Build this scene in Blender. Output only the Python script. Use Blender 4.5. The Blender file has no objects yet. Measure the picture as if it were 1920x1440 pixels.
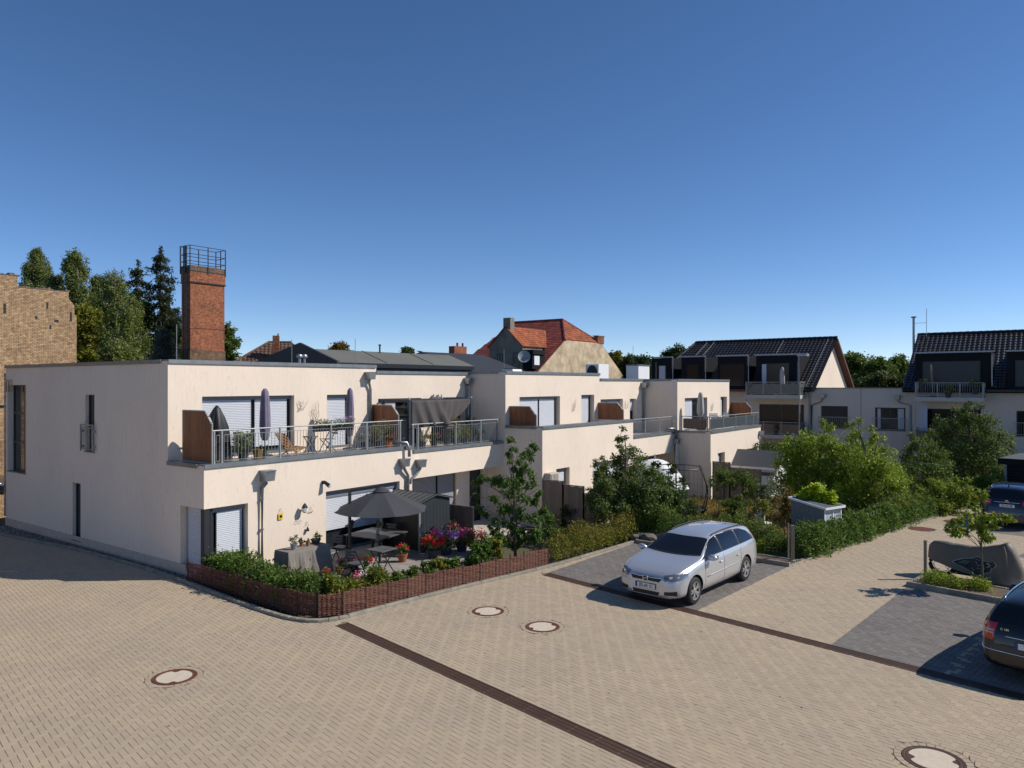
import bpy, bmesh, math, random
import numpy as np
from mathutils import Vector, Matrix
from mathutils.bvhtree import BVHTree

scene = bpy.context.scene
COL = scene.collection
random.seed(7)
RNG = np.random.default_rng(11)
rad = math.radians

# ------------------------------------------------------------------ camera
CAM_H = 5.4
FOC = 1405.0            # focal length in photograph pixels (1920 wide)
cam_data = bpy.data.cameras.new("camera")
cam = bpy.data.objects.new("camera", cam_data)
COL.objects.link(cam)
cam.location = (0, 0, CAM_H)
cam.rotation_euler = (rad(90), 0, 0)
cam_data.sensor_width = 36
cam_data.lens = FOC / 1920 * 36
cam_data.clip_end = 3000
scene.camera = cam

# ------------------------------------------------------------------ light
SUN = Vector((1.2, 0.03, 1.0)).normalized()
world = bpy.data.worlds.new("World")
scene.world = world
world.use_nodes = True
wn = world.node_tree
bg = wn.nodes["Background"]
sky = wn.nodes.new("ShaderNodeTexSky")
sky.sky_type = 'NISHITA'
sky.sun_disc = False
sky.sun_elevation = math.asin(SUN.z)
sky.sun_rotation = math.atan2(SUN.x, SUN.y)
sky.altitude = 30
sky.air_density = 0.6
sky.dust_density = 0.0
sky.ozone_density = 4.5
shs = wn.nodes.new("ShaderNodeHueSaturation")      # the deep blue of a clear summer sky
shs.inputs['Hue'].default_value = .5
shs.inputs['Saturation'].default_value = 1.13
shs.inputs['Value'].default_value = 1.0
wn.links.new(sky.outputs[0], shs.inputs['Color'])
smx = wn.nodes.new("ShaderNodeMix"); smx.data_type = 'RGBA'; smx.blend_type = 'MULTIPLY'   # the camera's warm white balance
smx.inputs[0].default_value = 1.0; smx.inputs[7].default_value = (1.15, 1.0, .95, 1)
wn.links.new(shs.outputs[0], smx.inputs[6])
wn.links.new(smx.outputs[2], bg.inputs[0])
bg.inputs[1].default_value = 0.136

sun_data = bpy.data.lights.new("sun", 'SUN')
sun_data.energy = 4.5
sun_data.angle = rad(0.5)
sun_data.color = (1.0, 0.94, 0.85)
sun = bpy.data.objects.new("sun", sun_data)
COL.objects.link(sun)
sun.rotation_euler = SUN.to_track_quat('Z', 'Y').to_euler()
sun.location = (60, 0, 60)

scene.view_settings.view_transform = 'Standard'
scene.view_settings.look = 'None'
scene.view_settings.exposure = 0.0
scene.view_settings.gamma = 1.0
scene.view_settings.use_curve_mapping = False

# ------------------------------------------------------------------ frames
# the terrace row runs along RF; RN points from its fronts to the yard
RB = Vector((-8.47, 20.6, 0)); RF = Vector((.595, .8038, 0)); RN = Vector((.8038, -.595, 0))
ROT = math.atan2(RF.y, RF.x)
def R(u, w, z=0.0):
    return RB + RF * u + RN * w + Vector((0, 0, z))
# the yard grid: q along the drains, r along the parking bays
QD = Vector((.684, -.7295, 0)); RD = Vector((.7295, .684, 0))
YROT = math.atan2(RD.y, RD.x)
def survey(px, py, z=0.0):
    """place of a point of known height read off the photograph"""
    s = (CAM_H - z) / (py - 720.0)
    return Vector(((px - 960) * s, FOC * s, z))
def soil_z(p):
    u = (Vector((p[0], p[1], 0)) - RB).dot(RF)
    return -0.35 - 0.022 * max(0, u - 10) if u > 8 else -0.1

# ------------------------------------------------------------------ objects
def tag(o, label=None, cat=None, group=None, kind=None):
    if label: o['label'] = label
    if cat: o['category'] = cat
    if group: o['group'] = group
    if kind: o['kind'] = kind
    return o
def thing(name, label, cat, loc=(0, 0, 0), rotz=0.0, group=None):
    o = bpy.data.objects.new(name, None)
    o.empty_display_size = 0.2
    COL.objects.link(o)
    o.location = loc
    o.rotation_euler = (0, 0, rotz)
    return tag(o, label, cat, group)
def link_mesh(name, me, mats=None, parent=None, loc=None, rotz=0.0, smooth=False):
    if mats is not None and len(me.materials) == 0:
        for m in (mats if isinstance(mats, (list, tuple)) else [mats]):
            me.materials.append(m)
    if smooth:
        me.polygons.foreach_set('use_smooth', [True] * len(me.polygons))
    o = bpy.data.objects.new(name, me)
    COL.objects.link(o)
    if parent: o.parent = parent
    if loc is not None: o.location = loc
    o.rotation_euler = (0, 0, rotz)
    return o
def copy_tree(o, parent=None):
    c = o.copy()
    COL.objects.link(c)
    c.parent = parent
    for ch in list(o.children):
        copy_tree(ch, c)
    return c

class MB:
    """collects simple shapes and links them as one mesh object"""
    def __init__(s): s.v = []; s.f = []; s.m = []; s.mi = 0
    def add(s, vs, fs):
        b = len(s.v); s.v += [tuple(v) for v in vs]
        s.f += [tuple(b + i for i in f) for f in fs]; s.m += [s.mi] * len(fs)
        return s
    def quad(s, a, b, c, d): return s.add([a, b, c, d], [(0, 1, 2, 3)])
    def box(s, x0, x1, y0, y1, z0, z1):
        return s.hexa([(x0, y0, z0), (x1, y0, z0), (x1, y1, z0), (x0, y1, z0), (x0, y0, z1), (x1, y0, z1), (x1, y1, z1), (x0, y1, z1)])
    def hexa(s, p): return s.add(p, [(0, 3, 2, 1), (4, 5, 6, 7), (0, 1, 5, 4), (1, 2, 6, 5), (2, 3, 7, 6), (3, 0, 4, 7)])
    def cbox(s, x0, x1, y0, y1, z0, z1, c=.01):
        """box with chamfered upper edges"""
        a = [(x0, y0), (x1, y0), (x1, y1), (x0, y1)]
        b = [(x0 + c, y0 + c), (x1 - c, y0 + c), (x1 - c, y1 - c), (x0 + c, y1 - c)]
        p = [(*q, z0) for q in a] + [(*q, z1 - c) for q in a] + [(*q, z1) for q in b]
        f = [(0, 3, 2, 1), (8, 9, 10, 11)]
        for k in (0, 4):
            for i in range(4):
                j = (i + 1) % 4; f.append((k + i, k + j, k + 4 + j, k + 4 + i))
        return s.add(p, f)
    def tube(s, pts, r, n=6, cap=True):
        pts = [Vector(p) for p in pts]
        rs = r if isinstance(r, (list, tuple)) else [r] * len(pts)
        ring = []
        up = Vector((0, 0, 1))
        for i, p in enumerate(pts):
            d = (pts[min(i + 1, len(pts) - 1)] - pts[max(i - 1, 0)])
            if d.length < 1e-9: d = Vector((0, 0, 1))
            d.normalize()
            a = d.cross(up)
            if a.length < .05: a = d.cross(Vector((1, 0, 0)))
            a.normalize(); b = d.cross(a)
            ring.append([p + (a * math.cos(2 * math.pi * k / n) + b * math.sin(2 * math.pi * k / n)) * rs[i] for k in range(n)])
        vs = [v for q in ring for v in q]; fs = []
        for i in range(len(pts) - 1):
            for k in range(n):
                fs.append((i * n + k, (i + 1) * n + k, (i + 1) * n + (k + 1) % n, i * n + (k + 1) % n))
        if cap:
            fs.append(tuple(range(n))); fs.append(tuple(reversed([(len(pts) - 1) * n + k for k in range(n)])))
        return s.add(vs, fs)
    def bar(s, a, b, w, h=None, up=(0, 0, 1)):
        a = Vector(a); b = Vector(b); h = h or w
        d = (b - a).normalized(); u = Vector(up)
        if abs(d.dot(u)) > .98: u = Vector((1, 0, 0))
        x = d.cross(u).normalized() * w / 2; y = x.cross(d).normalized() * h / 2
        return s.hexa([a - x - y, a + x - y, b + x - y, b - x - y, a - x + y, a + x + y, b + x + y, b - x + y])
    def lathe(s, prof, n=16, c=(0, 0, 0), cap=True):
        vs = []; fs = []
        for r, z in prof:
            for k in range(n):
                t = 2 * math.pi * k / n
                vs.append((c[0] + r * math.cos(t), c[1] + r * math.sin(t), c[2] + z))
        for i in range(len(prof) - 1):
            for k in range(n):
                fs.append((i * n + k, i * n + (k + 1) % n, (i + 1) * n + (k + 1) % n, (i + 1) * n + k))
        if cap:
            if prof[0][0] > 1e-4: fs.append(tuple(reversed(range(n))))
            if prof[-1][0] > 1e-4: fs.append(tuple((len(prof) - 1) * n + k for k in range(n)))
        return s.add(vs, fs)
    def prism(s, poly, z0, z1):
        n = len(poly)
        vs = [(*p[:2], z0) for p in poly] + [(*p[:2], z1) for p in poly]
        fs = [tuple(reversed(range(n))), tuple(range(n, 2 * n))] + [(i, (i + 1) % n, n + (i + 1) % n, n + i) for i in range(n)]
        return s.add(vs, fs)
    def extrude(s, poly3, d):
        n = len(poly3); d = Vector(d)
        vs = [Vector(p) for p in poly3] + [Vector(p) + d for p in poly3]
        fs = [tuple(reversed(range(n))), tuple(range(n, 2 * n))] + [(i, (i + 1) % n, n + (i + 1) % n, n + i) for i in range(n)]
        return s.add(vs, fs)
    def mesh(s, name='m', fix=True):
        me = bpy.data.meshes.new(name)
        me.from_pydata(s.v, [], s.f)
        if any(s.m): me.polygons.foreach_set('material_index', s.m)
        if fix:
            bm = bmesh.new(); bm.from_mesh(me)
            bmesh.ops.recalc_face_normals(bm, faces=bm.faces)
            bm.to_mesh(me); bm.free()
        me.update()
        return me
    def build(s, name, mats, parent=None, loc=None, rotz=0.0, smooth=False, fix=True):
        return link_mesh(name, s.mesh(name, fix), mats, parent, loc, rotz, smooth)

def B1(name, m, parent, *b, ch=0):
    mb = MB()
    if ch: mb.cbox(*b, c=ch)
    else: mb.box(*b)
    return mb.build(name, m, parent)
def rebase(o):
    """move a world-space mesh's origin to its base"""
    me = o.data; n = len(me.vertices)
    a = np.empty(n * 3, 'f'); me.vertices.foreach_get('co', a); a = a.reshape(-1, 3)
    c = a.mean(0); c[2] = a[:, 2].min()
    a -= c; me.vertices.foreach_set('co', a.ravel()); me.update()
    o.location = Vector(o.location) + Vector([float(q) for q in c])
    return o

# ------------------------------------------------------------------ materials
def M(name, col, rough=.7, metal=0.0, var=0.0, vscale=6.0, bump=0.0, bscale=40.0, col2=None, spec=None,
      island=0.0, transl=0.0, coat=0.0, stretch=(1, 1, 1), hue=0.0):
    m = bpy.data.materials.new(name); m.use_nodes = True
    nt = m.node_tree; N = nt.nodes; L = nt.links
    b = N['Principled BSDF']
    b.inputs['Roughness'].default_value = rough
    b.inputs['Metallic'].default_value = metal
    if spec is not None: b.inputs['Specular IOR Level'].default_value = spec
    if coat: b.inputs['Coat Weight'].default_value = coat; b.inputs['Coat Roughness'].default_value = .04
    rgb = N.new('ShaderNodeRGB'); rgb.outputs[0].default_value = (*col, 1)
    out = rgb.outputs[0]
    geo = N.new('ShaderNodeNewGeometry')
    mp = N.new('ShaderNodeMapping'); mp.inputs['Scale'].default_value = stretch
    L.new(geo.outputs['Position'], mp.inputs[0])
    if var or col2:
        no = N.new('ShaderNodeTexNoise'); no.inputs['Scale'].default_value = vscale; no.inputs['Detail'].default_value = 5
        no.inputs['Roughness'].default_value = .65
        L.new(mp.outputs[0], no.inputs['Vector'])
        cr = N.new('ShaderNodeValToRGB'); cr.color_ramp.elements[0].position = .35; cr.color_ramp.elements[1].position = .65
        L.new(no.outputs[0], cr.inputs[0])
        mx = N.new('ShaderNodeMix'); mx.data_type = 'RGBA'
        L.new(cr.outputs[0], mx.inputs[0]); L.new(out, mx.inputs[6])
        c2 = col2 or tuple(c * (1 - var) for c in col)
        mx.inputs[7].default_value = (*c2, 1)
        out = mx.outputs[2]
    if island:
        hs = N.new('ShaderNodeHueSaturation')
        oi = N.new('ShaderNodeObjectInfo')
        ad = N.new('ShaderNodeMath'); ad.operation = 'ADD'
        L.new(geo.outputs['Random Per Island'], ad.inputs[0]); L.new(oi.outputs['Random'], ad.inputs[1])
        fr = N.new('ShaderNodeMath'); fr.operation = 'FRACT'; L.new(ad.outputs[0], fr.inputs[0])
        mr = N.new('ShaderNodeMapRange'); mr.inputs['To Min'].default_value = 1 - island; mr.inputs['To Max'].default_value = 1 + island
        L.new(fr.outputs[0], mr.inputs[0]); L.new(mr.outputs[0], hs.inputs['Value'])
        if hue:
            m2 = N.new('ShaderNodeMath'); m2.operation = 'MULTIPLY'; m2.inputs[1].default_value = 7.31
            L.new(fr.outputs[0], m2.inputs[0])
            f2 = N.new('ShaderNodeMath'); f2.operation = 'FRACT'; L.new(m2.outputs[0], f2.inputs[0])
            r2 = N.new('ShaderNodeMapRange'); r2.inputs['To Min'].default_value = .5 - hue; r2.inputs['To Max'].default_value = .5 + hue
            L.new(f2.outputs[0], r2.inputs[0]); L.new(r2.outputs[0], hs.inputs['Hue'])
        L.new(out, hs.inputs['Color']); out = hs.outputs[0]
    L.new(out, b.inputs['Base Color'])
    if bump:
        nb = N.new('ShaderNodeTexNoise'); nb.inputs['Scale'].default_value = bscale; nb.inputs['Detail'].default_value = 4
        L.new(mp.outputs[0], nb.inputs['Vector'])
        bp = N.new('ShaderNodeBump'); bp.inputs['Strength'].default_value = bump; bp.inputs['Distance'].default_value = .02
        L.new(nb.outputs[0], bp.inputs['Height']); L.new(bp.outputs[0], b.inputs['Normal'])
    if transl:
        tr = N.new('ShaderNodeBsdfTranslucent'); L.new(out, tr.inputs[0])
        ms = N.new('ShaderNodeMixShader'); ms.inputs[0].default_value = transl
        L.new(b.outputs[0], ms.inputs[1]); L.new(tr.outputs[0], ms.inputs[2])
        L.new(ms.outputs[0], N['Material Output'].inputs[0])

    return m

def plaster(name, c1, streak=.32):
    """painted render with vertical rain streaks and fine grain"""
    m = M(name, c1, .9, bump=.25, bscale=90)
    nt = m.node_tree; N = nt.nodes; L = nt.links
    b = N['Principled BSDF']; geo = [n for n in N if n.type == 'NEW_GEOMETRY'][0]
    src = b.inputs['Base Color'].links[0].from_socket
    def noise(sc, scale, lo, hi, det=4):
        mp = N.new('ShaderNodeMapping'); mp.inputs['Scale'].default_value = sc
        L.new(geo.outputs['Position'], mp.inputs[0])
        no = N.new('ShaderNodeTexNoise'); no.inputs['Scale'].default_value = scale; no.inputs['Detail'].default_value = det
        L.new(mp.outputs[0], no.inputs['Vector'])
        cr = N.new('ShaderNodeMapRange'); cr.inputs['From Min'].default_value = lo; cr.inputs['From Max'].default_value = hi
        L.new(no.outputs[0], cr.inputs[0]); return cr.outputs[0]
    def mul(a, fac, k):
        mx = N.new('ShaderNodeMix'); mx.data_type = 'RGBA'; mx.blend_type = 'MULTIPLY'
        mm = N.new('ShaderNodeMath'); mm.operation = 'MULTIPLY'; mm.inputs[1].default_value = 1
        L.new(fac, mm.inputs[0]); L.new(mm.outputs[0], mx.inputs[0]); L.new(a, mx.inputs[6])
        mx.inputs[7].default_value = k; return mx.outputs[2]
    fine = noise((6, 6, .8), 2.6, .44, .78, 7)
    fine2 = noise((4, 4, 1.0), 6.0, .60, .76, 5)
    big = noise((1, 1, .6), .5, .35, .7, 3)
    msk = N.new('ShaderNodeMath'); msk.operation = 'MULTIPLY'; L.new(fine, msk.inputs[0]); L.new(noise((1.3, 1.3, .8), 1.1, .36, .66, 4), msk.inputs[1])
    out = mul(src, msk.outputs[0], (1 - streak, 1 - streak * 1.02, 1 - streak * 1.05, 1))
    out = mul(out, fine2, (1 - streak * 1.6, 1 - streak * 1.6, 1 - streak * 1.6, 1))
    out = mul(out, big, (.93, .93, .94, 1))
    L.new(out, b.inputs['Base Color'])
    return m

def brick_mat(name, c1, c2, mortar, rowh=.083, bw=.25, axis='u', grime=(.05, .04, .035), gamt=.6, ang=ROT):
    m = bpy.data.materials.new(name); m.use_nodes = True
    nt = m.node_tree; N = nt.nodes; L = nt.links; b = N['Principled BSDF']
    b.inputs['Roughness'].default_value = .92
    geo = N.new('ShaderNodeNewGeometry')
    rot = N.new('ShaderNodeVectorRotate'); rot.rotation_type = 'Z_AXIS'; rot.inputs['Angle'].default_value = -ang
    L.new(geo.outputs['Position'], rot.inputs['Vector'])
    sp = N.new('ShaderNodeSeparateXYZ'); L.new(rot.outputs[0], sp.inputs[0])
    ad = N.new('ShaderNodeMath'); ad.operation = 'ADD'; L.new(sp.outputs[0], ad.inputs[0]); L.new(sp.outputs[1], ad.inputs[1])
    cb = N.new('ShaderNodeCombineXYZ'); L.new(ad.outputs[0], cb.inputs[0]); L.new(sp.outputs[2], cb.inputs[1])
    br = N.new('ShaderNodeTexBrick'); br.inputs['Scale'].default_value = 1
    br.inputs['Brick Width'].default_value = bw; br.inputs['Row Height'].default_value = rowh
    br.inputs['Mortar Size'].default_value = .012; br.inputs['Mortar Smooth'].default_value = .3
    br.inputs['Color1'].default_value = (*c1, 1); br.inputs['Color2'].default_value = (*c2, 1); br.inputs['Mortar'].default_value = (*mortar, 1)
    L.new(cb.outputs[0], br.inputs['Vector'])
    no = N.new('ShaderNodeTexNoise'); no.inputs['Scale'].default_value = .55; no.inputs['Detail'].default_value = 9; no.inputs['Roughness'].default_value = .72
    L.new(geo.outputs['Position'], no.inputs['Vector'])
    mr = N.new('ShaderNodeMapRange'); mr.inputs['From Min'].default_value = .5; mr.inputs['From Max'].default_value = .75; mr.inputs['To Max'].default_value = gamt
    L.new(no.outputs[0], mr.inputs[0])
    mx = N.new('ShaderNodeMix'); mx.data_type = 'RGBA'; L.new(mr.outputs[0], mx.inputs[0]); L.new(br.outputs[0], mx.inputs[6]); mx.inputs[7].default_value = (*grime, 1)
    n2 = N.new('ShaderNodeTexNoise'); n2.inputs['Scale'].default_value = 5.5; n2.inputs['Detail'].default_value = 4
    L.new(geo.outputs['Position'], n2.inputs['Vector'])
    m2 = N.new('ShaderNodeMapRange'); m2.inputs['From Min'].default_value = .35; m2.inputs['From Max'].default_value = .7; m2.inputs['To Min'].default_value = .65; m2.inputs['To Max'].default_value = 1.25
    L.new(n2.outputs[0], m2.inputs[0])
    hs = N.new('ShaderNodeHueSaturation'); L.new(m2.outputs[0], hs.inputs['Value']); L.new(mx.outputs[2], hs.inputs['Color'])
    L.new(hs.outputs[0], b.inputs['Base Color'])
    bp = N.new('ShaderNodeBump'); bp.inputs['Strength'].default_value = .9; bp.inputs['Distance'].default_value = .02; bp.invert = True
    L.new(br.outputs['Fac'], bp.inputs['Height']); L.new(bp.outputs[0], b.inputs['Normal'])
    return m

def glass(name, col=(.02, .025, .03), rough=.03):
    return M(name, col, rough, spec=.9)

MAT = {}
def mats():
    g = MAT
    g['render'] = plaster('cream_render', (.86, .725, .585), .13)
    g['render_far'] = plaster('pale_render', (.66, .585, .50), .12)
    g['plinth'] = M('plinth_render', (.60, .50, .41), .9, var=.2, bump=.3)
    g['zinc'] = M('zinc_sheet', (.25, .27, .28), .5, .55, var=.25, vscale=3)
    g['zinc_pipe'] = M('zinc_pipe', (.33, .35, .37), .4, .65, var=.2)
    g['galv'] = M('galvanised_steel', (.36, .38, .38), .55, .45, var=.2)
    g['frame'] = M('anthracite_frame', (.028, .031, .037), .4)
    g['boxgrey'] = M('shutter_box_grey', (.20, .21, .23), .5)
    g['shutter'] = M('silver_shutter', (.66, .68, .72), .42, .1)
    g['shutter_dk'] = M('grey_shutter', (.30, .31, .34), .5)
    g['glass'] = glass('window_glass')
    g['cedar'] = M('stained_wood', (.30, .115, .045), .6, var=.4, vscale=5, island=.18, stretch=(6, 6, .6), bump=.2)
    g['brownwood'] = M('weathered_brown_wood', (.20, .145, .11), .75, var=.35, vscale=4, island=.15, stretch=(8, 8, .5), bump=.3)
    g['fencewood'] = M('light_weathered_fence', (.34, .255, .19), .8, var=.35, vscale=4, island=.15, stretch=(8, 8, .5), bump=.3)
    g['greywood'] = M('grey_post_wood', (.30, .25, .18), .8, var=.4, vscale=5, stretch=(8, 8, .5), bump=.3)
    g['gravelroof'] = M('roof_gravel', (.17, .16, .15), .95, var=.3, vscale=20, bump=.5)
    g['paver'] = M('sand_paver', (.452, .358, .243), .88, col2=(.405, .325, .235), vscale=.55, island=.06, hue=.004, bump=.25, bscale=160)
    g['paver_grey'] = M('grey_paver', (.170, .150, .138), .88, col2=(.195, .178, .158), vscale=.5, island=.13, bump=.25, bscale=160)
    g['joint'] = M('joint_sand', (.26, .20, .138), 1.0, var=.3, vscale=3)
    g['joint_grey'] = M('joint_sand_dark', (.045, .042, .038), 1.0, var=.3, vscale=3)
    g['kerb'] = M('kerb_concrete', (.30, .275, .22), .9, var=.3, vscale=4, bump=.3, island=.12)
    g['soil'] = M('garden_soil', (.09, .060, .038), 1, col2=(.17, .12, .075), vscale=9, bump=.8, bscale=25)
    g['slab'] = M('patio_slab', (.33, .30, .27), .85, var=.15, vscale=3, island=.05, bump=.2)
    g['slab_lt'] = M('light_patio_slab', (.52, .47, .40), .85, var=.15, vscale=3, island=.05, bump=.2)
    g['iron'] = M('drain_iron', (.085, .055, .042), .65, .4, col2=(.12, .062, .038), vscale=3)
    g['rust'] = M('rusty_iron', (.17, .058, .032), .8, .2, var=.35, vscale=9, bump=.3)
    g['concrete'] = M('cover_concrete', (.64, .54, .42), .85, var=.12, vscale=8, bump=.25)
    g['black'] = M('black_plastic', (.012, .012, .014), .5)
    g['rubber'] = M('tyre_rubber', (.018, .018, .019), .75)
    g['white'] = M('white_paint', (.78, .78, .77), .5)
    g['darkmetal'] = M('dark_metal', (.035, .038, .042), .4, .5)
    g['anth_fab'] = M('grey_canvas', (.050, .052, .057), .9, bump=.15, bscale=300)
    g['wicker'] = M('willow_rods', (.135, .048, .030), .8, col2=(.20, .082, .055), vscale=22, island=.25, bump=.3)
    g['wicker_post'] = M('willow_post', (.05, .026, .018), .8, var=.3)
    g['terracotta'] = M('terracotta', (.36, .12, .055), .8, var=.2)
    g['bark'] = M('bark', (.11, .078, .052), .95, col2=(.18, .15, .11), vscale=7, stretch=(4, 4, 1), bump=.6)
    g['bark_birch'] = M('birch_bark', (.50, .48, .44), .8, col2=(.10, .09, .08), vscale=5, bump=.3)
    def leaf(n, c, isl=.38, hue=.015, tr=.36): g[n] = M(n, c, .55, island=isl, hue=hue, transl=tr, spec=.35)
    leaf('leaf_laurel', (0.119, 0.199, 0.031)); leaf('leaf_pear', (0.120, 0.173, 0.026)); leaf('leaf_cherry', (0.097, 0.178, 0.026))
    leaf('leaf_light', (0.268, 0.341, 0.031)); leaf('leaf_dark', (0.060, 0.098, 0.021)); leaf('leaf_birch', (0.191, 0.230, 0.058))
    leaf('leaf_spruce', (0.039, 0.056, 0.018), .3); leaf('leaf_bluespruce', (0.127, 0.151, 0.111), .3); leaf('leaf_lime', (.42, .52, .03), .25)
    leaf('leaf_yellowgreen', (0.233, 0.232, 0.027)); leaf('leaf_red', (0.207, 0.133, 0.030)); leaf('grass', (0.196, 0.189, 0.042), .4)
    leaf('leaf_grey', (0.228, 0.250, 0.131)); leaf('leaf_far', (0.070, 0.098, 0.021)); leaf('straw', (0.377, 0.214, 0.065))
    g['fl_red'] = M('red_petal', (.85, .03, .05), .6, island=.3, transl=.35); g['fl_pink'] = M('pink_petal', (.90, .16, .36), .6, island=.3, transl=.35)
    g['fl_lilac'] = M('lilac_petal', (.78, .50, .85), .6, island=.25, transl=.35); g['fl_white'] = M('white_petal', (.75, .62, .62), .6, island=.2)
mats()
# ================================================================== ground
def poly_sheet(name, pts, z, mat, parent=None, kind=None):
    bm = bmesh.new()
    vs = [bm.verts.new((p[0], p[1], z)) for p in pts]
    es = [bm.edges.new((vs[i], vs[(i + 1) % len(vs)])) for i in range(len(vs))]
    bmesh.ops.triangle_fill(bm, use_beauty=True, edges=es, normal=(0, 0, 1))
    bmesh.ops.recalc_face_normals(bm, faces=bm.faces)
    for f in bm.faces:
        if f.normal.z < 0: f.normal_flip()
    me = bpy.data.meshes.new(name); bm.to_mesh(me); bm.free()
    o = link_mesh(name, me, mat, parent)
    if kind: o['kind'] = kind
    return o
def inside(P, poly):
    x, y = P[:, 0], P[:, 1]; r = np.zeros(len(P), bool); n = len(poly); j = n - 1
    for i in range(n):
        xi, yi = poly[i][0], poly[i][1]; xj, yj = poly[j][0], poly[j][1]
        c = ((yi > y) != (yj > y))
        with np.errstate(divide='ignore', invalid='ignore'):
            r ^= c & (x < (xj - xi) * (y - yi) / (yj - yi + 1e-12) + xi)
        j = i
    return r

S = survey
KA = [S(*p) for p in [(0, 1004), (60, 1016), (137, 1031), (205, 1049), (277, 1070), (353, 1097), (431, 1127), (480, 1145), (520, 1158), (545, 1164), (572, 1168), (600, 1168), (628, 1165), (655, 1159)]]
KB = [S(*p) for p in [(655, 1159), (700, 1147), (820, 1116), (930, 1089), (1023, 1067), (1110, 1042), (1190, 1018)]]
KC = [S(1190, 1018), S(1480, 1063)]
KD = [S(*p) for p in [(1480, 1063), (1600, 1019), (1700, 987), (1770, 967), (1800, 958)]] + [Vector((21.2, 34.6, 0)), Vector((24, 38.5, 0))]
YARD = [(-48, -15), (60, -15), (60, 38.5)] + [tuple(p[:2]) for p in reversed(KD)] + [tuple(p[:2]) for p in reversed(KC[:-1])] + \
       [tuple(p[:2]) for p in reversed(KB[:-1])] + [tuple(p[:2]) for p in reversed(KA[:-1])] + [(-20.1, 29.2), (-24, 34), (-34, 50), (-48, 50)]
BAY1 = [(0.99, 21.40), (4.17, 25.46), (8.26, 22.26), (4.36, 17.80)]
d2 = Vector((.96, 21.31, 0))
BAY2 = [tuple((d2 + QD * 8.1)[:2]), (10.50, 19.93), (16.6, 13.4), tuple((d2 + QD * 16)[:2])]
BAY3 = [tuple(p[:2]) for p in (S(1905, 1043), Vector((18.2, 17.0, 0)), Vector((23, 21.5, 0)), S(1990, 1010))]
BAY4 = [(17.0, 27.6), (18.7, 26.0), (25, 31.8), (22.2, 35.2)]

g = MB(); g.quad((-1500, -600, -2.6), (1500, -600, -2.6), (1500, 2400, -2.6), (-1500, 2400, -2.6))
M_grass_far = M('meadow', (.07, .085, .03), 1, col2=(.11, .10, .045), vscale=.02)
g.build('ground', M_grass_far)['kind'] = 'structure'
poly_sheet('yard_bed', YARD, -.0095, MAT['joint'], kind='structure')
mb = MB()   # earth body under the yard edge
for A in (KA, KB, KC, KD):
    for a, b in zip(A[:-1], A[1:]):
        mb.quad((a.x, a.y, -.02), (b.x, b.y, -.02), (b.x, b.y, -2.7), (a.x, a.y, -2.7))
mb.build('yard_edge', MAT['soil'])['kind'] = 'structure'

# gardens: a gently falling sheet of soil
mb = MB(); nu, nw = 60, 24
us = np.linspace(-1.0, 60, nu); ws = np.linspace(-16, 22, nw)
for i, u in enumerate(us):
    for j, w in enumerate(ws):
        p = R(u, w); z = soil_z(p) + .03 * math.sin(i * 1.7 + j * 2.3)
        if u < 8.0: z = -.09
        mb.v.append((p.x, p.y, z))
for i in range(nu - 1):
    for j in range(nw - 1):
        a = i * nw + j; mb.f.append((a, a + 1, a + nw + 1, a + nw)); mb.m.append(0)
MAT['lawn'] = M('garden_ground', (.095, .066, .04), 1, col2=(.075, .085, .03), vscale=1.3, bump=.8, bscale=25)
mb.build('garden_soil', MAT['lawn'], smooth=True)['kind'] = 'structure'

# manhole covers ----------------------------------------------------
HOLES = [(S(327, 1269), .385, 'sunken round manhole cover at far left of the yard, alone on the sand pavers', 0.3),
         (S(915, 1146), .375, 'round manhole cover with pale concrete centre nearest the willow fence', 2.2),
         (S(1017, 1175), .375, 'round manhole cover midway between the willow fence corner and the silver car', 2.0),
         (S(1750, 1424), .405, 'large round manhole cover cut by the bottom edge at the lower right', 1.25)]
def manhole(p, r, label, rot):
    t = thing('manhole_cover', label, 'manhole cover', (p.x, p.y, 0), rot, 'round manhole covers in the yard paving')
    n = 40
    mb = MB(); mb.lathe([(r * .80, -.012), (r * .80, .004), (r * .86, .006), (r * .90, .002), (r * .93, .006), (r, .006), (r + .005, -.012)], n, cap=False)
    mb.build('rim', MAT['rust'] if r < .4 else MAT['iron'], t, smooth=False)
    mb = MB(); k = 48; pts = []
    for i in range(k):
        a = 2 * math.pi * i / k
        d = min(abs(math.sin(a / 1)), 1)
        rr = r * .80
        for c in (0, math.pi):
            da = abs((a - c - math.pi / 2 + math.pi) % (2 * math.pi) - math.pi)
            if da < .28: rr = r * (.80 - .22 * (1 - (da / .28) ** 2))
        pts.append((rr * math.cos(a), rr * math.sin(a)))
    mb.prism(pts, -.01, .003); mb.build('concrete_infill', MAT['concrete'], t)
    for c in (math.pi / 2, -math.pi / 2):
        mb = MB(); x, y = r * .70 * math.cos(c), r * .70 * math.sin(c)
        mb.box(x - .11 * r / .38, x + .11 * r / .38, y - .04, y + .055, -.012, -.001)
        mb.build('lifting_pocket', MAT['rust'] if r < .4 else MAT['iron'], t)
    ns = 26
    for i in range(ns):    # ring of cut stones round the frame
        a0 = 2 * math.pi * i / ns + .012; a1 = 2 * math.pi * (i + 1) / ns - .012
        ri, ro = r + .012, r + .105
        mb = MB()
        top = [(ri * math.cos(a0), ri * math.sin(a0)), (ro * math.cos(a0), ro * math.sin(a0)), (ro * math.cos(a1), ro * math.sin(a1)), (ri * math.cos(a1), ri * math.sin(a1))]
        mb.prism(top, -.012, 0.0005); mb.build('ring_stone', MAT['paver'], t)
for h in HOLES: manhole(*h)
FLAT = [(S(1728, 992), .42), (S(1790, 978), .36)]
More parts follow.
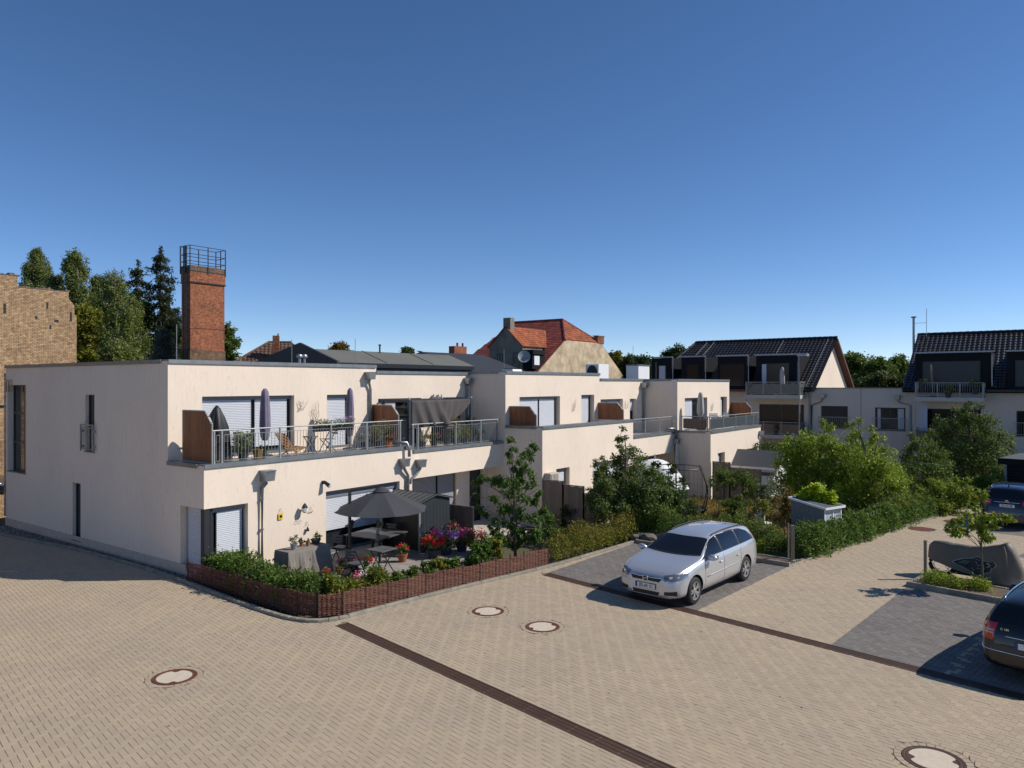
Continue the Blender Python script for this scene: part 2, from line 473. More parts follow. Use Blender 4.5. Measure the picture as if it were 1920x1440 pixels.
for (p, r), lb in zip(FLAT, ('rusty flat iron lid in the lane before the hedge, nearer one', 'rusty flat iron lid in the lane by the blue car, farther one')):
    t = thing('iron_lid', lb, 'manhole cover', (p.x, p.y, 0), 0, 'flat iron lids in the lane')
    MB().lathe([(r - .03, -.012), (r - .03, .002), (0.001, .002)], 28, cap=False).build('lid', MAT['rust'], t)
    MB().lathe([(r + .03, -.012), (r + .03, .004), (r - .025, .004), (r - .025, -.012)], 28, cap=False).build('rim', MAT['iron'], t)

# pavers ------------------------------------------------------------
def herringbone():
    A = .1; G = .0028; C = .0030
    # grid coordinates of the visible part of the yard
    xs = np.arange(-60, 420); ys = np.arange(-420, 420)
    X, Y = np.meshgrid(xs, ys, indexing='ij'); X = X.ravel(); Y = Y.ravel()
    c = (X - Y) % 4
    recs = []
    for cls, lx, ly in ((0, 2, 1), (3, 1, 2)):
        k = c == cls; x = X[k]; y = Y[k]
        recs.append(np.stack([x, y, np.full(len(x), lx), np.full(len(x), ly)], 1))
    r = np.concatenate(recs).astype(float)
    cx = (r[:, 0] + r[:, 2] / 2) * A; cy = (r[:, 1] + r[:, 3] / 2) * A
    Rv = np.array(RD[:2]); Qv = np.array(QD[:2])
    W = cx[:, None] * Rv - cy[:, None] * Qv
    keep = (W[:, 1] > 7.0) & (W[:, 1] < 47) & (np.abs(W[:, 0]) < W[:, 1] * .70 + 4.5)
    r = r[keep]; W = W[keep]; cx = cx[keep]; cy = cy[keep]
    # footprint corners (world) must be inside the yard
    ok = inside(W, YARD)
    for dx, dy in ((.06, 0), (-.06, 0), (0, .06), (0, -.06)): ok |= inside(W + np.array([dx, dy]), YARD)
    for a, b in zip((KA + KB[1:])[:-1], (KA + KB[1:])[1:]):   # clear of the kerb itself
        pass
    for p, rr, *_ in HOLES: ok &= ((W[:, 0] - p.x) ** 2 + (W[:, 1] - p.y) ** 2) > (rr + .085) ** 2
    for p, rr in FLAT: ok &= ((W[:, 0] - p.x) ** 2 + (W[:, 1] - p.y) ** 2) > (rr) ** 2
    for a, b in DRAINS:
        d = np.array((b - a)[:2]); L = np.linalg.norm(d); d /= L; nn = np.array([-d[1], d[0]])
        rel = W - np.array(a[:2]); s = rel @ d; t = np.abs(rel @ nn)
        ok &= ~((s > -.08) & (s < L + .08) & (t < .085))
    r = r[ok]; W = W[ok]; cx = cx[ok]; cy = cy[ok]
    grey = inside(W, BAY1) | inside(W, BAY2) | inside(W, BAY3) | inside(W, BAY4)
    # row of pale marker stones across the right bay
    m0 = np.array(S(1785, 1261)[:2]); m1 = np.array(S(1836, 1203)[:2])
    d = (m1 - m0) / np.linalg.norm(m1 - m0); rel = W - m0; s = rel @ d; t = np.abs(rel @ np.array([-d[1], d[0]]))
    mark = (t < .085) & (s > -.1) & (((s / .2).astype(int) % 2) == 0)
    grey &= ~mark
    # sides: half sizes in grid axes
    hx = r[:, 2] * A / 2 - G / 2; hy = r[:, 3] * A / 2 - G / 2
    n = len(r)
    rng = np.random.default_rng(3)
    z = rng.normal(0, .0008, n); tx = rng.normal(0, .005, n); ty = rng.normal(0, .005, n)
    sg = np.array([[-1, -1], [1, -1], [1, 1], [-1, 1]])
    cutedge = []; V = np.zeros((n, 8, 3))
    for k in range(4):
        for lev, (ins, dz) in enumerate(((0, -.0135), (C, 0))):
            gx = sg[k, 0] * (hx - ins); gy = sg[k, 1] * (hy - ins)
            P = (cx + gx)[:, None] * Rv - (cy + gy)[:, None] * Qv
            V[:, lev * 4 + k, :2] = P; V[:, lev * 4 + k, 2] = dz + (z + gx * tx + gy * ty if lev else 0)
    # stones cut to the round frames and to the drains
    for p, rr in [(p, rr + .115) for p, rr, *_ in HOLES] + [(p, rr + .035) for p, rr in FLAT]:
        d = V[:, :, :2] - np.array(p[:2]); q = np.linalg.norm(d, axis=2); k = q < rr
        V[:, :, :2] = np.where(k[..., None], np.array(p[:2]) + d / np.maximum(q, 1e-6)[..., None] * rr, V[:, :, :2])
    for a, b in DRAINS:
        d = np.array((b - a)[:2]); L = np.linalg.norm(d); d /= L; nn = np.array([-d[1], d[0]])
        cs = (W - np.array(a[:2])) @ nn; rel = V[:, :, :2] - np.array(a[:2]); s_ = rel @ d; t_ = rel @ nn
        sg_ = np.where(cs >= 0, 1.0, -1.0)[:, None]
        k = (s_ > -.02) & (s_ < L + .02) & (t_ * sg_ < .169) & (np.abs(cs)[:, None] < .3)
        V[:, :, :2] = np.where(k[..., None], V[:, :, :2] + ((sg_ * .169 - t_)[..., None] * nn), V[:, :, :2])
    F = np.array([[4, 5, 6, 7], [0, 1, 5, 4], [1, 2, 6, 5], [2, 3, 7, 6], [3, 0, 4, 7]])
    # stones on a bay edge are cut: one half grey, the other sand
    cen = W.copy(); extra = []
    for bay in (BAY1, BAY2, BAY3, BAY4):
        ins = np.stack([inside(V[:, k, :2], bay) for k in range(4)], 1); cr = ins.any(1) & ~ins.all(1)
        ar = sum(bay[i][0] * bay[(i + 1) % 4][1] - bay[(i + 1) % 4][0] * bay[i][1] for i in range(4))
        for i in np.nonzero(cr)[0]:
            best = None
            for e in range(4):
                p0 = np.array(bay[e]); p1 = np.array(bay[(e + 1) % 4]); dd = p1 - p0; LL = np.linalg.norm(dd); dd = dd / LL
                nn = np.array([-dd[1], dd[0]]) * (1 if ar > 0 else -1); rel = cen[i] - p0; al = min(max(rel @ dd, 0), LL); q = np.linalg.norm(rel - dd * al)
                if best is None or q < best[0]: best = (q, p0, nn)
            _, p0, nn = best; base = V[i].copy()
            for g_ in (True, False):
                Vc = base.copy(); dv = (Vc[:, :2] - p0) @ nn
                lim = .002 if g_ else -.002; k = dv < lim if g_ else dv > lim
                Vc[k, :2] += (lim - dv[k])[:, None] * nn
                if np.ptp((Vc[:, :2] - p0) @ nn) < .012: continue
                if g_ == bool(grey[i]): V[i] = Vc
                else: extra.append((Vc, g_, W[i]))
            cutedge.append(i)
    if extra:
        V = np.concatenate([V, np.array([e[0] for e in extra])]); grey = np.concatenate([grey, [e[1] for e in extra]]); W = np.concatenate([W, np.array([e[2] for e in extra])])
        z = np.concatenate([z, np.zeros(len(extra))]); r = np.concatenate([r, np.full((len(extra), 4), 9.0)]); n = len(W)
    dist = np.hypot(W[:, 0], W[:, 1])
    cutm = np.zeros(n, bool)
    for p, rr, *_ in HOLES: cutm |= ((W[:, 0] - p.x) ** 2 + (W[:, 1] - p.y) ** 2) < (rr + .3) ** 2
    for a, b in DRAINS:
        d = np.array((b - a)[:2]); L = np.linalg.norm(d); d /= L; cutm |= np.abs((W - np.array(a[:2])) @ np.array([-d[1], d[0]])) < .35
    near = np.argsort(np.where(np.abs(W[:, 0]) < W[:, 1] * .69 - .2, np.where(W[:, 1] > 10.6, dist, 1e9), 1e9) + 1e9 * cutm)[:300]
    isn = np.zeros(n, bool); isn[near] = True
    def mesh_of(idx, name):
        me = bpy.data.meshes.new(name); m = len(idx)
        me.vertices.add(m * 8); me.vertices.foreach_set('co', V[idx].ravel())
        q = (F[None] + (np.arange(m) * 8)[:, None, None]).reshape(-1, 4)
        me.loops.add(q.size); me.loops.foreach_set('vertex_index', q.ravel().astype(np.int32))
        me.polygons.add(len(q)); me.polygons.foreach_set('loop_start', (np.arange(len(q)) * 4).astype(np.int32))
        me.polygons.foreach_set('loop_total', np.full(len(q), 4, np.int32))
        me.polygons.foreach_set('use_smooth', [False] * len(q)); me.update(calc_edges=True); return me
    root = thing('yard_paving', None, None, (0, 0, 0)); root['kind'] = 'structure'
    for nm, msk, mt in (('paver_field', ~grey & ~isn, 'paver'), ('grey_paver_field', grey & ~isn, 'paver_grey')):
        o = link_mesh(nm, mesh_of(np.nonzero(msk)[0], nm), MAT[mt], root); o['kind'] = 'stuff'
    protos = {}
    for i in near:
        kx = int(r[i, 2])
        if kx not in protos:
            q = V[i].copy(); q[:, 0] -= W[i, 0]; q[:, 1] -= W[i, 1]
            mb = MB(); mb.add(q.tolist(), F.tolist()); me = mb.mesh('paver'); me.materials.append(MAT['paver']); protos[kx] = me
        o = bpy.data.objects.new('paver', protos[kx]); COL.objects.link(o); o.parent = root
        o.location = (W[i, 0], W[i, 1], z[i])
    print('pavers', n)
DRAINS = [(S(640, 1170), S(640, 1170) + QD * 10.5), (Vector((.96, 21.31, 0)), Vector((.96, 21.31, 0)) + QD * 17)]
herringbone()
for bay, nm in ((BAY1, 'bay_bed'), (BAY2, 'bay_bed'), (BAY3, 'bay_bed'), (BAY4, 'bay_bed')):
    poly_sheet(nm, bay, -.0065, MAT['joint_grey'], kind='structure')

# slotted drains -----------------------------------------------------
def drain(a, b, label):
    d = (b - a); L = d.length; d.normalize()
    t = thing('drain_channel', label, 'drain', a, math.atan2(d.y, d.x), 'slotted drain channels across the yard')
    B1('frame_strip', MAT['iron'], t, 0, L, -.165, -.145, -.02, .003)
    B1('frame_strip', MAT['iron'], t, 0, L, .145, .165, -.02, .003)
    B1('channel_bed', MAT['black'], t, 0, L, -.145, .145, -.05, -.03)
    n = int(L / .5)
    for k in range(n):     # one cast grate per half metre, bars with rows of slots
        mb = MB(); x0 = k * .5 + .004; x1 = (k + 1) * .5 - .004
        for y in (-.142, -.05, .042, .13): mb.box(x0, x1, y, y + .014, -.02, 0)
        m = 20
        for i in range(m):
            x = x0 + (x1 - x0) * (i + .5) / m
            mb.box(x - .0065, x + .0065, -.142, .142, -.02, -.002)
        mb.build('grate', MAT['iron'], t)
drain(*DRAINS[0], 'slotted iron drain running from the willow fence corner to the bottom edge')
drain(*DRAINS[1], 'slotted iron drain running along the open ends of the grey parking bays')

# kerbs ----------------------------------------------------------------
def kerb(line, step, root, w=.10, top=.085, gap=.006, name='kerb_stone', side=1):
    acc = [0]; 
    for a, b in zip(line[:-1], line[1:]): acc.append(acc[-1] + (b - a).length)
    L = acc[-1]; n = max(1, round(L / step))
    def at(s):
        s = min(max(s, 0), L)
        for i in range(len(line) - 1):
            if s <= acc[i + 1] + 1e-9:
                k = (s - acc[i]) / (acc[i + 1] - acc[i]); return line[i].lerp(line[i + 1], k), (line[i + 1] - line[i]).normalized()
        return line[-1], (line[-1] - line[-2]).normalized()
    for i in range(n):
        a, _ = at(L * i / n); b, _ = at(L * (i + 1) / n); d = (b - a); l = d.length; d.normalize()
        mb = MB(); mb.cbox(gap / 2, l - gap / 2, 0 if side > 0 else -w, w if side > 0 else 0, -.45, top + random.uniform(-.003, .003), .014)
        mb.build(name, MAT['kerb'], root, loc=a, rotz=math.atan2(d.y, d.x))
kr = thing('kerb', None, None); kr['kind'] = 'structure'
kerb(KA, .25, kr, .12, .07, .012)
kerb(KB, 1.0, kr, .12, .075)
kerb(KC, 1.0, kr, .10, .12)
kerb(KD, 1.0, kr, .22, .035, side=1)
# planted island between the parking bays
I0 = Vector((10.52, 20.0, 0))
def ISL(q, r, z=0): return I0 + QD * q + RD * r + Vector((0, 0, z))
kr2 = thing('island_kerb', None, None); kr2['kind'] = 'structure'
kerb([ISL(0, 0), ISL(5, 0)], 1.0, kr2, .10, .13)
kerb([ISL(0, 1.35), ISL(5, 1.35)], 1.0, kr2, .10, .11, side=-1)
kerb([ISL(0, .1), ISL(0, 1.25)], .6, kr2, .10, .12, side=-1)
poly_sheet('island_soil', [tuple(ISL(.1, .1)[:2]), tuple(ISL(5, .1)[:2]), tuple(ISL(5, 1.25)[:2]), tuple(ISL(.1, 1.25)[:2])], .085, MAT['soil'], kind='structure')
# small planted strip behind the silver car's bay
kr3 = thing('bed_kerb', None, None); kr3['kind'] = 'structure'
e = (KC[0] - KC[1]).normalized()
kerb([KD[0] + e * .1 + RD * .75, KD[0] + e * 2.6 + RD * .75], .9, kr3, .06, .09)
poly_sheet('bed_soil', [tuple(p[:2]) for p in (KC[1] + e * .05 + RD * .1, KC[1] + e * 4.9 + RD * .1, KC[1] + e * 4.9 + RD * 1.1, KC[1] + e * .05 + RD * .9)], .05, MAT['soil'], kind='structure')

# gravel drip strip along the end wall
def gravel(name, polyc, n, z, size, mat, label):
    xs = [p[0] for p in polyc]; ys = [p[1] for p in polyc]
    P = RNG.uniform((min(xs), min(ys)), (max(xs), max(ys)), (n * 4, 2)); P = P[inside(P, polyc)][:n]
    mb = MB()
    for x, y in P:
        s = size * random.uniform(.6, 1.5); a = random.random() * 3
        c, sn = math.cos(a) * s, math.sin(a) * s
        mb.add([(x + c, y + sn, z), (x - sn, y + c, z), (x - c, y - sn, z), (x + sn, y - c, z), (x, y, z + s * .8)], [(0, 1, 4), (1, 2, 4), (2, 3, 4), (3, 0, 4)])
    o = mb.build(name, mat, fix=False); tag(o, label, 'gravel', kind='stuff'); return o
MAT['pebble'] = M('river_pebble', (.26, .23, .20), .9, island=.5)
GR = [tuple(R(0, w)[:2]) for w in (-13.5, 0)] + [tuple((p + Vector((.03, .14, 0)))[:2]) for p in reversed(KA[1:6])] + [tuple((KA[0] + Vector((-.6, .5, 0)))[:2]), (-19.6, 28.2)]
gravel('gravel', GR, 5200, .0, .026, MAT['pebble'], 'strip of grey pebbles along the foot of the shaded end wall')
poly_sheet('gravel_bed', GR, -.004, MAT['soil'], kind='structure')
# ================================================================== terrace houses
Z3 = Vector((0, 0, 1))
def wallp(mb, O, A, N, a0, a1, z0, z1, ops=(), depth=.32):
    """wall face in the plane O + A*a + z, outward N, with openings and their reveals"""
    O = Vector(O); A = Vector(A); N = Vector(N)
    P = lambda a, z, d=0: O + A * a + Z3 * z - N * d
    ac = sorted({a0, a1} | {v for o in ops for v in o[:2] if a0 < v < a1})
    zc = sorted({z0, z1} | {v for o in ops for v in o[2:4] if z0 < v < z1})
    for i in range(len(ac) - 1):
        for j in range(len(zc) - 1):
            ca = (ac[i] + ac[i + 1]) / 2; cz = (zc[j] + zc[j + 1]) / 2
            if any(o[0] < ca < o[1] and o[2] < cz < o[3] for o in ops): continue
            q = [P(ac[i], zc[j]), P(ac[i + 1], zc[j]), P(ac[i + 1], zc[j + 1]), P(ac[i], zc[j + 1])]
            if (q[1] - q[0]).cross(q[3] - q[0]).dot(N) < 0: q.reverse()
            mb.quad(*q)
    for o in ops:
        b0, b1, c0, c1 = max(o[0], a0), min(o[1], a1), max(o[2], z0), min(o[3], z1)
        if o[0] > a0: mb.quad(P(b0, c0), P(b0, c1), P(b0, c1, depth), P(b0, c0, depth))
        if o[1] < a1: mb.quad(P(b1, c0), P(b1, c0, depth), P(b1, c1, depth), P(b1, c1))
        mb.quad(P(b0, c1), P(b1, c1), P(b1, c1, depth), P(b0, c1, depth))
        if c0 > z0: mb.quad(P(b0, c0), P(b0, c0, depth), P(b1, c0, depth), P(b1, c0))

def window(house, O, A, N, a0, a1, z0, z1, mull=(), shut=(), trans=(), set_=.25, name='window', sill=True, pane='glass', fr=.06, shmat='shutter', boxh=.0, ends=(1, 1)):
    """frame (part) > pane, shutters (slatted), sill"""
    O = Vector(O); A = Vector(A); N = Vector(N)
    def bx(mb, b0, b1, c0, c1, d0, d1):
        mb.hexa([O + A * a + Z3 * z - N * d for (a, d, z) in ((b0, d0, c0), (b1, d0, c0), (b1, d1, c0), (b0, d1, c0), (b0, d0, c1), (b1, d0, c1), (b1, d1, c1), (b0, d1, c1))])
    mb = MB(); s = set_
    if ends[0]: bx(mb, a0, a0 + fr, z0, z1, s, s + .07)
    if ends[1]: bx(mb, a1 - fr, a1, z0, z1, s, s + .07)
    bx(mb, a0 + fr, a1 - fr, z1 - fr, z1, s, s + .07); bx(mb, a0 + fr, a1 - fr, z0, z0 + fr, s, s + .07)
    for m_ in mull: bx(mb, m_ - fr * .6, m_ + fr * .6, z0 + fr, z1 - fr, s, s + .07)
    for t_ in trans: bx(mb, a0 + fr, a1 - fr, t_ - fr * .8, t_ + fr * .8, s - .01, s + .06)
    w = mb.build(name, MAT['frame'], house)
    mb = MB(); bx(mb, a0 + fr * .5, a1 - fr * .5, z0 + fr * .5, z1 - fr * .5, s + .03, s + .045); mb.build('pane', MAT[pane], w)
    if boxh: mb = MB(); bx(mb, a0, a1, z1 - boxh, z1, s - .09, s - .005); mb.build('shutter_box', MAT['boxgrey'], w)
    for (b0, b1, zb) in shut:
        mb = MB(); zt = z1 - boxh; n = max(1, int((zt - zb) / .052)); h = (zt - zb) / n
        for i in range(n):
            q0 = zb + i * h; prof = [(q0, s - .045), (q0 + h * .25, s - .060), (q0 + h * .75, s - .060), (q0 + h * .94, s - .045)]
            for (za, da), (zc, dc) in zip(prof[:-1], prof[1:]):
                q = [O + A * b0 + Z3 * za - N * da, O + A * b1 + Z3 * za - N * da, O + A * b1 + Z3 * zc - N * dc, O + A * b0 + Z3 * zc - N * dc]
                if (q[1] - q[0]).cross(q[3] - q[0]).dot(N) < 0: q.reverse()
                mb.quad(*q)
        bx(mb, b0, b1, zb - .05, zb, s - .062, s - .03)
        bx(mb, b0, b1, zb, zt, s - .034, s - .03)
        mb.build('shutter', MAT[shmat], w, fix=False)
        mb = MB()
        for e in (b0, b1): bx(mb, e - .022, e + .022, z0, z1, s - .05, s)
        mb.build('guide_rail', MAT['frame'], w)
    if sill: mb = MB(); bx(mb, a0 - .03, a1 + .03, z0 - .03, z0 + .005, -.035, s); mb.build('sill', MAT['zinc'], w)
    return w

def railing(house, a, b, z0, htop, name='railing', balusters=True, posts=(), infill=None, mat='galv', step=.112, gap=.12, single=True):
    a = Vector(a); b = Vector(b); d = b - a; L = d.length; d.normalize()
    mb = MB()
    Z = lambda p, z: Vector((p.x, p.y, z))
    mb.tube([Z(a, z0 + htop), Z(b, z0 + htop)], .021, 8)
    rail = mb.build(name, MAT[mat], house, smooth=False)
    ps = sorted(posts) if posts else [.05, L - .05]
    for p in ps:
        mb = MB(); q = a + d * p; mb.bar(Z(q, z0 - .02), Z(q, z0 + htop - .015), .045, .045); mb.build('post', MAT[mat], rail)
    mb = MB(); bal = []
    for p0, p1 in zip(ps[:-1], ps[1:]):
        q0 = a + d * (p0 + .07); q1 = a + d * (p1 - .07)
        if balusters or infill:
            mb.bar(Z(q0, z0 + gap * .5), Z(q1, z0 + gap * .5), .03, .012)
            mb.bar(Z(q0, z0 + htop - .13), Z(q1, z0 + htop - .13), .03, .012)
            n = max(1, round((q1 - q0).length / step))
            bal += [q0.lerp(q1, k / n) for k in range(n + 1)]
        if infill:
            m2 = MB(); m2.bar(Z(q0, z0 + htop / 2), Z(q1, z0 + htop / 2), .012, htop - .22); m2.build('infill_panel', MAT[infill], rail)
    mb.build('panel_rails', MAT[mat], rail)
    if balusters:
        if single:
            pm = MB(); pm.tube([(0, 0, 0), (0, 0, htop - .13 - gap * .5)], .0075, 5); me = pm.mesh('baluster'); me.materials.append(MAT[mat])
            for q in bal:
                o = bpy.data.objects.new('baluster', me); COL.objects.link(o); o.parent = rail; o.location = Z(q, z0 + gap * .5)
        else:
            pm = MB()
            for q in bal: pm.tube([Z(q, z0 + gap * .5), Z(q, z0 + htop - .13)], .0075, 4, cap=False)
            pm.build('balusters', MAT[mat], rail)['kind'] = 'stuff'
    return rail

def screen(house, u, y0, y1, z0, z1, cut, lbl=None, c0=0.35):
    """wooden privacy screen across a terrace: planks in a steel edge frame"""
    mb = MB()
    P = [(y0, z0), (y0, z1 - c0), (y0 + c0 * .9, z1), (y1, z1), (y1, z0)]   # y0 is the outer end
    for (ya, za), (yb, zb) in zip(P, P[1:] + P[:1]): mb.bar((u, ya, za), (u, yb, zb), .06, .035)
    fr = mb.build('privacy_screen', MAT['galv'], house)
    n = round((y1 - y0) / .14)
    for k in range(n):
        a = y0 + (y1 - y0) * k / n; b = y0 + (y1 - y0) * (k + 1) / n - .006; mid = (a + b) / 2
        top = z1 - .02 if mid > y0 + c0 * .9 else z1 - c0 + (mid - y0) / .9 - .02
        mb = MB(); mb.cbox(u - .018, u + .018, a, b, z0 + .02, top, .004); mb.build('plank', MAT['cedar'], fr)
    return fr

def downpipe(house, hop, path, r=.045, hs=.16, side='-y'):
    """pipe with hopper; path is a polyline, hop the hopper centre or None"""
    mb = MB(); mb.tube(path, r, 9); p = mb.build('downpipe', MAT['zinc_pipe'], house, smooth=True)
    for q0, q1 in zip(path[:-1], path[1:]):
        if abs(q0[0] - q1[0]) < .01 and abs(q0[2] - q1[2]) > .8:
            k = int(abs(q0[2] - q1[2]) / .9)
            for i in range(k):
                z = max(q0[2], q1[2]) - .3 - i * .9
                mb = MB(); mb.lathe([(r + .008, -.015), (r + .008, .015)], 9, (q0[0], q0[1], z)); mb.build('pipe_clip', MAT['zinc_pipe'], p)
    if hop:
        x, y, z = hop; h = hs
        mb = MB()
        mb.hexa([(x - h * .88, y + h * .85, z - h), (x + h * .88, y + h * .85, z - h), (x + h * .88, y - h * .85, z - h), (x - h * .88, y - h * .85, z - h),
                 (x - h, y + h * .85, z + h * .7), (x + h, y + h * .85, z + h * .7), (x + h, y - h, z + h * .7), (x - h, y - h, z + h * .7)])
        mb.box(x - h * 1.12, x + h * 1.12, y - h * 1.12, y + h * .9, z + h * .7, z + h * .85)
        mb.box(x - h * .9, x + h * .9, y - h * .9, y + h * .7, z + h * .852, z + h * .858)
        q = mb.build('hopper', MAT['zinc_pipe'], p)
    return p

def coping(house, x0, x1, y0, y1, z, axis, t=.045, over=.045):
    """zinc cap strip, one sheet per ~2.4 m with small gaps"""
    out = []
    L = (x1 - x0) if axis == 'x' else (y1 - y0); n = max(1, round(L / 2.6))
    for k in range(n):
        mb = MB()
        if axis == 'x':
            a = x0 + L * k / n; b = x0 + L * (k + 1) / n - .006; mb.box(a, b, y0 - over, y1, z, z + t); mb.box(a, b, y0 - over, y0 - over + .006, z - .07, z)
        else:
            a = y0 + L * k / n; b = y0 + L * (k + 1) / n - .006; mb.box(x0 - over, x1, a, b, z, z + t); mb.box(x0 - over, x0 - over + .006, a, b, z - .07, z)
        mb.build('coping', MAT['zinc'], house)

FY = (0, -1, 0); FX = (-1, 0, 0); AX = (1, 0, 0); AY = (0, 1, 0)
UP = 1.87; BK = 13.55; ZB = -2.2
def unit(house, u0, u1, zl, zr, lo_ops, up_ops, recess=None, band=None, parapet=None, lastup=None, terr=None):
    """one house: lower storey front at y=0 (or recessed under a band), upper front at y=UP"""
    mb = MB()
    if recess:
        wallp(mb, (0, 0, 0), AX, FY, u0, u1, band, zl)
        mb.quad((u0, 0, band), (u1, 0, band), (u1, recess, band), (u0, recess, band))
        wallp(mb, (0, recess, 0), AX, FY, u0, u1, ZB, band, lo_ops)
        mb.quad((u0, 0, ZB), (u0, recess, ZB), (u0, recess, band), (u0, 0, band))
    else:
        wallp(mb, (0, 0, 0), AX, FY, u0, u1, ZB, zl, lo_ops)
    uu1 = lastup or u1
    wallp(mb, (0, UP, 0), AX, FY, u0, uu1, zl - .3, zr, up_ops)
    if lastup: mb.quad((uu1, UP, zl - .3), (uu1, BK, zl - .3), (uu1, BK, zr), (uu1, UP, zr))
    mb.quad((u1, 0, ZB), (u1, BK, ZB), (u1, BK, zl if lastup else zr), (u1, 0, zl if lastup else zl))
    mb.quad((u0, BK, ZB), (u0, BK, zr), (u1, BK, zr), (u1, BK, ZB))
    if parapet:
        wallp(mb, (0, 0, 0), AX, FY, u0, u1, zl, parapet)
        mb.quad((u0, .22, zl), (u1, .22, zl), (u1, .22, parapet), (u0, .22, parapet))
        mb.quad((u1, 0, zl), (u1, UP, zl), (u1, UP, parapet), (u1, 0, parapet))
        mb.quad((u1 - .2, 0.22, zl), (u1 - .2, UP, zl), (u1 - .2, UP, parapet), (u1 - .2, .22, parapet))
    w = mb.build('wall', MAT['render'], house)
    tz = terr or zl - .05
    B1('terrace_floor', MAT['slab'], house, u0 + .02, u1 - .02, .05, UP - .01, tz - .1, tz)
    B1('roof', MAT['gravelroof'], house, u0 + .02, uu1 - .02, UP + .1, BK - .05, zr - .3, zr - .12)
    return w

HO = [R(0, 0), R(13.6, 2.0), R(26.4, 4.0)]
# ---- house 1 (corner house) -------------------------------------------
h1 = thing('terraced_house', 'cream corner house with the long shaded end wall, first of the stepped row', 'house', HO[0], ROT, 'cream flat-roofed houses of the stepped row')
lo = [(0.0, 1.38, 0.12, 1.95), (4.22, 7.52, 0.0, 1.95)]
upo = [(1.07, 4.42, 3.2, 5.02), (5.81, 6.95, 3.2, 5.02)]
unit(h1, 0, 8.15, 3.13, 6.07, lo, upo)
mb = MB()   # shaded end wall
lops = [(0.0, 1.2, 0.12, 1.95)]
wallp(mb, (0, 0, 0), AY, FX, 0, UP, ZB, 3.13, lops)
ops2 = [(11.74, 13.39, 2.1, 5.36), (6.37, 7.01, 3.18, 5.05), (7.35, 7.94, .16, 2.08)]
wallp(mb, (0, 0, 0), AY, FX, UP, BK, ZB, 6.07, ops2, .28)
mb.build('end_wall', MAT['render'], h1)
B1('plinth', MAT['plinth'], h1, -.018, -.002, .9, BK, -.3, .30)
# brick edge of the neighbouring wall against the back corner, with a vent brick
MAT['edgebrick'] = M('edge_brick', (.42, .30, .20), .9, island=.35)
mb = MB()
for k in range(66): mb.box(-.03, .12, BK, BK + .11, .35 + k * .083, .35 + k * .083 + .07)
mb.build('brick_quoin', MAT['edgebrick'], h1)['kind'] = 'stuff'
mb = MB(); mb.box(-.03, 0, 12.95, 13.5, 5.5, 5.56); mb.box(-.03, 0, 12.95, 13.0, 5.1, 5.5); mb.box(-.03, 0, 13.2, 13.25, 5.1, 5.5); mb.box(-.03, 0, 13.45, 13.5, 5.1, 5.5)
mb.build('wall_vent', MAT['edgebrick'], h1)
coping(h1, 0, 8.15, UP, UP + .35, 6.07, 'x'); coping(h1, 0, .35, UP + .35, BK, 6.07, 'y')
coping(h1, 0, 8.18, 0, .30, 3.13, 'x'); coping(h1, 0, .30, .30, UP, 3.13, 'y')
# windows of house 1
window(h1, (0, 0, 0), AX, FY, 0.1, 1.38, .12, 1.95, mull=(.42,), shut=((.50, 1.31, .62),), boxh=.16, ends=(1, 1))
w = window(h1, (0, 0, 0), AY, FX, 0.1, 1.2, .12, 1.95, shut=((.14, 1.14, .05),), boxh=.02, shmat='shutter', sill=False)
B1('corner_post', MAT['frame'], h1, .04, .20, .04, .20, .12, 1.94)
window(h1, (0, 0, 0), AX, FY, 4.22, 7.52, 0, 1.95, mull=(5.38,), shut=((4.27, 5.32, .70), (5.44, 7.40, .62)), boxh=.24)
window(h1, (0, UP, 0), AX, FY, 1.07, 4.42, 3.2, 5.02, mull=(2.96,), shut=((1.12, 2.88, 3.50), (3.02, 4.26, 3.42)), boxh=.12)
window(h1, (0, UP, 0), AX, FY, 5.81, 6.95, 3.2, 5.02, shut=((5.87, 6.80, 3.24),), boxh=.12, shmat='shutter')
window(h1, (0, 0, 0), AY, FX, 11.74, 13.39, 2.1, 5.36, trans=(3.2, 4.3), mull=(12.35,), set_=.20)
window(h1, (0, 0, 0), AY, FX, 6.37, 7.01, 3.18, 5.05, set_=.11, fr=.045)
window(h1, (0, 0, 0), AY, FX, 7.35, 7.94, .16, 2.08, set_=.11, fr=.045)
# slim guard grille in front of the slit window
mb = MB(); mb.bar((-.10, 6.25, 4.06), (-.10, 7.13, 4.06), .04, .04)
gr = mb.build('guard_rail', MAT['galv'], h1)
for y in (6.27, 7.11): B1('upright', MAT['galv'], gr, -.12, -.08, y - .02, y + .02, 3.2, 4.04)
for k in range(6): B1('bar', MAT['galv'], gr, -.107, -.093, 6.36 + k * .13, 6.374 + k * .13, 3.28, 3.96)
B1('rail', MAT['galv'], gr, -.11, -.09, 6.29, 7.09, 3.96, 3.99); B1('rail', MAT['galv'], gr, -.11, -.09, 6.29, 7.09, 3.25, 3.28)
for y in (6.28, 7.10):
    for z in (3.35, 3.85): B1('bracket', MAT['galv'], gr, -.08, 0, y - .03, y + .03, z - .04, z + .04)
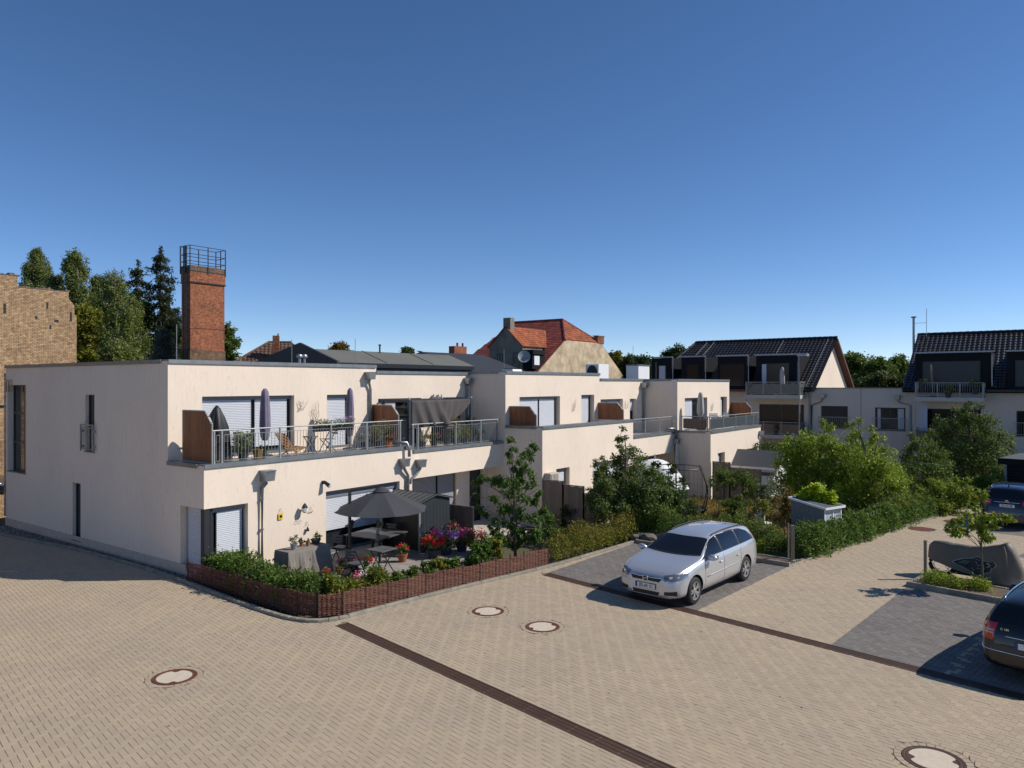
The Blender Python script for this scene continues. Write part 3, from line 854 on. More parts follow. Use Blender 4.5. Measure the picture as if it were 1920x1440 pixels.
# guards at the terrace
railing(h1, (.32, .12, 0), (7.78, .12, 0), 3.17, .92, posts=(.06, .30, 2.25, 4.2, 5.75, 7.35))
screen(h1, .25, .02, 1.48, 3.19, 4.64, 0)
screen(h1, 7.95, .50, 1.85, 3.19, 4.62, 0)
for y in (1.48,): B1('screen_foot', MAT['galv'], h1, .22, .28, y, y + .25, 3.5, 3.56)
downpipe(h1, (1.93, -.15, 2.72), [(1.93, -.12, 2.58), (1.93, -.12, 2.5), (1.80, -.075, 2.33), (1.80, -.075, 0)], .05, .17)
downpipe(h1, (7.62, -.14, 2.62), [(7.62, -.12, 2.5), (7.62, -.12, 2.40), (7.86, -.08, 2.12), (7.86, -.08, 0)], .055, .15)
downpipe(h1, None, [(7.35, .10, 3.34), (7.78, -.10, 3.30), (7.84, -.16, 3.1), (7.84, -.16, 2.80)], .055)
downpipe(h1, (7.72, UP - .15, 5.72), [(7.72, UP - .13, 5.6), (7.70, UP - .1, 5.45), (7.80, UP - .07, 5.2), (7.80, UP - .07, 3.2)], .05, .15)
# wall lamps and flood light (fixed to the house)
mb = MB(); mb.lathe([(.02, 0), (.085, .03), (.10, .16), (.06, .24), (.02, .30)], 8, (3.26, -.17, 1.42)); lp = mb.build('wall_lamp', MAT['black'], h1)
mb = MB(); mb.bar((3.26, 0, 1.5), (3.26, -.17, 1.46), .02); mb.lathe([(.05, -.01), (.05, .01)], 8, (3.26, -.02, 1.5)); mb.build('bracket', MAT['black'], lp)
mb = MB(); mb.lathe([(.088, .0), (.103, .12)], 8, (3.26, -.17, 1.455)); mb.build('lamp_glass', MAT['white'], lp)
mb = MB(); mb.box(4.05, 4.13, -.10, 0, 2.22, 2.32); mb.tube([(4.10, -.08, 2.28), (4.18, -.22, 2.16)], [.05, .075], 8); fl = mb.build('flood_light', MAT['black'], h1)
mb = MB(); mb.tube([(4.18, -.22, 2.16), (4.19, -.24, 2.14)], [.068, .068], 8); mb.build('lens', MAT['white'], fl)

# ---- house 2 ------------------------------------------------------------
h2 = thing('terraced_house', 'cream house with grey fabric hung over its terrace, second in the stepped row', 'house', HO[0], ROT, 'cream flat-roofed houses of the stepped row')
unit(h2, 8.15, 13.6, 2.97, 5.86, [(9.0, 11.55, -.2, 1.83), (12.36, 13.25, -.5, 1.86)], [(8.25, 10.6, 3.0, 4.84), (11.2, 13.3, 3.0, 4.84)], recess=.8, band=1.96)
coping(h2, 8.15, 13.6, UP, UP + .35, 5.86, 'x'); coping(h2, 8.19, 13.58, 0, .30, 2.97, 'x')
window(h2, (0, .8, 0), AX, FY, 9.0, 11.55, -.2, 1.83, mull=(10.42,), shut=((9.06, 10.36, -.1), (10.47, 11.42, -.1)), set_=.12, shmat='shutter_dk', boxh=.05)
dr = window(h2, (0, .8, 0), AX, FY, 12.36, 13.25, -.5, 1.86, trans=(.55,), name='door', set_=.14)
mb = MB(); mb.bar((12.45, .84, .5), (12.45, .84, .75), .025); mb.build('handle', MAT['galv'], dr)
window(h2, (0, UP, 0), AX, FY, 8.25, 10.6, 3.0, 4.84, mull=(9.4,), shut=((8.31, 9.34, 3.9),), boxh=.12)
window(h2, (0, UP, 0), AX, FY, 11.2, 13.3, 3.0, 4.84, mull=(12.2,), boxh=.12)
railing(h2, (8.25, .12, 0), (13.55, .12, 0), 3.0, .92, posts=(.06, .32, 2.45, 4.0, 5.1))
downpipe(h2, (8.47, -.14, 2.52), [(8.47, -.12, 2.4), (8.45, -.12, 2.32), (8.27, -.09, 2.12), (8.0, -.08, 1.95), (7.97, -.08, 1.8)], .05, .15)
downpipe(h2, (13.38, UP - .15, 5.55), [(13.38, UP - .12, 5.4), (13.38, UP - .07, 5.2), (13.38, UP - .07, 3.05)], .05, .14)

# ---- house 3 ------------------------------------------------------------
h3 = thing('terraced_house', 'cream house with a solid parapet round its terrace, behind the slim cherry tree', 'house', HO[1], ROT, 'cream flat-roofed houses of the stepped row')
unit(h3, 0, 7.9, 2.95, 5.90, [(1.03, 2.07, .2, 1.86), (4.04, 7.3, -.5, 1.85)], [(1.0, 4.21, 3.0, 4.84), (6.12, 7.35, 3.0, 4.87)], parapet=3.63)
mb = MB(); wallp(mb, (0, 0, 0), AY, FX, 0, UP, ZB, 3.63); wallp(mb, (0, 0, 0), AY, FX, UP, BK, ZB, 5.90)
mb.quad((.2, .2, 2.9), (.2, UP, 2.9), (.2, UP, 3.63), (.2, .2, 3.63)); mb.build('side_wall', MAT['render'], h3)
coping(h3, 0, 7.9, UP, UP + .35, 5.90, 'x'); coping(h3, 0, .35, UP + .35, BK, 5.90, 'y')
coping(h3, 0, 7.93, 0, .28, 3.63, 'x'); coping(h3, 0, .28, .28, UP, 3.63, 'y')
window(h3, (0, UP, 0), AX, FY, 1.0, 4.21, 3.0, 4.84, mull=(2.72,), shut=((1.06, 2.66, 3.05), (2.78, 4.0, 3.05)), boxh=.12)
window(h3, (0, UP, 0), AX, FY, 6.12, 7.35, 3.0, 4.87, shut=((6.18, 7.1, 3.05),), boxh=.12)
window(h3, (0, 0, 0), AX, FY, 1.03, 2.07, .2, 1.86, shut=((1.09, 1.92, .26),), boxh=.16)
window(h3, (0, 0, 0), AX, FY, 4.04, 7.3, -.5, 1.85, mull=(5.6,), shut=((4.1, 5.5, 1.2), (5.7, 7.2, .9)), boxh=.2)
screen(h3, .28, .5, 1.85, 3.0, 4.46, 0)

# ---- house 4 ------------------------------------------------------------
h4 = thing('terraced_house', 'cream house with a slatted steel railing on its terrace, fourth in the stepped row', 'house', HO[1], ROT, 'cream flat-roofed houses of the stepped row')
unit(h4, 7.9, 12.8, 2.80, 5.64, [(8.3, 9.6, -.6, 1.5), (10.6, 12.2, -.6, 1.5)], [(7.98, 10.36, 2.85, 4.62), (11.14, 11.89, 2.85, 4.60)], recess=.8, band=1.74)
coping(h4, 7.9, 12.8, UP, UP + .35, 5.64, 'x'); coping(h4, 7.94, 12.78, 0, .30, 2.80, 'x')
window(h4, (0, .8, 0), AX, FY, 8.3, 9.6, -.6, 1.5, set_=.12); window(h4, (0, .8, 0), AX, FY, 10.6, 12.2, -.6, 1.5, mull=(11.4,), set_=.12)
window(h4, (0, UP, 0), AX, FY, 7.98, 10.36, 2.85, 4.62, mull=(8.9,), shut=((8.04, 8.84, 2.9), (8.96, 10.2, 2.9)), boxh=.12)
window(h4, (0, UP, 0), AX, FY, 11.14, 11.89, 2.85, 4.60, shut=((11.2, 11.82, 4.0),), boxh=.12)
screen(h4, 7.75, .46, 1.9, 2.9, 4.46, 0)
railing(h4, (7.95, .1, 0), (12.75, .1, 0), 2.84, .80, posts=(.05, 1.45, 3.1, 4.7), single=False, step=.10)
downpipe(h4, (12.58, UP - .15, 5.35), [(12.58, UP - .12, 5.2), (12.62, UP - .07, 5.0), (12.62, UP - .07, 2.85)], .05, .16)
downpipe(h4, (12.62, -.15, 2.3), [(11.7, -.05, 3.02), (12.4, -.12, 3.0), (12.62, -.15, 2.85), (12.62, -.15, 2.4)], .07, .15)
downpipe(h4, None, [(12.62, -.13, 2.2), (12.66, -.07, 1.9), (12.66, -.07, -1)], .05)

# ---- house 5 ------------------------------------------------------------
h5 = thing('terraced_house', 'cream end house farthest along the stepped row, with the closed cream parasol on its terrace', 'house', HO[2], ROT, 'cream flat-roofed houses of the stepped row')
unit(h5, 0, 8.04, 2.86, 5.63, [(1.02, 2.04, .5, 1.68), (4.46, 7.4, -.6, 1.58)], [(.98, 4.19, 2.9, 4.62), (6.29, 7.36, 2.9, 4.62)], lastup=7.75)
mb = MB(); wallp(mb, (0, 0, 0), AY, FX, 0, UP, ZB, 2.86); wallp(mb, (0, 0, 0), AY, FX, UP, BK, ZB, 5.63); mb.build('side_wall', MAT['render'], h5)
coping(h5, 0, 7.75, UP, UP + .35, 5.63, 'x'); coping(h5, 0, .35, UP + .35, BK, 5.63, 'y'); coping(h5, 0, 8.07, 0, .28, 2.86, 'x'); coping(h5, 0, .28, .28, UP, 2.86, 'y')
window(h5, (0, UP, 0), AX, FY, .98, 4.19, 2.9, 4.62, mull=(2.5,), shut=((1.04, 2.42, 2.95),), boxh=.1)
window(h5, (0, UP, 0), AX, FY, 6.29, 7.36, 2.9, 4.62, shut=((6.35, 7.0, 2.95),), boxh=.1)
window(h5, (0, 0, 0), AX, FY, 1.02, 2.04, .5, 1.68, shut=((1.08, 1.7, .6),), boxh=.1)
window(h5, (0, 0, 0), AX, FY, 4.46, 7.4, -.6, 1.58, mull=(5.4,), shut=((5.46, 7.1, .5),), boxh=.1)
screen(h5, 8.05, .6, 1.97, 2.95, 4.27, 0)
B1('screen_board', MAT['cedar'], h5, 7.80, 8.03, 1.86, 1.90, 2.95, 4.26)
MAT['glassrail'] = M('tinted_rail_panel', (.075, .088, .095), .25, spec=.6)
railing(h5, (.06, .1, 0), (7.9, .1, 0), 2.9, .76, posts=(.05, 2.0, 3.9, 5.6, 6.9, 7.7), balusters=False, infill='glassrail')
railing(h5, (.1, 1.70, 0), (.1, .12, 0), 2.9, .76, posts=(.05, 1.5), balusters=False, infill='brownwood')
downpipe(h5, (7.80, -.12, 2.42), [(7.80, -.10, 2.3), (7.86, -.06, 2.0), (7.86, -.06, -1)], .05, .14)

# things standing on the flat roofs -------------------------------------
for k, (u, w, lb) in enumerate(((7.05, -5.0, 'left'), (7.28, -5.0, 'right'))):
    p = R(u, w, 5.9)
    mb = MB(); mb.lathe([(.055, 0), (.055, .50), (.07, .52), (.13, .54), (.13, .60), (.10, .65), (0.001, .67)], 12)
    tag(mb.build('roof_vent', MAT['zinc_pipe'], loc=p, smooth=False), 'grey mushroom vent pipe on the corner house roof, the %s one of the pair' % lb, 'vent', 'vent pipes on the corner house roof')
for u, z in ((3.6, .22), (4.5, .25), (5.7, .2)):
    p = R(u, -4.2, 5.95)
for (u, w, a, h, lb, br) in ((28.4, -4.0, .62, 1.1, 'white box with a round dark fan on the fourth house roof', 1), (33.8, -4.0, .80, 1.12, 'white capped flue box on the roof by the step to the last house', 0)):
    t = thing('roof_flue' if not br else 'air_unit', lb, 'flue' if not br else 'air conditioner', R(u, w, 5.5), ROT)
    B1('casing', MAT['white'], t, -a, a, -.45, .45, 0, h, ch=.02)
    if br:
        mb = MB(); n = 20
        mb.add([(-a - .006, .36 * math.cos(2 * math.pi * k / n), .62 + .42 * math.sin(2 * math.pi * k / n)) for k in range(n)], [tuple(range(n))]); mb.build('fan_opening', MAT['black'], t)
    else: B1('cap', MAT['zinc'], t, -a - .05, a + .05, -.5, .5, h, h + .06)
sk = thing('roof_skylight', 'low white skylight frame on the roof of the parapet house', 'skylight', R(17.2, -2.2, 5.80), ROT)
mb = MB(); mb.hexa([(-.45, -.4, 0), (.45, -.4, 0), (.45, .4, 0), (-.45, .4, 0), (-.35, -.3, .3), (.35, -.3, .3), (.35, .3, .3), (-.35, .3, .3)]); mb.build('kerb_frame', MAT['white'], sk)
B1('dome', MAT['glass'], sk, -.3, .3, -.26, .26, .302, .34)
# lightning rods, thin steel
def u_at(px, w):
    t = (px - 960) / FOC; X = RB.x + RN.x * w; Y = RB.y + RN.y * w
    return (t * Y - X) / (RF.x - t * RF.y)
for i, (px, w, z, h, lb) in enumerate(((331, -2.6, 5.95, 1.25, 'beside the brick tower'), (547, -4, 5.95, 1.1, 'before the brown tiled roof'), (666, -5, 5.95, 1.35, 'before the grey hall roof'), (945, -2.6, 5.8, 1.25, 'before the grey dormer'), (1187, -4.6, 6.6, 1.4, 'behind the white flue box'), (1230, -5.0, 5.6, 1.4, 'before the dark tiled roof'))):
    u = u_at(px, w)
    mb = MB(); mb.tube([(0, 0, 0), (0, 0, h)], .012, 5); mb.box(-.12, .12, -.12, .12, 0, .06)
    tag(mb.build('lightning_rod', MAT['galv'], loc=R(u, w, z)), 'thin steel lightning rod on the terrace roofs, ' + lb, 'lightning rod', 'lightning rods on the terrace roofs')
# ================================================================== roofs of tiles
def tile_field(name, parent, mat, O, A, D, L, H, tw=.30, tl=.34, test=None, lift=.04, amp=.045):
    """rows of pantiles: O upper-left corner, A along the ridge, D down the slope"""
    O = Vector(O); A = Vector(A).normalized(); D = Vector(D).normalized(); N = A.cross(D)
    if N.z < 0: N = -N
    mb = MB(); nc = int(L / tw); nr = max(1, int(H / tl)); prof = [(0, 0), (.22, .55), (.42, 1), (.62, .75), (.8, .12), (1, 0)]
    for r in range(nr):
        for c in range(nc):
            if test and not test((c + .5) * tw, (r + .5) * tl): continue
            top = []; bot = []
            for x, h in prof:
                s = (c + x) * tw
                top.append(O + A * s + D * (r * tl) + N * (h * amp))
                bot.append(O + A * s + D * ((r + 1.04) * tl) + N * (h * amp + lift))
            k = len(prof); vs = top + bot + [b - N * (lift) for b in bot]
            fs = [(i, i + 1, k + i + 1, k + i) for i in range(k - 1)] + [(k + i, k + i + 1, 2 * k + i + 1, 2 * k + i) for i in range(k - 1)]
            mb.add(vs, fs)
    o = mb.build(name, mat, parent, fix=False); o['kind'] = 'stuff'
    return o
def ridge(parent, a, b, mat, r=.11, step=.4):
    a = Vector(a); b = Vector(b); n = max(1, int((b - a).length / step)); mb = MB()
    for k in range(n):
        p = a.lerp(b, k / n); q = a.lerp(b, (k + 1.08) / n); mb.tube([p, q], [r * .9, r * 1.08], 8)
    o = mb.build('ridge_tiles', mat, parent, fix=False); o['kind'] = 'stuff'; return o

MAT['tile_dark'] = M('glazed_dark_tile', (.022, .018, .017), .36, island=.3, spec=.45)
MAT['tile_orange'] = M('orange_clay_tile', (.46, .125, .045), .75, island=.28, var=.45, vscale=.9)
MAT['tile_red'] = M('dark_red_tile', (.27, .055, .038), .7, island=.3, var=.5, vscale=1.2)
MAT['tile_brown'] = M('brown_weathered_tile', (.16, .095, .065), .85, island=.3, var=.5, vscale=1.1)
MAT['clad'] = M('dark_dormer_cladding', (.013, .014, .018), .8, spec=.15)
MAT['hallroof'] = M('hall_roof_felt', (.135, .138, .12), .9, var=.12, vscale=.35)
MAT['hallwall'] = M('hall_gable_sheet', (.035, .037, .042), .6)
MAT['oldrender'] = M('old_grey_render', (.27, .235, .19), .95, var=.35, vscale=1.2, bump=.4, bscale=12)
MAT['oldrender2'] = M('crumbling_gable_render', (.66, .53, .36), .95, col2=(.36, .27, .17), vscale=.9, bump=.7, bscale=7)
MAT['brick_yellow'] = brick_mat('yellow_brick', (.60, .41, .225), (.44, .27, .14), (.25, .165, .10), rowh=.075, bw=.22, grime=(.17, .09, .05), gamt=.7)
MAT['brick_red'] = brick_mat('red_brick', (.50, .165, .062), (.33, .095, .042), (.22, .14, .10), grime=(.06, .035, .026), gamt=.7)
MAT['brick_wall_cap'] = brick_mat('weathered_brick_cap', (.30, .21, .15), (.22, .15, .11), (.20, .17, .14), grime=(.06, .05, .045), gamt=.7)

# ---- yellow brick warehouse wall on the far left -----------------------
wh = thing('brick_warehouse', 'tall windowless yellow brick building at the far left with a broken top edge', 'building', (-24.4, 42, 0), ROT)
mb = MB(); Lw = 44.0     # local x runs along the row, wall faces local -y
prof = [(-Lw, 11.1), (-2.95, 11.1), (-2.95, 10.55), (-.42, 10.50), (-.42, 10.15), (-.12, 9.8), (-.12, 9.3), (0, 9.1)]
pts = [(-Lw, -2.6)] + [(a, z) for a, z in prof] + [(0, -2.6)]
mb.extrude([(a, 0, z) for a, z in pts], (0, 7, 0)); mb.build('wall', MAT['brick_yellow'], wh)
rnd = random.Random(3); mb = MB()
x = -Lw
while x < -.5:      # uneven capping bricks
    w = rnd.choice((.12, .25, .25)); z = 11.1 if x < -2.95 else 10.52
    mb.box(x, x + w - .01, -.03 + rnd.random() * .02, .4, z, z + rnd.choice((.04, .075, .08, .15))); x += w
mb.build('capping', MAT['brick_wall_cap'], wh)['kind'] = 'stuff'
for a, z, w, h in ((-1.55, 9.5, .10, .35), (-2.1, 8.9, .10, .16), (-1.15, 8.8, .22, .14), (-.35, 8.9, .10, .5), (-3.6, 9.1, .12, .5), (-1.4, 8.4, .1, .2)):
    B1('hole', MAT['black'], wh, a, a + w, -.012, .05, z, z + h)
mb = MB(); mb.tube([(-4.2, -.06, 4.3), (-2.4, -.06, 4.3)], .06, 8); mb.build('pipe', MAT['darkmetal'], wh)

# ---- red brick tower with its iron cage ---------------------------------
tw_ = thing('brick_tower', 'square red brick tower with a black iron railing on top', 'tower', (-24.9, 58, 0), ROT)
Wd, Dp, Ht = 2.93, 1.25, 14.45
B1('shaft', MAT['brick_red'], tw_, 0, Wd, 0, Dp, -2.6, 13.3)
MAT['brick_sooty'] = brick_mat('sooty_brick', (.27, .16, .085), (.17, .10, .06), (.16, .12, .09), grime=(.03, .025, .02), gamt=.9)
B1('plinth', MAT['brick_sooty'], tw_, -.05, Wd + .05, -.05, Dp, -2.6, 7.9)
B1('string_course', MAT['brick_sooty'], tw_, -.07, Wd + .07, -.07, Dp + .07, 7.9, 8.05)
B1('string_course', MAT['brick_red'], tw_, -.04, Wd + .04, -.04, Dp + .04, 9.75, 9.86)
B1('head', MAT['brick_red'], tw_, -.04, Wd + .04, -.04, Dp + .04, 13.3, 14.2)
B1('string_course', MAT['darkmetal'], tw_, -.09, Wd + .09, -.09, Dp + .09, 13.27, 13.36)
B1('crown', MAT['brick_sooty'], tw_, -.03, Wd + .03, -.03, Dp + .03, 14.2, 14.62)
B1('iron_band', MAT['darkmetal'], tw_, -.06, Wd + .06, -.06, Dp + .06, 14.17, 14.23)
cg = MB(); z0, z1 = 14.2, 16.15
cor = [(-.05, -.05), (Wd + .05, -.05), (Wd + .05, Dp + .05), (-.05, Dp + .05)]
for i in range(4):
    a, b = cor[i], cor[(i + 1) % 4]
    for z in (14.95, 15.5, z1): cg.bar((*a, z), (*b, z), .045, .045)
cage = cg.build('cage', MAT['darkmetal'], tw_)
for x, y in cor + [(Wd / 2, -.05), (Wd / 2, Dp + .05), (Wd + .05, Dp * .5), (-.05, Dp * .45), (-.25, Dp * .3), (-.25, Dp * .8)]:
    mb = MB(); mb.bar((x, y, 14.0), (x, y, z1), .06, .06); mb.build('cage_post', MAT['darkmetal'], cage)
ld = MB(); ld.bar((-.16, .25, -2), (-.16, .25, 16.1), .05); ld.bar((-.16, .7, -2), (-.16, .7, 16.1), .05); ld = ld.build('ladder', MAT['darkmetal'], tw_); ld['kind'] = 'stuff'
mb = MB(); 
for k in range(56): mb.bar((-.16, .25, k * .3 - 1), (-.16, .7, k * .3 - 1), .025)
mb.build('rungs', MAT['darkmetal'], ld)['kind'] = 'stuff'

# ---- brown tiled hipped house --------------------------------------------
def hip(parent, x0, x1, y0, y1, ze, zr, rx0, rx1, mat, tw=.3, tl=.34, walls=None, zb=-2.6):
    """hipped roof on a rectangle; ridge along local x from rx0 to rx1 at mid depth"""
    ym = (y0 + y1) / 2; run = ym - y0; sl = math.hypot(run, zr - ze)
    if walls: B1('walls', walls, parent, x0 + .4, x1 - .4, y0 + .4, y1 - .4, zb, ze + .15)
    mb = MB(); a, b, c, d = (x0, y0, ze), (x1, y0, ze), (x1, y1, ze), (x0, y1, ze); r0, r1 = (rx0, ym, zr), (rx1, ym, zr)
    mb.quad(a, b, r1, r0); mb.quad(c, d, r0, r1); mb.add([b, c, r1], [(0, 1, 2)]); mb.add([d, a, r0], [(0, 1, 2)])
    rf = mb.build('roof', mat, parent)
    for yy, sgn in ((y0, -1), (y1, 1)):
        D = Vector((0, sgn * run, ze - zr))
        tile_field('tiles', rf, mat, (x0, ym, zr + .02), (1, 0, 0), D, x1 - x0, sl, tw, tl,
                   lambda s, t: s > (rx0 - x0) * (1 - t / sl) and s < (x1 - x0) - (x1 - rx1) * (1 - t / sl))
    for xe, xr, sg in ((x0, rx0, -1), (x1, rx1, 1)):
        rr = abs(xr - xe); s2 = math.hypot(rr, zr - ze); D = Vector((sg * rr, 0, ze - zr))
        tile_field('tiles', rf, mat, (xr, y0, zr + .02), (0, 1, 0), D, y1 - y0, s2, tw, tl, lambda s, t: abs(s - run) < run * t / s2)
    ridge(rf, (rx0, ym, zr + .04), (rx1, ym, zr + .04), mat)
    for q, r_ in ((a, r0), (b, r1), (c, r1), (d, r0)): ridge(rf, (q[0], q[1], q[2] + .04), (r_[0], r_[1], r_[2] + .04), mat, .09)
    return rf
bh = thing('tiled_house', 'low house with a brown weathered hipped roof and a red chimney behind the corner house', 'house', (-19.6, 56.5, 0), rad(14))
hip(bh, -3.6, 6.2, 0, 8.2, 5.6, 8.75, .9, 2.6, MAT['tile_brown'], walls=MAT['oldrender'])
B1('chimney', MAT['brick_red'], bh, 1.35, 1.85, 1.9, 2.5, 6.5, 9.2)
mb = MB(); mb.tube([(1.75, 2.2, 9.2), (1.75, 2.2, 9.38)], .06, 8); mb.build('chimney_pot', MAT['terracotta'], bh)

# ---- long hall with a flat-pitched grey roof -------------------------------
hl = thing('grey_hall', 'long hall with a shallow grey-green felt roof behind the terraces', 'building', (-11.57, 50, 0), ROT)
mb = MB(); L = 14.2
mb.quad((0, 0, 6.86), (L, 0, 6.86), (L, 2.7, 7.82), (0, 2.7, 7.82)); mb.quad((0, 2.7, 7.82), (L, 2.7, 7.82), (L, 9, 6.9), (0, 9, 6.9))
mb.quad((0, 0, 6.86), (L, 0, 6.86), (L, 0, 6.72), (0, 0, 6.72)); mb.build('roof', MAT['hallroof'], hl)
B1('wall', MAT['hallwall'], hl, .1, L - .1, .15, 8.8, -2.6, 6.72)
B1('eaves_board', MAT['darkmetal'], hl, 0, L, -.05, .12, 6.55, 6.84)
mb = MB(); mb.extrude([(-.22, -.1, 6.72), (-.22, -.1, 6.92), (-.22, 3.85, 8.28), (-.22, 9.2, 7.0), (-.22, 9.2, -2.6), (-.22, -.1, -2.6)], (.2, 0, 0)); mb.build('gable_wall', MAT['hallwall'], hl)
mb = MB(); mb.extrude([(L, 1.0, 6.6), (L, 5.9, 8.2), (L, 12, 6.8), (L, 12, -2.6), (L, 1.0, -2.6)], (8.5, 0, 0)); mb.build('rear_hall', MAT['hallwall'], hl)
mb = MB(); mb.bar((L - .2, .9, 6.62), (L - .2, 6.0, 8.25), .5, .05); mb.build('verge', MAT['darkmetal'], hl)
mb = MB(); mb.tube([(6.1, 2.5, 7.7), (6.1, 2.5, 8.3)], .06, 6); mb.lathe([(.1, 0), (.1, .1)], 6, (6.1, 2.5, 8.28)); mb.build('vent_pipe', MAT['black'], hl)
for k in (4.5, 9.4):
    mb = MB(); mb.bar((k, .05, 6.90), (k, 2.68, 7.85), .05, .03); mb.build('roof_seam', MAT['hallroof'], hl)

# ---- old house with the orange half-hipped roof ------------------------------
oh = thing('old_house', 'old grey house with orange clay tiles, a cross gable and a crumbling beige gable end', 'house', (2.94, 75, 0), ROT)
# local x = along the row (depth of the gable end), local y = away from the yard; gable end faces local -y
run = 8.2; zE = 7.0; zR = 12.5; LY = 12.0
gz = lambda s: 7.0 + .672 * s if s < run else 7.0 + .672 * (2 * run - s)
P = [(-1, -2.6), (-1, 6.35), (4.42, 9.98), (11.9, 9.98), (17.2, 6.4), (17.2, -2.6)]
mb = MB(); mb.extrude([(a, 0, z) for a, z in P], (0, .4, 0)); mb.build('gable_wall', MAT['oldrender2'], oh)
B1('body', MAT['oldrender'], oh, -.9, 17.1, .4, LY, -2.6, 6.4)
slope = Vector((-1 - run, 0, 6.33 - zR)); sl = slope.length
mb = MB()
mb.add([(-1, 0, 6.33), (4.42, 0, 9.97), (run, 2.73, zR), (run, LY - 2.5, zR), (-1, LY, 6.33)], [(0, 1, 2, 3, 4)])
mb.add([(17.4, 0, 6.33), (11.98, 0, 9.97), (run, 2.73, zR), (run, LY - 2.5, zR), (17.4, LY, 6.33)], [(4, 3, 2, 1, 0)])
mb.add([(4.42, 0, 9.97), (11.98, 0, 9.97), (run, 2.73, zR)], [(0, 1, 2)])
mb.add([(-1, LY, 6.33), (17.4, LY, 6.33), (run, LY - 2.5, zR)], [(0, 2, 1)])
rf = mb.build('roof', MAT['tile_red'], oh)
hs_ = math.hypot(run - 4.42, zR - 9.97)
def t_main(s, t):   # s along y, t down slope
    f = t / sl
    edge = 2.73 * (1 - t / (sl * (run - 4.42) / 9.2)) if t < sl * (run - 4.42) / 9.2 else 0
    return s > edge and s < LY - 2.5 * (1 - f) - .05
tile_field('tiles', rf, MAT['tile_red'], (run, 0, zR + .02), (0, 1, 0), slope, LY, sl, .28, .36, t_main)
hd = Vector((0, -2.73, 9.97 - zR)); hl_ = hd.length
tile_field('tiles', rf, MAT['tile_orange'], (4.42, 2.73, zR + .02), (1, 0, 0), hd, 7.56, hl_, .28, .36, lambda s, t: abs(s - 3.78) < 3.78 * t / hl_)
ridge(rf, (run, 2.73, zR + .05), (run, LY - 2.5, zR + .05), MAT['tile_red'], .14)
for a in ((4.42, 0, 10.0), (11.98, 0, 10.0)): ridge(rf, a, (run, 2.73, zR + .04), MAT['tile_red'], .13)
B1('low_chimney', MAT['brick_red'], oh, 11.2, 12.6, -.02, .5, 9.9, 10.75); B1('chimney_cap', MAT['greywood'], oh, 11.1, 12.7, -.1, .6, 10.75, 10.85)
# cross gable facing local -x at x = -1
y0, y1, ya, ze, za = 1.42, 5.95, 3.68, 9.25, 11.25
mb = MB(); pg = [(y0 + .15, 5.5), (y0 + .15, ze), (ya, za - .12), (y1 - .15, ze), (y1 - .15, 5.5)]
mb.extrude([(-1.05, a, z) for a, z in pg], (.35, 0, 0)); cgb = mb.build('cross_gable', MAT['oldrender'], oh)
mb = MB(); mb.quad((-1.2, y0, ze - .1), (-1.2, ya, za), (6.4, ya, za), (4.0, y0, ze - .1)); mb.quad((-1.2, y1, ze - .1), (-1.2, ya, za), (6.4, ya, za), (4.0, y1, ze - .1)); mb.build('dormer_roof', MAT['tile_orange'], oh)
dl = math.hypot(ya - y0, za - ze + .1)
tile_field('tiles', cgb, MAT['tile_orange'], (-1.2, ya, za + .02), (1, 0, 0), (0, y0 - ya, ze - .1 - za), 7.2, dl, .28, .34, lambda s, t: s < 6.8 - 2.4 * t / dl)
tile_field('tiles', cgb, MAT['tile_orange'], (-1.2, ya, za + .02), (1, 0, 0), (0, y1 - ya, ze - .1 - za), 7.2, dl, .28, .34, lambda s, t: s < 6.8 - 2.4 * t / dl)
B1('dormer_cheek', MAT['oldrender'], oh, -.75, 2.5, y0 + .15, y0 + .3, 6.0, ze - .1)
B1('chimney', MAT['oldrender'], oh, -1.0, -.3, ya - .55, ya + .35, za - .6, 12.15)
window(oh, (-1.05, 0, 0), AY, FX, 4.05, 4.75, 7.0, 8.5, mull=(4.4,), set_=-.02, fr=.09)
window(oh, (-1.05, 0, 0), AY, FX, 1.95, 2.75, 6.9, 8.55, set_=-.02, fr=.05, pane='glass')
mb = MB(); mb.box(-1.3, .8, .1, 1.4, 8.35, 8.8); mb.build('box_dormer', MAT['clad'], oh)
B1('dormer_front', MAT['clad'], oh, -1.2, 1.0, .25, 1.3, 6.9, 8.35); B1('dormer_light', MAT['white'], oh, -.9, 0, .22, .25, 7.3, 8.2)
# satellite dish on the dormer
sd = thing('satellite_dish', 'grey satellite dish beside the dormer of the old house', 'satellite dish', oh.matrix_basis @ Vector((-1.45, 1.05, 7.75)), ROT)
mb = MB(); n = 18; c = Vector((-.25, -.15, .35)); ax = Vector((-.75, -.6, .25)).normalized(); sx = ax.cross(Z3).normalized(); sy = sx.cross(ax)
vs = [c]; fs = []
for j, (rr, dd) in enumerate(((.25, .01), (.48, .05), (.62, .10))):
    for k in range(n):
        a = 2 * math.pi * k / n; vs.append(c + (sx * math.cos(a) + sy * math.sin(a)) * rr + ax * dd)
for k in range(n):
    fs.append((0, 1 + k, 1 + (k + 1) % n))
    for j in (0, 1): fs.append((1 + j * n + k, 1 + (j + 1) * n + k, 1 + (j + 1) * n + (k + 1) % n, 1 + j * n + (k + 1) % n))
mb.add(vs, fs); mb.build('dish', MAT['galv'], sd, smooth=True)
mb = MB(); mb.tube([c - ax * .1, (.3, 0, .1), (.45, .1, 0)], .03, 6); mb.tube([c - sy * .6, c + ax * .55], .02, 5); mb.build('arm', MAT['galv'], sd)

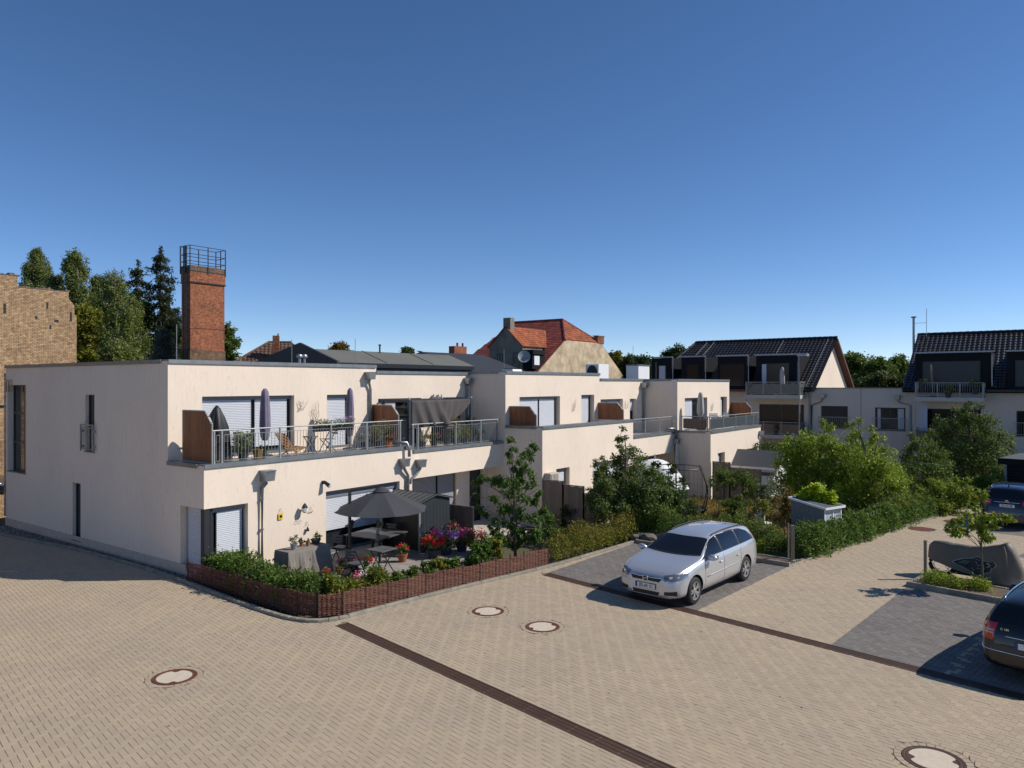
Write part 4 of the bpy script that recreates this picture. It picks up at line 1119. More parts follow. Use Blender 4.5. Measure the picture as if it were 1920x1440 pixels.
# ---- red-roofed house left of it ----------------------------------------------
rh = thing('red_roofed_house', 'dark red roof and wide brick chimney between the grey hall and the old house', 'house', (-6.9, 84, 0), ROT)
hip(rh, 0, 15, 0, 9, 6.6, 9.0, 3.2, 13, MAT['tile_red'], walls=MAT['oldrender'])
B1('chimney', MAT['brick_red'], rh, 5.3, 7.6, 4.0, 4.9, 8.6, 10.0)
for k in (0, 1): mb = MB(); mb.tube([(6.3 + k, 4.4, 10), (6.3 + k, 4.4, 10.45)], .13, 7); mb.build('chimney_pot', MAT['terracotta'], rh)

# ================================================================== apartment houses across the end of the gardens
# frame: local x = RN (to the right), local y = RF (away); fronts face local -y
AROT = math.atan2(RN.y, RN.x)
def A_(w, u, z=0): return R(u, w, z)
def balcony(b, w0, w1, zf, dep=1.45, htop=.92, infill=None, single=False, name='balcony'):
    s = B1(name, MAT['plinth'], b, w0, w1, -dep, -.02, zf - .30, zf - .02); s.data.materials[0] = MAT['slabwhite']
    for (a, c) in (((w0 + .05, -dep + .05, 0), (w1 - .05, -dep + .05, 0)), ((w1 - .05, -dep + .05, 0), (w1 - .05, -.05, 0)), ((w0 + .05, -dep + .05, 0), (w0 + .05, -.05, 0))):
        L = (Vector(c) - Vector(a)).length; n = 3 if L > 2 else 1
        ps = [.03 + (L - .06) * k / n for k in range(n + 1)]
        if infill:
            mb = MB(); mb.bar((a[0], a[1], zf + htop * .48), (c[0], c[1], zf + htop * .48), .02, htop * .72); mb.build('wind_screen', MAT[infill], s)
        # rails and uprights in real geometry, joined: each is a pixel wide here
        mb = MB(); mb.bar((a[0], a[1], zf + htop), (c[0], c[1], zf + htop), .05, .035); mb.bar((a[0], a[1], zf + .08), (c[0], c[1], zf + .08), .03, .03)
        for p in ps:
            q = Vector(a).lerp(Vector(c), p / L); mb.bar((q.x, q.y, zf - .1), (q.x, q.y, zf + htop), .045, .045)
        m = int(L / .13)
        for k in range(m):
            q = Vector(a).lerp(Vector(c), (k + .5) / m); mb.bar((q.x, q.y, zf + .08), (q.x, q.y, zf + htop), .016, .016)
        mb.build('railing', MAT['galv'], s)['kind'] = 'stuff'
    return s
MAT['slabwhite'] = M('balcony_slab_concrete', (.50, .48, .45), .85, var=.12, vscale=3)
MAT['curtain'] = M('curtain', (.50, .52, .58), .9)
def gable_roof(b, x0, x1, y0, y1, ze, zr, ym, hipl=0, over=.35, tiles=(None,)):
    run = ym - y0; D = Vector((0, y0 - ym, ze - zr)); sl = D.length
    mb = MB(); mb.quad((x0, y0, ze), (x1, y0, ze), (x1, ym, zr), (x0 + hipl, ym, zr)); mb.quad((x0, y1, ze), (x1, y1, ze), (x1, ym, zr), (x0 + hipl, ym, zr))
    if hipl: mb.add([(x0, y0, ze), (x0, y1, ze), (x0 + hipl, ym, zr)], [(0, 1, 2)])
    mb.quad((x0, y0, ze - .12), (x1, y0, ze - .12), (x1, ym, zr - .12), (x0 + hipl, ym, zr - .12))
    mb.quad((x0, y1, ze - .12), (x1, y1, ze - .12), (x1, ym, zr - .12), (x0 + hipl, ym, zr - .12))
    rf = mb.build('roof', MAT['tile_dark'], b)
    return rf, D, sl
MAT['glass_dark'] = M('dark_window_glass', (.010, .011, .013), .12, spec=.25)
MAT_G = MAT['glass']
# ---- left apartment house (C) ----
ap = thing('apartment_house', 'apartment house with dark glazed tiles, lit gable and closed parasol on its top balcony', 'apartment building', R(45.7, 0), AROT, 'dark-roofed apartment houses across the gardens')
W0 = 3.97; zr = 9.05; ym = 6.2
mb = MB(); wallp(mb, (0, 0, 0), AX, FY, -9.2, W0, -2.8, 5.1, [(.2, 3.5, 1.7, 3.88), (-3.2, -.6, 1.7, 3.7), (.2, 3.5, -1.3, .9)])
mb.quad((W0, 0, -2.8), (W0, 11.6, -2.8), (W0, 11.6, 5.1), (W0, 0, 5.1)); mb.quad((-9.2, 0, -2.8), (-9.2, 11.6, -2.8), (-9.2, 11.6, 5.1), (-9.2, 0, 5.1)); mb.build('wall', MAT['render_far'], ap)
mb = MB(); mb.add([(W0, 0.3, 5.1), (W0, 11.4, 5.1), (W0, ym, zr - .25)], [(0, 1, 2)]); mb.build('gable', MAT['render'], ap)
MAT['gablebrown'] = M('verge_brown', (.12, .05, .035), .7)
mb = MB(); mb.bar((W0 + .22, 11.9, 5.0), (W0 + .22, ym, zr - .12), .5, .18); mb.build('verge_board', MAT['gablebrown'], ap)
rf, D, sl = gable_roof(ap, -9.6, W0 + .38, -.5, 12.1, 4.95, zr, ym, hipl=2.1)
def t_c(s, t):
    x = -9.6 + s; z = zr + D.z * t / sl
    if x < -9.6 + 2.1 * (1 - t / sl): return False
    return z > 7.62 or x > 3.05 or x < -8.9
tile_field('tiles', rf, MAT['tile_dark'], (-9.6, ym, zr + .02), (1, 0, 0), D, W0 + .38 + 9.6, sl, .30, .36, t_c)
ridge(rf, (-7.5, ym, zr + .05), (W0 + .38, ym, zr + .05), MAT['tile_dark'], .13)
ridge(rf, (-9.6, -.5, 5.0), (-7.5, ym, zr + .03), MAT['tile_dark'], .1)
yd = lambda z: -.5 + (z - 4.95) / (zr - 4.95) * (ym + .5)
for (x0, x1) in ((-8.8, -7.0), (-6.15, -4.2), (-3.1, -.75), (-.05, 3.0)):     # box dormers, front set at the wall
    dm = B1('dormer', MAT['clad'], ap, x0, x1, .02, yd(7.6) + .6, 5.0, 7.55)
    B1('dormer_gutter', MAT['zinc_pipe'], dm, x0 - .1, x1 + .1, -.12, .05, 7.56, 7.66)
    w_ = 1.0 if x1 - x0 < 2 else 1.9
    xc = (x0 + x1) / 2; B1('dormer_window', MAT['glass_dark'], dm, xc - w_ / 2, xc + w_ / 2, -.01, .018, 5.2, 6.95)
    mb = MB(); mb.tube([(x1 + .12, -.02, 7.55), (x1 + .12, -.02, 5.0)], .04, 6); mb.build('downpipe', MAT['zinc_pipe'], dm)
B1('blind', MAT['curtain'], ap, -8.1, -7.55, -.03, -.012, 5.3, 6.9); B1('curtain', MAT['curtain'], ap, .42, .75, -.05, -.012, 4.7, 6.9)
B1('snow_box', MAT['zinc_pipe'], ap, 3.05, 3.75, -.2, .4, 7.45, 7.65)
for x in (-6.35, -5.7): mb = MB(); mb.bar((x, ym, zr + .12), (x - .25, yd(7.7), 7.85), .04, .03); mb.build('roof_ladder_rail', MAT['galv'], ap)
for x in (.25, 3.75): mb = MB(); mb.bar((x, ym, zr + .1), (x - .05, yd(7.8) if x < 1 else yd(5.1), 7.9 if x < 1 else 5.25), .03, .02); mb.build('lightning_strip', MAT['galv'], ap)
balcony(ap, -.40, 3.62, 4.62, infill='glassrail'); balcony(ap, -.40, 3.62, 1.68, infill='brownwood')
for x in (-.34, 3.56): mb = MB(); mb.bar((x, -1.40, -2), (x, -1.40, 4.4), .08, .08); mb.build('balcony_post', MAT['galv'], ap)
window(ap, (0, 0, 0), AX, FY, .2, 3.5, 1.7, 3.88, mull=(1.85,), set_=.12, pane='glass_dark'); window(ap, (0, 0, 0), AX, FY, -3.2, -.6, 1.7, 3.7, mull=(-1.9,), set_=.12, pane='glass_dark'); window(ap, (0, 0, 0), AX, FY, .2, 3.5, -1.3, .9, mull=(1.85,), set_=.12, pane='glass_dark')
B1('eaves_board', MAT['gablebrown'], ap, -9.5, -.4, -.62, -.5, 4.82, 5.0)
mb = MB(); mb.tube([(3.9, -.08, 5.0), (3.9, -.08, -2.0)], .055, 7); mb.build('downpipe', MAT['zinc_pipe'], ap)
# ---- low link between the two ----
lk = thing('link_building', 'plain two-storey link with a flat roof and two barred windows between the dark-roofed houses', 'building', R(45.7, 0), AROT)
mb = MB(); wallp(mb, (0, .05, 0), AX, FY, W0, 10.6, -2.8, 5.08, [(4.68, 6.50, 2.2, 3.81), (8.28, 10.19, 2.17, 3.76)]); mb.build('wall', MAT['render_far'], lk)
B1('roof', MAT['gravelroof'], lk, W0 + .02, 10.58, .3, 11, 4.8, 4.96)
B1('coping', MAT['zinc'], lk, W0 + .02, 10.58, -.02, .4, 5.08, 5.14)
B1('joint', MAT['zinc'], lk, 7.36, 7.39, .035, .055, -2, 5.07)
window(lk, (0, .05, 0), AX, FY, 4.68, 6.50, 2.2, 3.81, mull=(5.6,), shut=((4.74, 6.44, 2.9),), set_=.15, shmat='frame', pane='glass_dark')
window(lk, (0, .05, 0), AX, FY, 8.28, 10.19, 2.17, 3.76, mull=(9.23,), set_=.1, pane='glass_dark')
B1('curtain', MAT['curtain'], lk, 8.42, 8.62, .175, .178, 2.3, 3.68); B1('curtain', MAT['curtain'], lk, 9.7, 10.08, .175, .178, 2.3, 3.68)
for x0, x1 in ((4.5, 6.65), (8.12, 10.38)):
    mb = MB(); mb.bar((x0, -.06, 3.02), (x1, -.06, 3.02), .035, .035); mb.bar((x0, -.06, 2.25), (x1, -.06, 2.25), .03, .03)
    n = int((x1 - x0) / .12)
    for k in range(n + 1): mb.bar((x0 + k * (x1 - x0) / n, -.06, 2.25), (x0 + k * (x1 - x0) / n, -.06, 3.02), .014, .014)
    mb.build('guard_rail', MAT['galv'], lk)['kind'] = 'stuff'
for xh, pth in ((6.75 - 1.55, None),): pass
downpipe(lk, (4.85, -.12, 4.55), [(4.85, -.1, 4.4), (4.7, -.05, 4.1), (4.05, -.05, 3.85), (4.0, -.05, -2)], .05, .15)
downpipe(lk, (9.7, -.12, 4.5), [(9.7, -.1, 4.4), (9.8, -.05, 4.15), (10.5, -.05, 3.95), (10.55, -.05, -2)], .05, .17)
# ---- right apartment house (D) ----
ap2 = thing('apartment_house', 'right-hand apartment house with dark tiles and potted plants on its top balcony', 'apartment building', R(45.7, 0), AROT, 'dark-roofed apartment houses across the gardens')
X0, X1 = 10.6, 26.0
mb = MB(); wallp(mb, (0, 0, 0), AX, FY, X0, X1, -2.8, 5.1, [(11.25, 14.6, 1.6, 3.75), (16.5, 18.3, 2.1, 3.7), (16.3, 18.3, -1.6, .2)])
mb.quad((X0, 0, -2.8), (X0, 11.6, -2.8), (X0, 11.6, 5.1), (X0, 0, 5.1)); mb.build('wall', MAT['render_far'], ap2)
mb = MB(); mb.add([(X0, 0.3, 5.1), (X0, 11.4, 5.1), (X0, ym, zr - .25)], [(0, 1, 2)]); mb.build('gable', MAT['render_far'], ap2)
rf, D, sl = gable_roof(ap2, 10.05, X1, -.5, 12.1, 4.95, zr, ym)
yd = lambda z: -.5 + (z - 4.95) / (zr - 4.95) * (ym + .5)
def t_d(s, t):
    x = 10.05 + s; z = zr + D.z * t / sl
    return z > 7.55 or x < 10.8 or 15.2 < x < 15.95
tile_field('tiles', rf, MAT['tile_dark'], (10.05, ym, zr + .02), (1, 0, 0), D, X1 - 10.05, sl, .30, .36, t_d)
ridge(rf, (10.05, ym, zr + .05), (X1, ym, zr + .05), MAT['tile_dark'], .13)
for x0, x1 in ((10.8, 15.15), (16.0, 21.0)):
    dm = B1('dormer', MAT['clad'], ap2, x0, x1, .02, yd(7.5) + .6, 5.0, 7.45)
    B1('dormer_gutter', MAT['zinc_pipe'], dm, x0 - .05, x1 + .1, -.12, .05, 7.46, 7.56)
    B1('blind', MAT['frame'], dm, x0 + .5, x1 - .65, -.02, .018, 4.9, 6.9)
    for x in (x0 + .47, x1 - .62): B1('blind_rail', MAT['darkmetal'], dm, x - .03, x + .03, -.04, .018, 4.9, 6.9)
mb = MB(); mb.tube([(15.25, -.1, 7.5), (15.2, -.06, 7.2), (15.2, -.06, 5.2)], .045, 7); mb.build('downpipe', MAT['zinc_pipe'], ap2)
B1('eaves_gutter', MAT['darkmetal'], ap2, 14.9, X1, -.65, -.5, 4.90, 5.03)
balcony(ap2, 10.95, 14.88, 4.56); balcony(ap2, 10.95, 14.88, 1.56, infill='brownwood')
for x in (11.0, 14.82): mb = MB(); mb.bar((x, -1.40, -2), (x, -1.40, 4.3), .07, .07); mb.build('balcony_post', MAT['galv'], ap2)
window(ap2, (0, 0, 0), AX, FY, 11.25, 14.6, 1.6, 3.75, mull=(12.9,), set_=.12, pane='glass_dark')
window(ap2, (0, 0, 0), AX, FY, 16.5, 18.3, 2.1, 3.7, mull=(17.4,), set_=.1, pane='glass_dark'); window(ap2, (0, 0, 0), AX, FY, 16.3, 18.3, -1.6, .2, set_=.1, pane='glass_dark')
mb = MB(); mb.bar((16.35, -.1, 2.95), (18.4, -.1, 2.95), .035); mb.bar((16.35, -.1, 2.2), (18.4, -.1, 2.2), .03)
for k in range(17): mb.bar((16.4 + k * .12, -.1, 2.2), (16.4 + k * .12, -.1, 2.95), .014)
mb.build('guard_rail', MAT['galv'], ap2)['kind'] = 'stuff'
mb = MB(); pl = MB()
for k in range(7): pl.bar((11.15 + k * .075, -.9, 4.1 - .02 * k), (11.15 + k * .075, -.9, 1.7), .05, .07)
pl.build('folded_curtain', MAT['curtain'], ap2)
fp = thing('flue_mast', 'tall white flue pipe with a thin side aerial rising left of the right-hand tiled roof', 'flue pipe', R(51.5, 9.85, 0), AROT)
q = R(51.5, 8.6)   # shifted so that it stands clear of the gable
mb = MB(); mb.tube([(0, 0, -2.6), (0, 0, 10.35)], .085, 10); mb.build('pipe', MAT['zinc_pipe'], fp)
mb = MB(); mb.lathe([(.12, 0), (.2, .05), (.2, .1), (.05, .12)], 10, (0, 0, 10.35)); mb.build('cowl', MAT['zinc_pipe'], fp)
mb = MB(); mb.tube([(.85, 0, 7.0), (.85, 0, 11.0)], .02, 5); mb.bar((0, 0, 9.95), (.85, 0, 9.95), .025); mb.bar((0, 0, 9.0), (.85, 0, 9.0), .025); mb.build('aerial', MAT['galv'], fp)
# ================================================================== vegetation
def leaf_mesh(P, size, aspect=.5, up=.35, droop=0.0, rng=RNG, outc=None):
    """one folded leaf-shaped face per point"""
    n = len(P)
    nrm = rng.normal(size=(n, 3)); nrm[:, 2] = np.abs(nrm[:, 2]) + up
    if outc is not None:
        o = P - outc; o /= np.linalg.norm(o, axis=1, keepdims=True) + 1e-6; nrm = nrm * .6 + o * .9
    nrm /= np.linalg.norm(nrm, axis=1, keepdims=True)
    t = rng.normal(size=(n, 3)); t[:, 2] -= droop
    t -= nrm * np.sum(t * nrm, axis=1, keepdims=True); t /= np.linalg.norm(t, axis=1, keepdims=True) + 1e-9
    b = np.cross(nrm, t)
    s = (size * rng.uniform(.65, 1.3, n))[:, None]
    V = np.empty((n, 4, 3))
    V[:, 0] = P; V[:, 1] = P + t * s * .5 + b * s * aspect * .5 + nrm * s * .08
    V[:, 2] = P + t * s; V[:, 3] = P + t * s * .5 - b * s * aspect * .5 + nrm * s * .08
    me = bpy.data.meshes.new('leaves')
    me.vertices.add(n * 4); me.vertices.foreach_set('co', V.ravel().astype('f'))
    me.loops.add(n * 4); me.loops.foreach_set('vertex_index', np.arange(n * 4, dtype=np.int32))
    me.polygons.add(n); me.polygons.foreach_set('loop_start', (np.arange(n) * 4).astype(np.int32)); me.polygons.foreach_set('loop_total', np.full(n, 4, np.int32))
    me.polygons.foreach_set('use_smooth', [False] * n); me.update(calc_edges=True)
    return me
def clump_pts(c, r, n, sub=None, sq=(1, 1, .85), rng=RNG):
    m = sub or max(4, int(n / 45))
    d = rng.normal(size=(m, 3)); d /= np.linalg.norm(d, axis=1, keepdims=True)
    sc = d * (rng.uniform(.15, 1, m)[:, None] ** .55) * r * np.array(sq)
    k = rng.integers(0, m, n)
    return np.array(c) + sc[k] + rng.normal(size=(n, 3)) * r * .17
def bent(a, b, k=.15, n=4):
    a = Vector(a); b = Vector(b); L = (b - a).length; m = Vector((random.uniform(-1, 1), random.uniform(-1, 1), random.uniform(.2, 1))) * L * k
    return [a.lerp(b, i / n) + m * math.sin(math.pi * i / n) for i in range(n + 1)]
def tree(name, label, cat, base, clumps, tr=.08, dens=900, leaf=.09, mleaf='leaf_pear', mbark='bark', group=None, droop=.4, aspect=.5,
         tops=None, weep=0, limbs=True, nmax=60000, mleaf2=None, up=.35, crownname='crown'):
    base = Vector(base); t = thing(name, label, cat, base, 0, group)
    if base.z > -2: dens *= 2.4; nmax *= 1.7
    cl = [(Vector(c[:3]) - base, c[3]) for c in clumps]
    top = max(cl, key=lambda c: c[0].z)
    ax = [Vector((0, 0, -.15))]
    H = top[0].z
    cx = sum(c.x * r for c, r in cl) / sum(r for _, r in cl); cy = sum(c.y * r for c, r in cl) / sum(r for _, r in cl)
    for k in range(1, 6):
        f = k / 5; ax.append(Vector((cx * f * (1 - f) * 1.6 + top[0].x * f * f + random.uniform(-.02, .02) * H, cy * f * (1 - f) * 1.6 + top[0].y * f * f, H * f * .95)))
    mb = MB(); mb.tube(ax, [tr * (1 - .16 * k) for k in range(6)], 8)
    tk = mb.build('trunk', MAT[mbark], t, smooth=True)
    if limbs:
        mb = MB()
        for c, r in cl:
            f = min(.9, max(.12, (c.z - r * .8) / H * .75)); i = int(f * 5); a = ax[i].lerp(ax[min(5, i + 1)], f * 5 - i)
            rr = tr * .42 * (1 - f * .6)
            mb.tube(bent(a, c), [rr, rr * .8, rr * .6, rr * .45, rr * .25], 5, cap=False)
            for _ in range(3):
                e = c + Vector((random.uniform(-1, 1), random.uniform(-1, 1), random.uniform(-.4, 1))) * r * .85
                mb.tube(bent(c, e, .1, 2), [rr * .3, rr * .22, rr * .1], 4, cap=False)
        o = mb.build('branches', MAT[mbark], t, fix=False); o['kind'] = 'stuff'
    P = []
    tot = sum(r ** 2.3 for _, r in cl)
    for c, r in cl:
        n = int(min(dens * r ** 2.3, nmax * r ** 2.3 / tot)) + 20
        p = clump_pts(c, r, n)
        if weep: p[:, 2] -= RNG.random(n) ** 1.3 * weep * r
        P.append(p)
    P = np.concatenate(P)
    P[:, 2] = np.maximum(P[:, 2], .03)
    o = link_mesh(crownname, leaf_mesh(P, leaf, aspect, up, droop), MAT[mleaf], t); o['kind'] = 'stuff'
    if mleaf2:
        k = RNG.random(len(P)) < .16
        o = link_mesh('young_leaves', leaf_mesh(P[k] + np.array([0, 0, .04]), leaf, aspect, .6, 0), MAT[mleaf2], t); o['kind'] = 'stuff'
    return t
def PX(px, py, Y): return ((px - 960) / FOC * Y, Y, CAM_H + (720 - py) / FOC * Y)
def CL(Y, items, dy=.5, seed=0):
    rr = random.Random(seed); out = []
    for it in items:
        px, py, r = it[:3]; yy = Y + (it[3] if len(it) > 3 else rr.uniform(-dy, dy))
        out.append((*PX(px, py, yy), r))
    return out
def hedge(label, line, w, h, n, leaf=.085, mleaf='leaf_laurel', z=0.0, group=None, name='hedge', cat='hedge', rough=.14, aspect=.42, up=.3, mleaf2=None):
    """clipped or loose hedge along a polyline: stems and a shell of leaves with lumps and hollows"""
    line = [Vector((p[0], p[1], 0)) for p in line]; seg = [(b - a).length for a, b in zip(line[:-1], line[1:])]; L = sum(seg); cum = np.cumsum([0] + seg)
    s = RNG.random(n) * L; i = np.clip(np.searchsorted(cum, s, 'right') - 1, 0, len(seg) - 1)
    A = np.array([tuple(p) for p in line]); d = (A[1:] - A[:-1]) / np.array(seg)[:, None]; nn = np.stack([-d[:, 1], d[:, 0], d[:, 2]], 1)
    C = A[i] + d[i] * (s - cum[i])[:, None]
    ph = RNG.random(6) * 6.3
    lump = 1 + rough * (np.sin(s * 2.1 + ph[0]) * .6 + np.sin(s * 5.3 + ph[1]) * .5 + np.sin(s * 11 + ph[2]) * .4)
    a = RNG.random(n) * 1.12 * math.pi - .06 * math.pi
    rr = RNG.random(n) ** .38
    # sub-shrubs so that gaps open between them
    k = (np.abs(np.sin(s * math.pi / .62 + ph[3] + .5 * np.sin(s))) ** .5) * .34 + .68
    shoot = RNG.random(n) < .07
    off = np.cos(a) * w / 2 * rr * lump * k; zz = (np.sin(a) ** .55 if False else np.abs(np.sin(a)) ** .6 * np.sign(np.sin(a))) * h * rr * lump * k
    zz = np.where(zz < .04, RNG.random(n) * h * .6, zz)
    P = C + nn[i] * off[:, None]; P[:, 2] = zz
    P[:, 2] += np.where(shoot, RNG.random(n) ** 2 * h * .42 * (np.sin(s * 37 + ph[4]) > -.2), 0)
    P += RNG.normal(size=P.shape) * .03
    P[:, 2] = np.maximum(P[:, 2], .02)
    base = Vector((float(A[0][0]), float(A[0][1]), z)); t = thing(name, label, cat, base, 0, group)
    Q = P - np.array([base.x, base.y, 0])
    o = link_mesh('foliage', leaf_mesh(Q, leaf, aspect, up, -.3), MAT[mleaf], t); o['kind'] = 'stuff'
    if mleaf2:
        q = Q[Q[:, 2] > h * .75]; q = q[RNG.random(len(q)) < .45] + np.array([0, 0, .03])
        o = link_mesh('young_leaves', leaf_mesh(q, leaf, aspect, .5, -.6), MAT[mleaf2], t); o['kind'] = 'stuff'
    mb = MB()
    for k in range(int(L / .33)):
        s0 = (k + random.random() * .6) * .33; j = min(len(seg) - 1, int(np.searchsorted(cum, s0, 'right') - 1)); c = line[j] + (line[j + 1] - line[j]).normalized() * (s0 - cum[j]) - base
        c.z = 0
        for _ in range(3):
            e = c + Vector((random.uniform(-.5, .5) * w, random.uniform(-.5, .5) * w, h * random.uniform(.6, .9))); mb.tube([c, c.lerp(e, .5) + Vector((0, 0, .05)), e], [.012, .009, .004], 4, cap=False)
    o = mb.build('stems', MAT['bark'], t, fix=False); o['kind'] = 'stuff'
    return t

# ---- trees behind the buildings -------------------------------------------
G1 = 'trees beyond the houses'
def ell(cx, cy, cz, rx, rz, n, r0, seed=0, hole=.2, taper=0):
    rr = random.Random(seed); out = []
    for _ in range(n):
        a = rr.random() * 6.283; v = rr.uniform(-1, 1); q = math.sqrt(1 - v * v) * (rr.uniform(hole, 1) ** .6)
        q *= 1 - taper * v
        out.append((cx + rx * q * math.cos(a), cy + rx * q * math.sin(a), cz + rz * v, r0 * rr.uniform(.7, 1.25) * (1 - taper * .5 * v)))
    return out
def bgtree(label, px, top, bot, wpx, Y, n, r0, leaf, mleaf, dens, name='tree', seed=1, weep=0, mbark='bark', nmax=34000, base=None, droop=.4, aspect=.6, tr=.22, group=None):
    zt = CAM_H + (720 - top) / FOC * Y; zb = CAM_H + (720 - bot) / FOC * Y; X = (px - 960) / FOC * Y; rx = wpx / FOC * Y / 2
    cl = ell(X, Y, (zt + zb) / 2, max(.3, rx - r0 * .6), max(.3, (zt - zb) / 2 - r0 * .5), n, r0, seed, .2, .4 if weep > 0 else .12)
    return tree(name, label, 'tree', (X, Y, -2.5), cl, tr, dens, leaf, mleaf, mbark, group, droop, aspect, weep=weep, nmax=nmax)
bgtree('tall birch above the yellow brick wall, leftmost of the trees', 70, 462, 640, 74, 76, 90, .75, .19, 'leaf_birch', 1200, 'birch_tree', 2, 1.4, 'bark_birch')
bgtree('feathery birch second from the left, its top leaning right', 140, 466, 650, 66, 73, 80, .68, .19, 'leaf_birch', 1200, 'birch_tree', 3, 1.4, 'bark_birch')
bgtree('broad weeping birch left of the dark spruces with hanging strands', 214, 502, 700, 112, 67, 110, .75, .18, 'leaf_birch', 1200, 'birch_tree', 4, 2.6, 'bark_birch', 40000, droop=2)
bgtree('bright yellow-green leafy tree low beside the yellow brick wall', 160, 575, 700, 56, 58, 26, .85, .24, 'leaf_yellowgreen', 700, seed=5)
bgtree('low weeping willow-like tree just above the corner house roof', 225, 628, 720, 92, 56, 30, .7, .20, 'leaf_birch', 1100, seed=6, weep=1.4, droop=2)
bgtree('dark leafy tree filling the gap before the brick tower', 322, 580, 700, 60, 75, 24, 1.0, .26, 'leaf_dark', 700, seed=7)
bgtree('leafy tree peeping out right of the brick tower', 424, 606, 700, 40, 75, 16, .8, .24, 'leaf_pear', 700, seed=8)
bgtree('dark rounded treetop over the grey hall roof, left one', 642, 642, 690, 54, 110, 18, 1.0, .32, 'leaf_red', 700, seed=9)
bgtree('small green treetop over the grey hall roof, right one', 766, 651, 690, 48, 112, 14, .9, .32, 'leaf_far', 700, seed=10)
bgtree('low treetop left of the brown tiled house', 478, 666, 700, 60, 90, 14, .8, .26, 'leaf_dark', 700, seed=11)
bgtree('thin sprig of a treetop above the brown tiled roof', 516, 640, 668, 16, 90, 6, .35, .25, 'leaf_pear', 900, seed=12, tr=.06)
bgtree('light green tree edge behind the beige gable end', 1150, 655, 720, 40, 95, 16, .9, .28, 'leaf_yellowgreen', 700, seed=13)
bgtree('dark round tree between the old house and the white flue box', 1192, 660, 740, 66, 90, 28, 1.1, .30, 'leaf_dark', 900, seed=14)
bgtree('dark treetop behind the left apartment roof', 1268, 655, 720, 80, 95, 20, 1.1, .30, 'leaf_dark', 800, seed=15)
bgtree('broad green tree right beside the lit gable', 1600, 664, 745, 78, 84, 36, 1.35, .30, 'leaf_pear', 900, seed=16, nmax=30000)
bgtree('green tree in the middle between the two apartment houses', 1648, 681, 745, 64, 80, 28, 1.1, .30, 'leaf_pear', 900, seed=17)
bgtree('low green tree left of the white flue mast', 1686, 672, 745, 50, 88, 24, 1.1, .30, 'leaf_pear', 900, seed=18)
bgtree('treetop peeping over the ridge of the right apartment house', 1812, 624, 660, 26, 85, 8, .6, .26, 'leaf_grey', 900, seed=19, tr=.1)
bgtree('dark bush behind the flat link roof', 1655, 700, 760, 120, 70, 26, 1.0, .26, 'leaf_far', 800, seed=20)

bgtree('pale loose birch crown merging with the yellow brick wall top', 105, 505, 690, 84, 74, 80, .72, .19, 'leaf_birch', 1200, 'birch_tree', 22, 1.6, 'bark_birch')
bgtree('dark understorey tree between the weeping birch and the spruces', 250, 560, 700, 66, 70, 34, 1.0, .26, 'leaf_dark', 800, seed=23)
bgtree('grey-green birch behind the weeping birch', 185, 512, 690, 60, 76, 70, .72, .19, 'leaf_birch', 1200, 'birch_tree', 24, 1.6, 'bark_birch')
def spruce(label, px, top, Y, base_r, zb, seed, mleaf='leaf_spruce', n_lv=26, group='dark spruces beside the brick tower', leaf=.30, dr=.45):
    rr = random.Random(seed); X = (px - 960) / FOC * Y; zt = CAM_H + (720 - top) / FOC * Y; b = Vector((X, Y, -2.5)); H = zt + 2.5
    t = thing('spruce_tree', label, 'tree', b, 0, group)
    mb = MB(); mb.tube([(0, 0, 0), (0, 0, H * .6), (0, 0, H * .97)], [.28, .14, .02], 7); mb.build('trunk', MAT['bark'], t)
    mb = MB(); P = []
    tz = RNG.random(150); P.append(np.stack([RNG.normal(size=150) * (.06 + .16 * tz), RNG.normal(size=150) * (.06 + .16 * tz), H - tz * H * .09], 1))
    for k in range(n_lv):
        f = k / n_lv; z = (zb + 2.5) + (H - zb - 2.5) * f; R_ = base_r * (1 - f) ** .62 + .15
        m = rr.randint(7, 9)
        for j in range(m):
            a = rr.random() * 6.283; L = R_ * rr.uniform(.45, 1.2); q = []
            for i in range(5):
                s = i / 4; q.append(Vector((math.cos(a) * L * s, math.sin(a) * L * s, z - dr * L * math.sin(s * 2.0) + .18 * L * s * s)))
            mb.tube(q, [.05, .04, .03, .02, .01], 4, cap=False)
            nn = int(60 * L) + 14; s = RNG.random(nn) ** .7
            pts = np.stack([np.interp(s, np.linspace(0, 1, 5), [v[c] for v in q]) for c in range(3)], 1)
            hang = RNG.random(nn) ** 1.7 * .8 * (.3 + .7 * s)
            pts[:, 2] -= hang; pts[:, :2] += RNG.normal(size=(nn, 2)) * .10
            P.append(pts)
    mb.build('branches', MAT['bark'], t, fix=False)['kind'] = 'stuff'
    o = link_mesh('crown', leaf_mesh(np.concatenate(P), leaf, .35, .2, 1.2), MAT[mleaf], t); o['kind'] = 'stuff'
spruce('tallest dark spruce with drooping tiers just left of the brick tower', 301, 460, 71, 3.5, 3.5, 1, n_lv=17)
spruce('shorter dark spruce left of the tallest one', 259, 486, 73, 3.2, 3.5, 2, n_lv=15)
spruce('small blue-grey spruce low beneath the tall dark ones', 308, 612, 60, 2.0, 4.5, 3, 'leaf_bluespruce', 20, None, .22, .2)

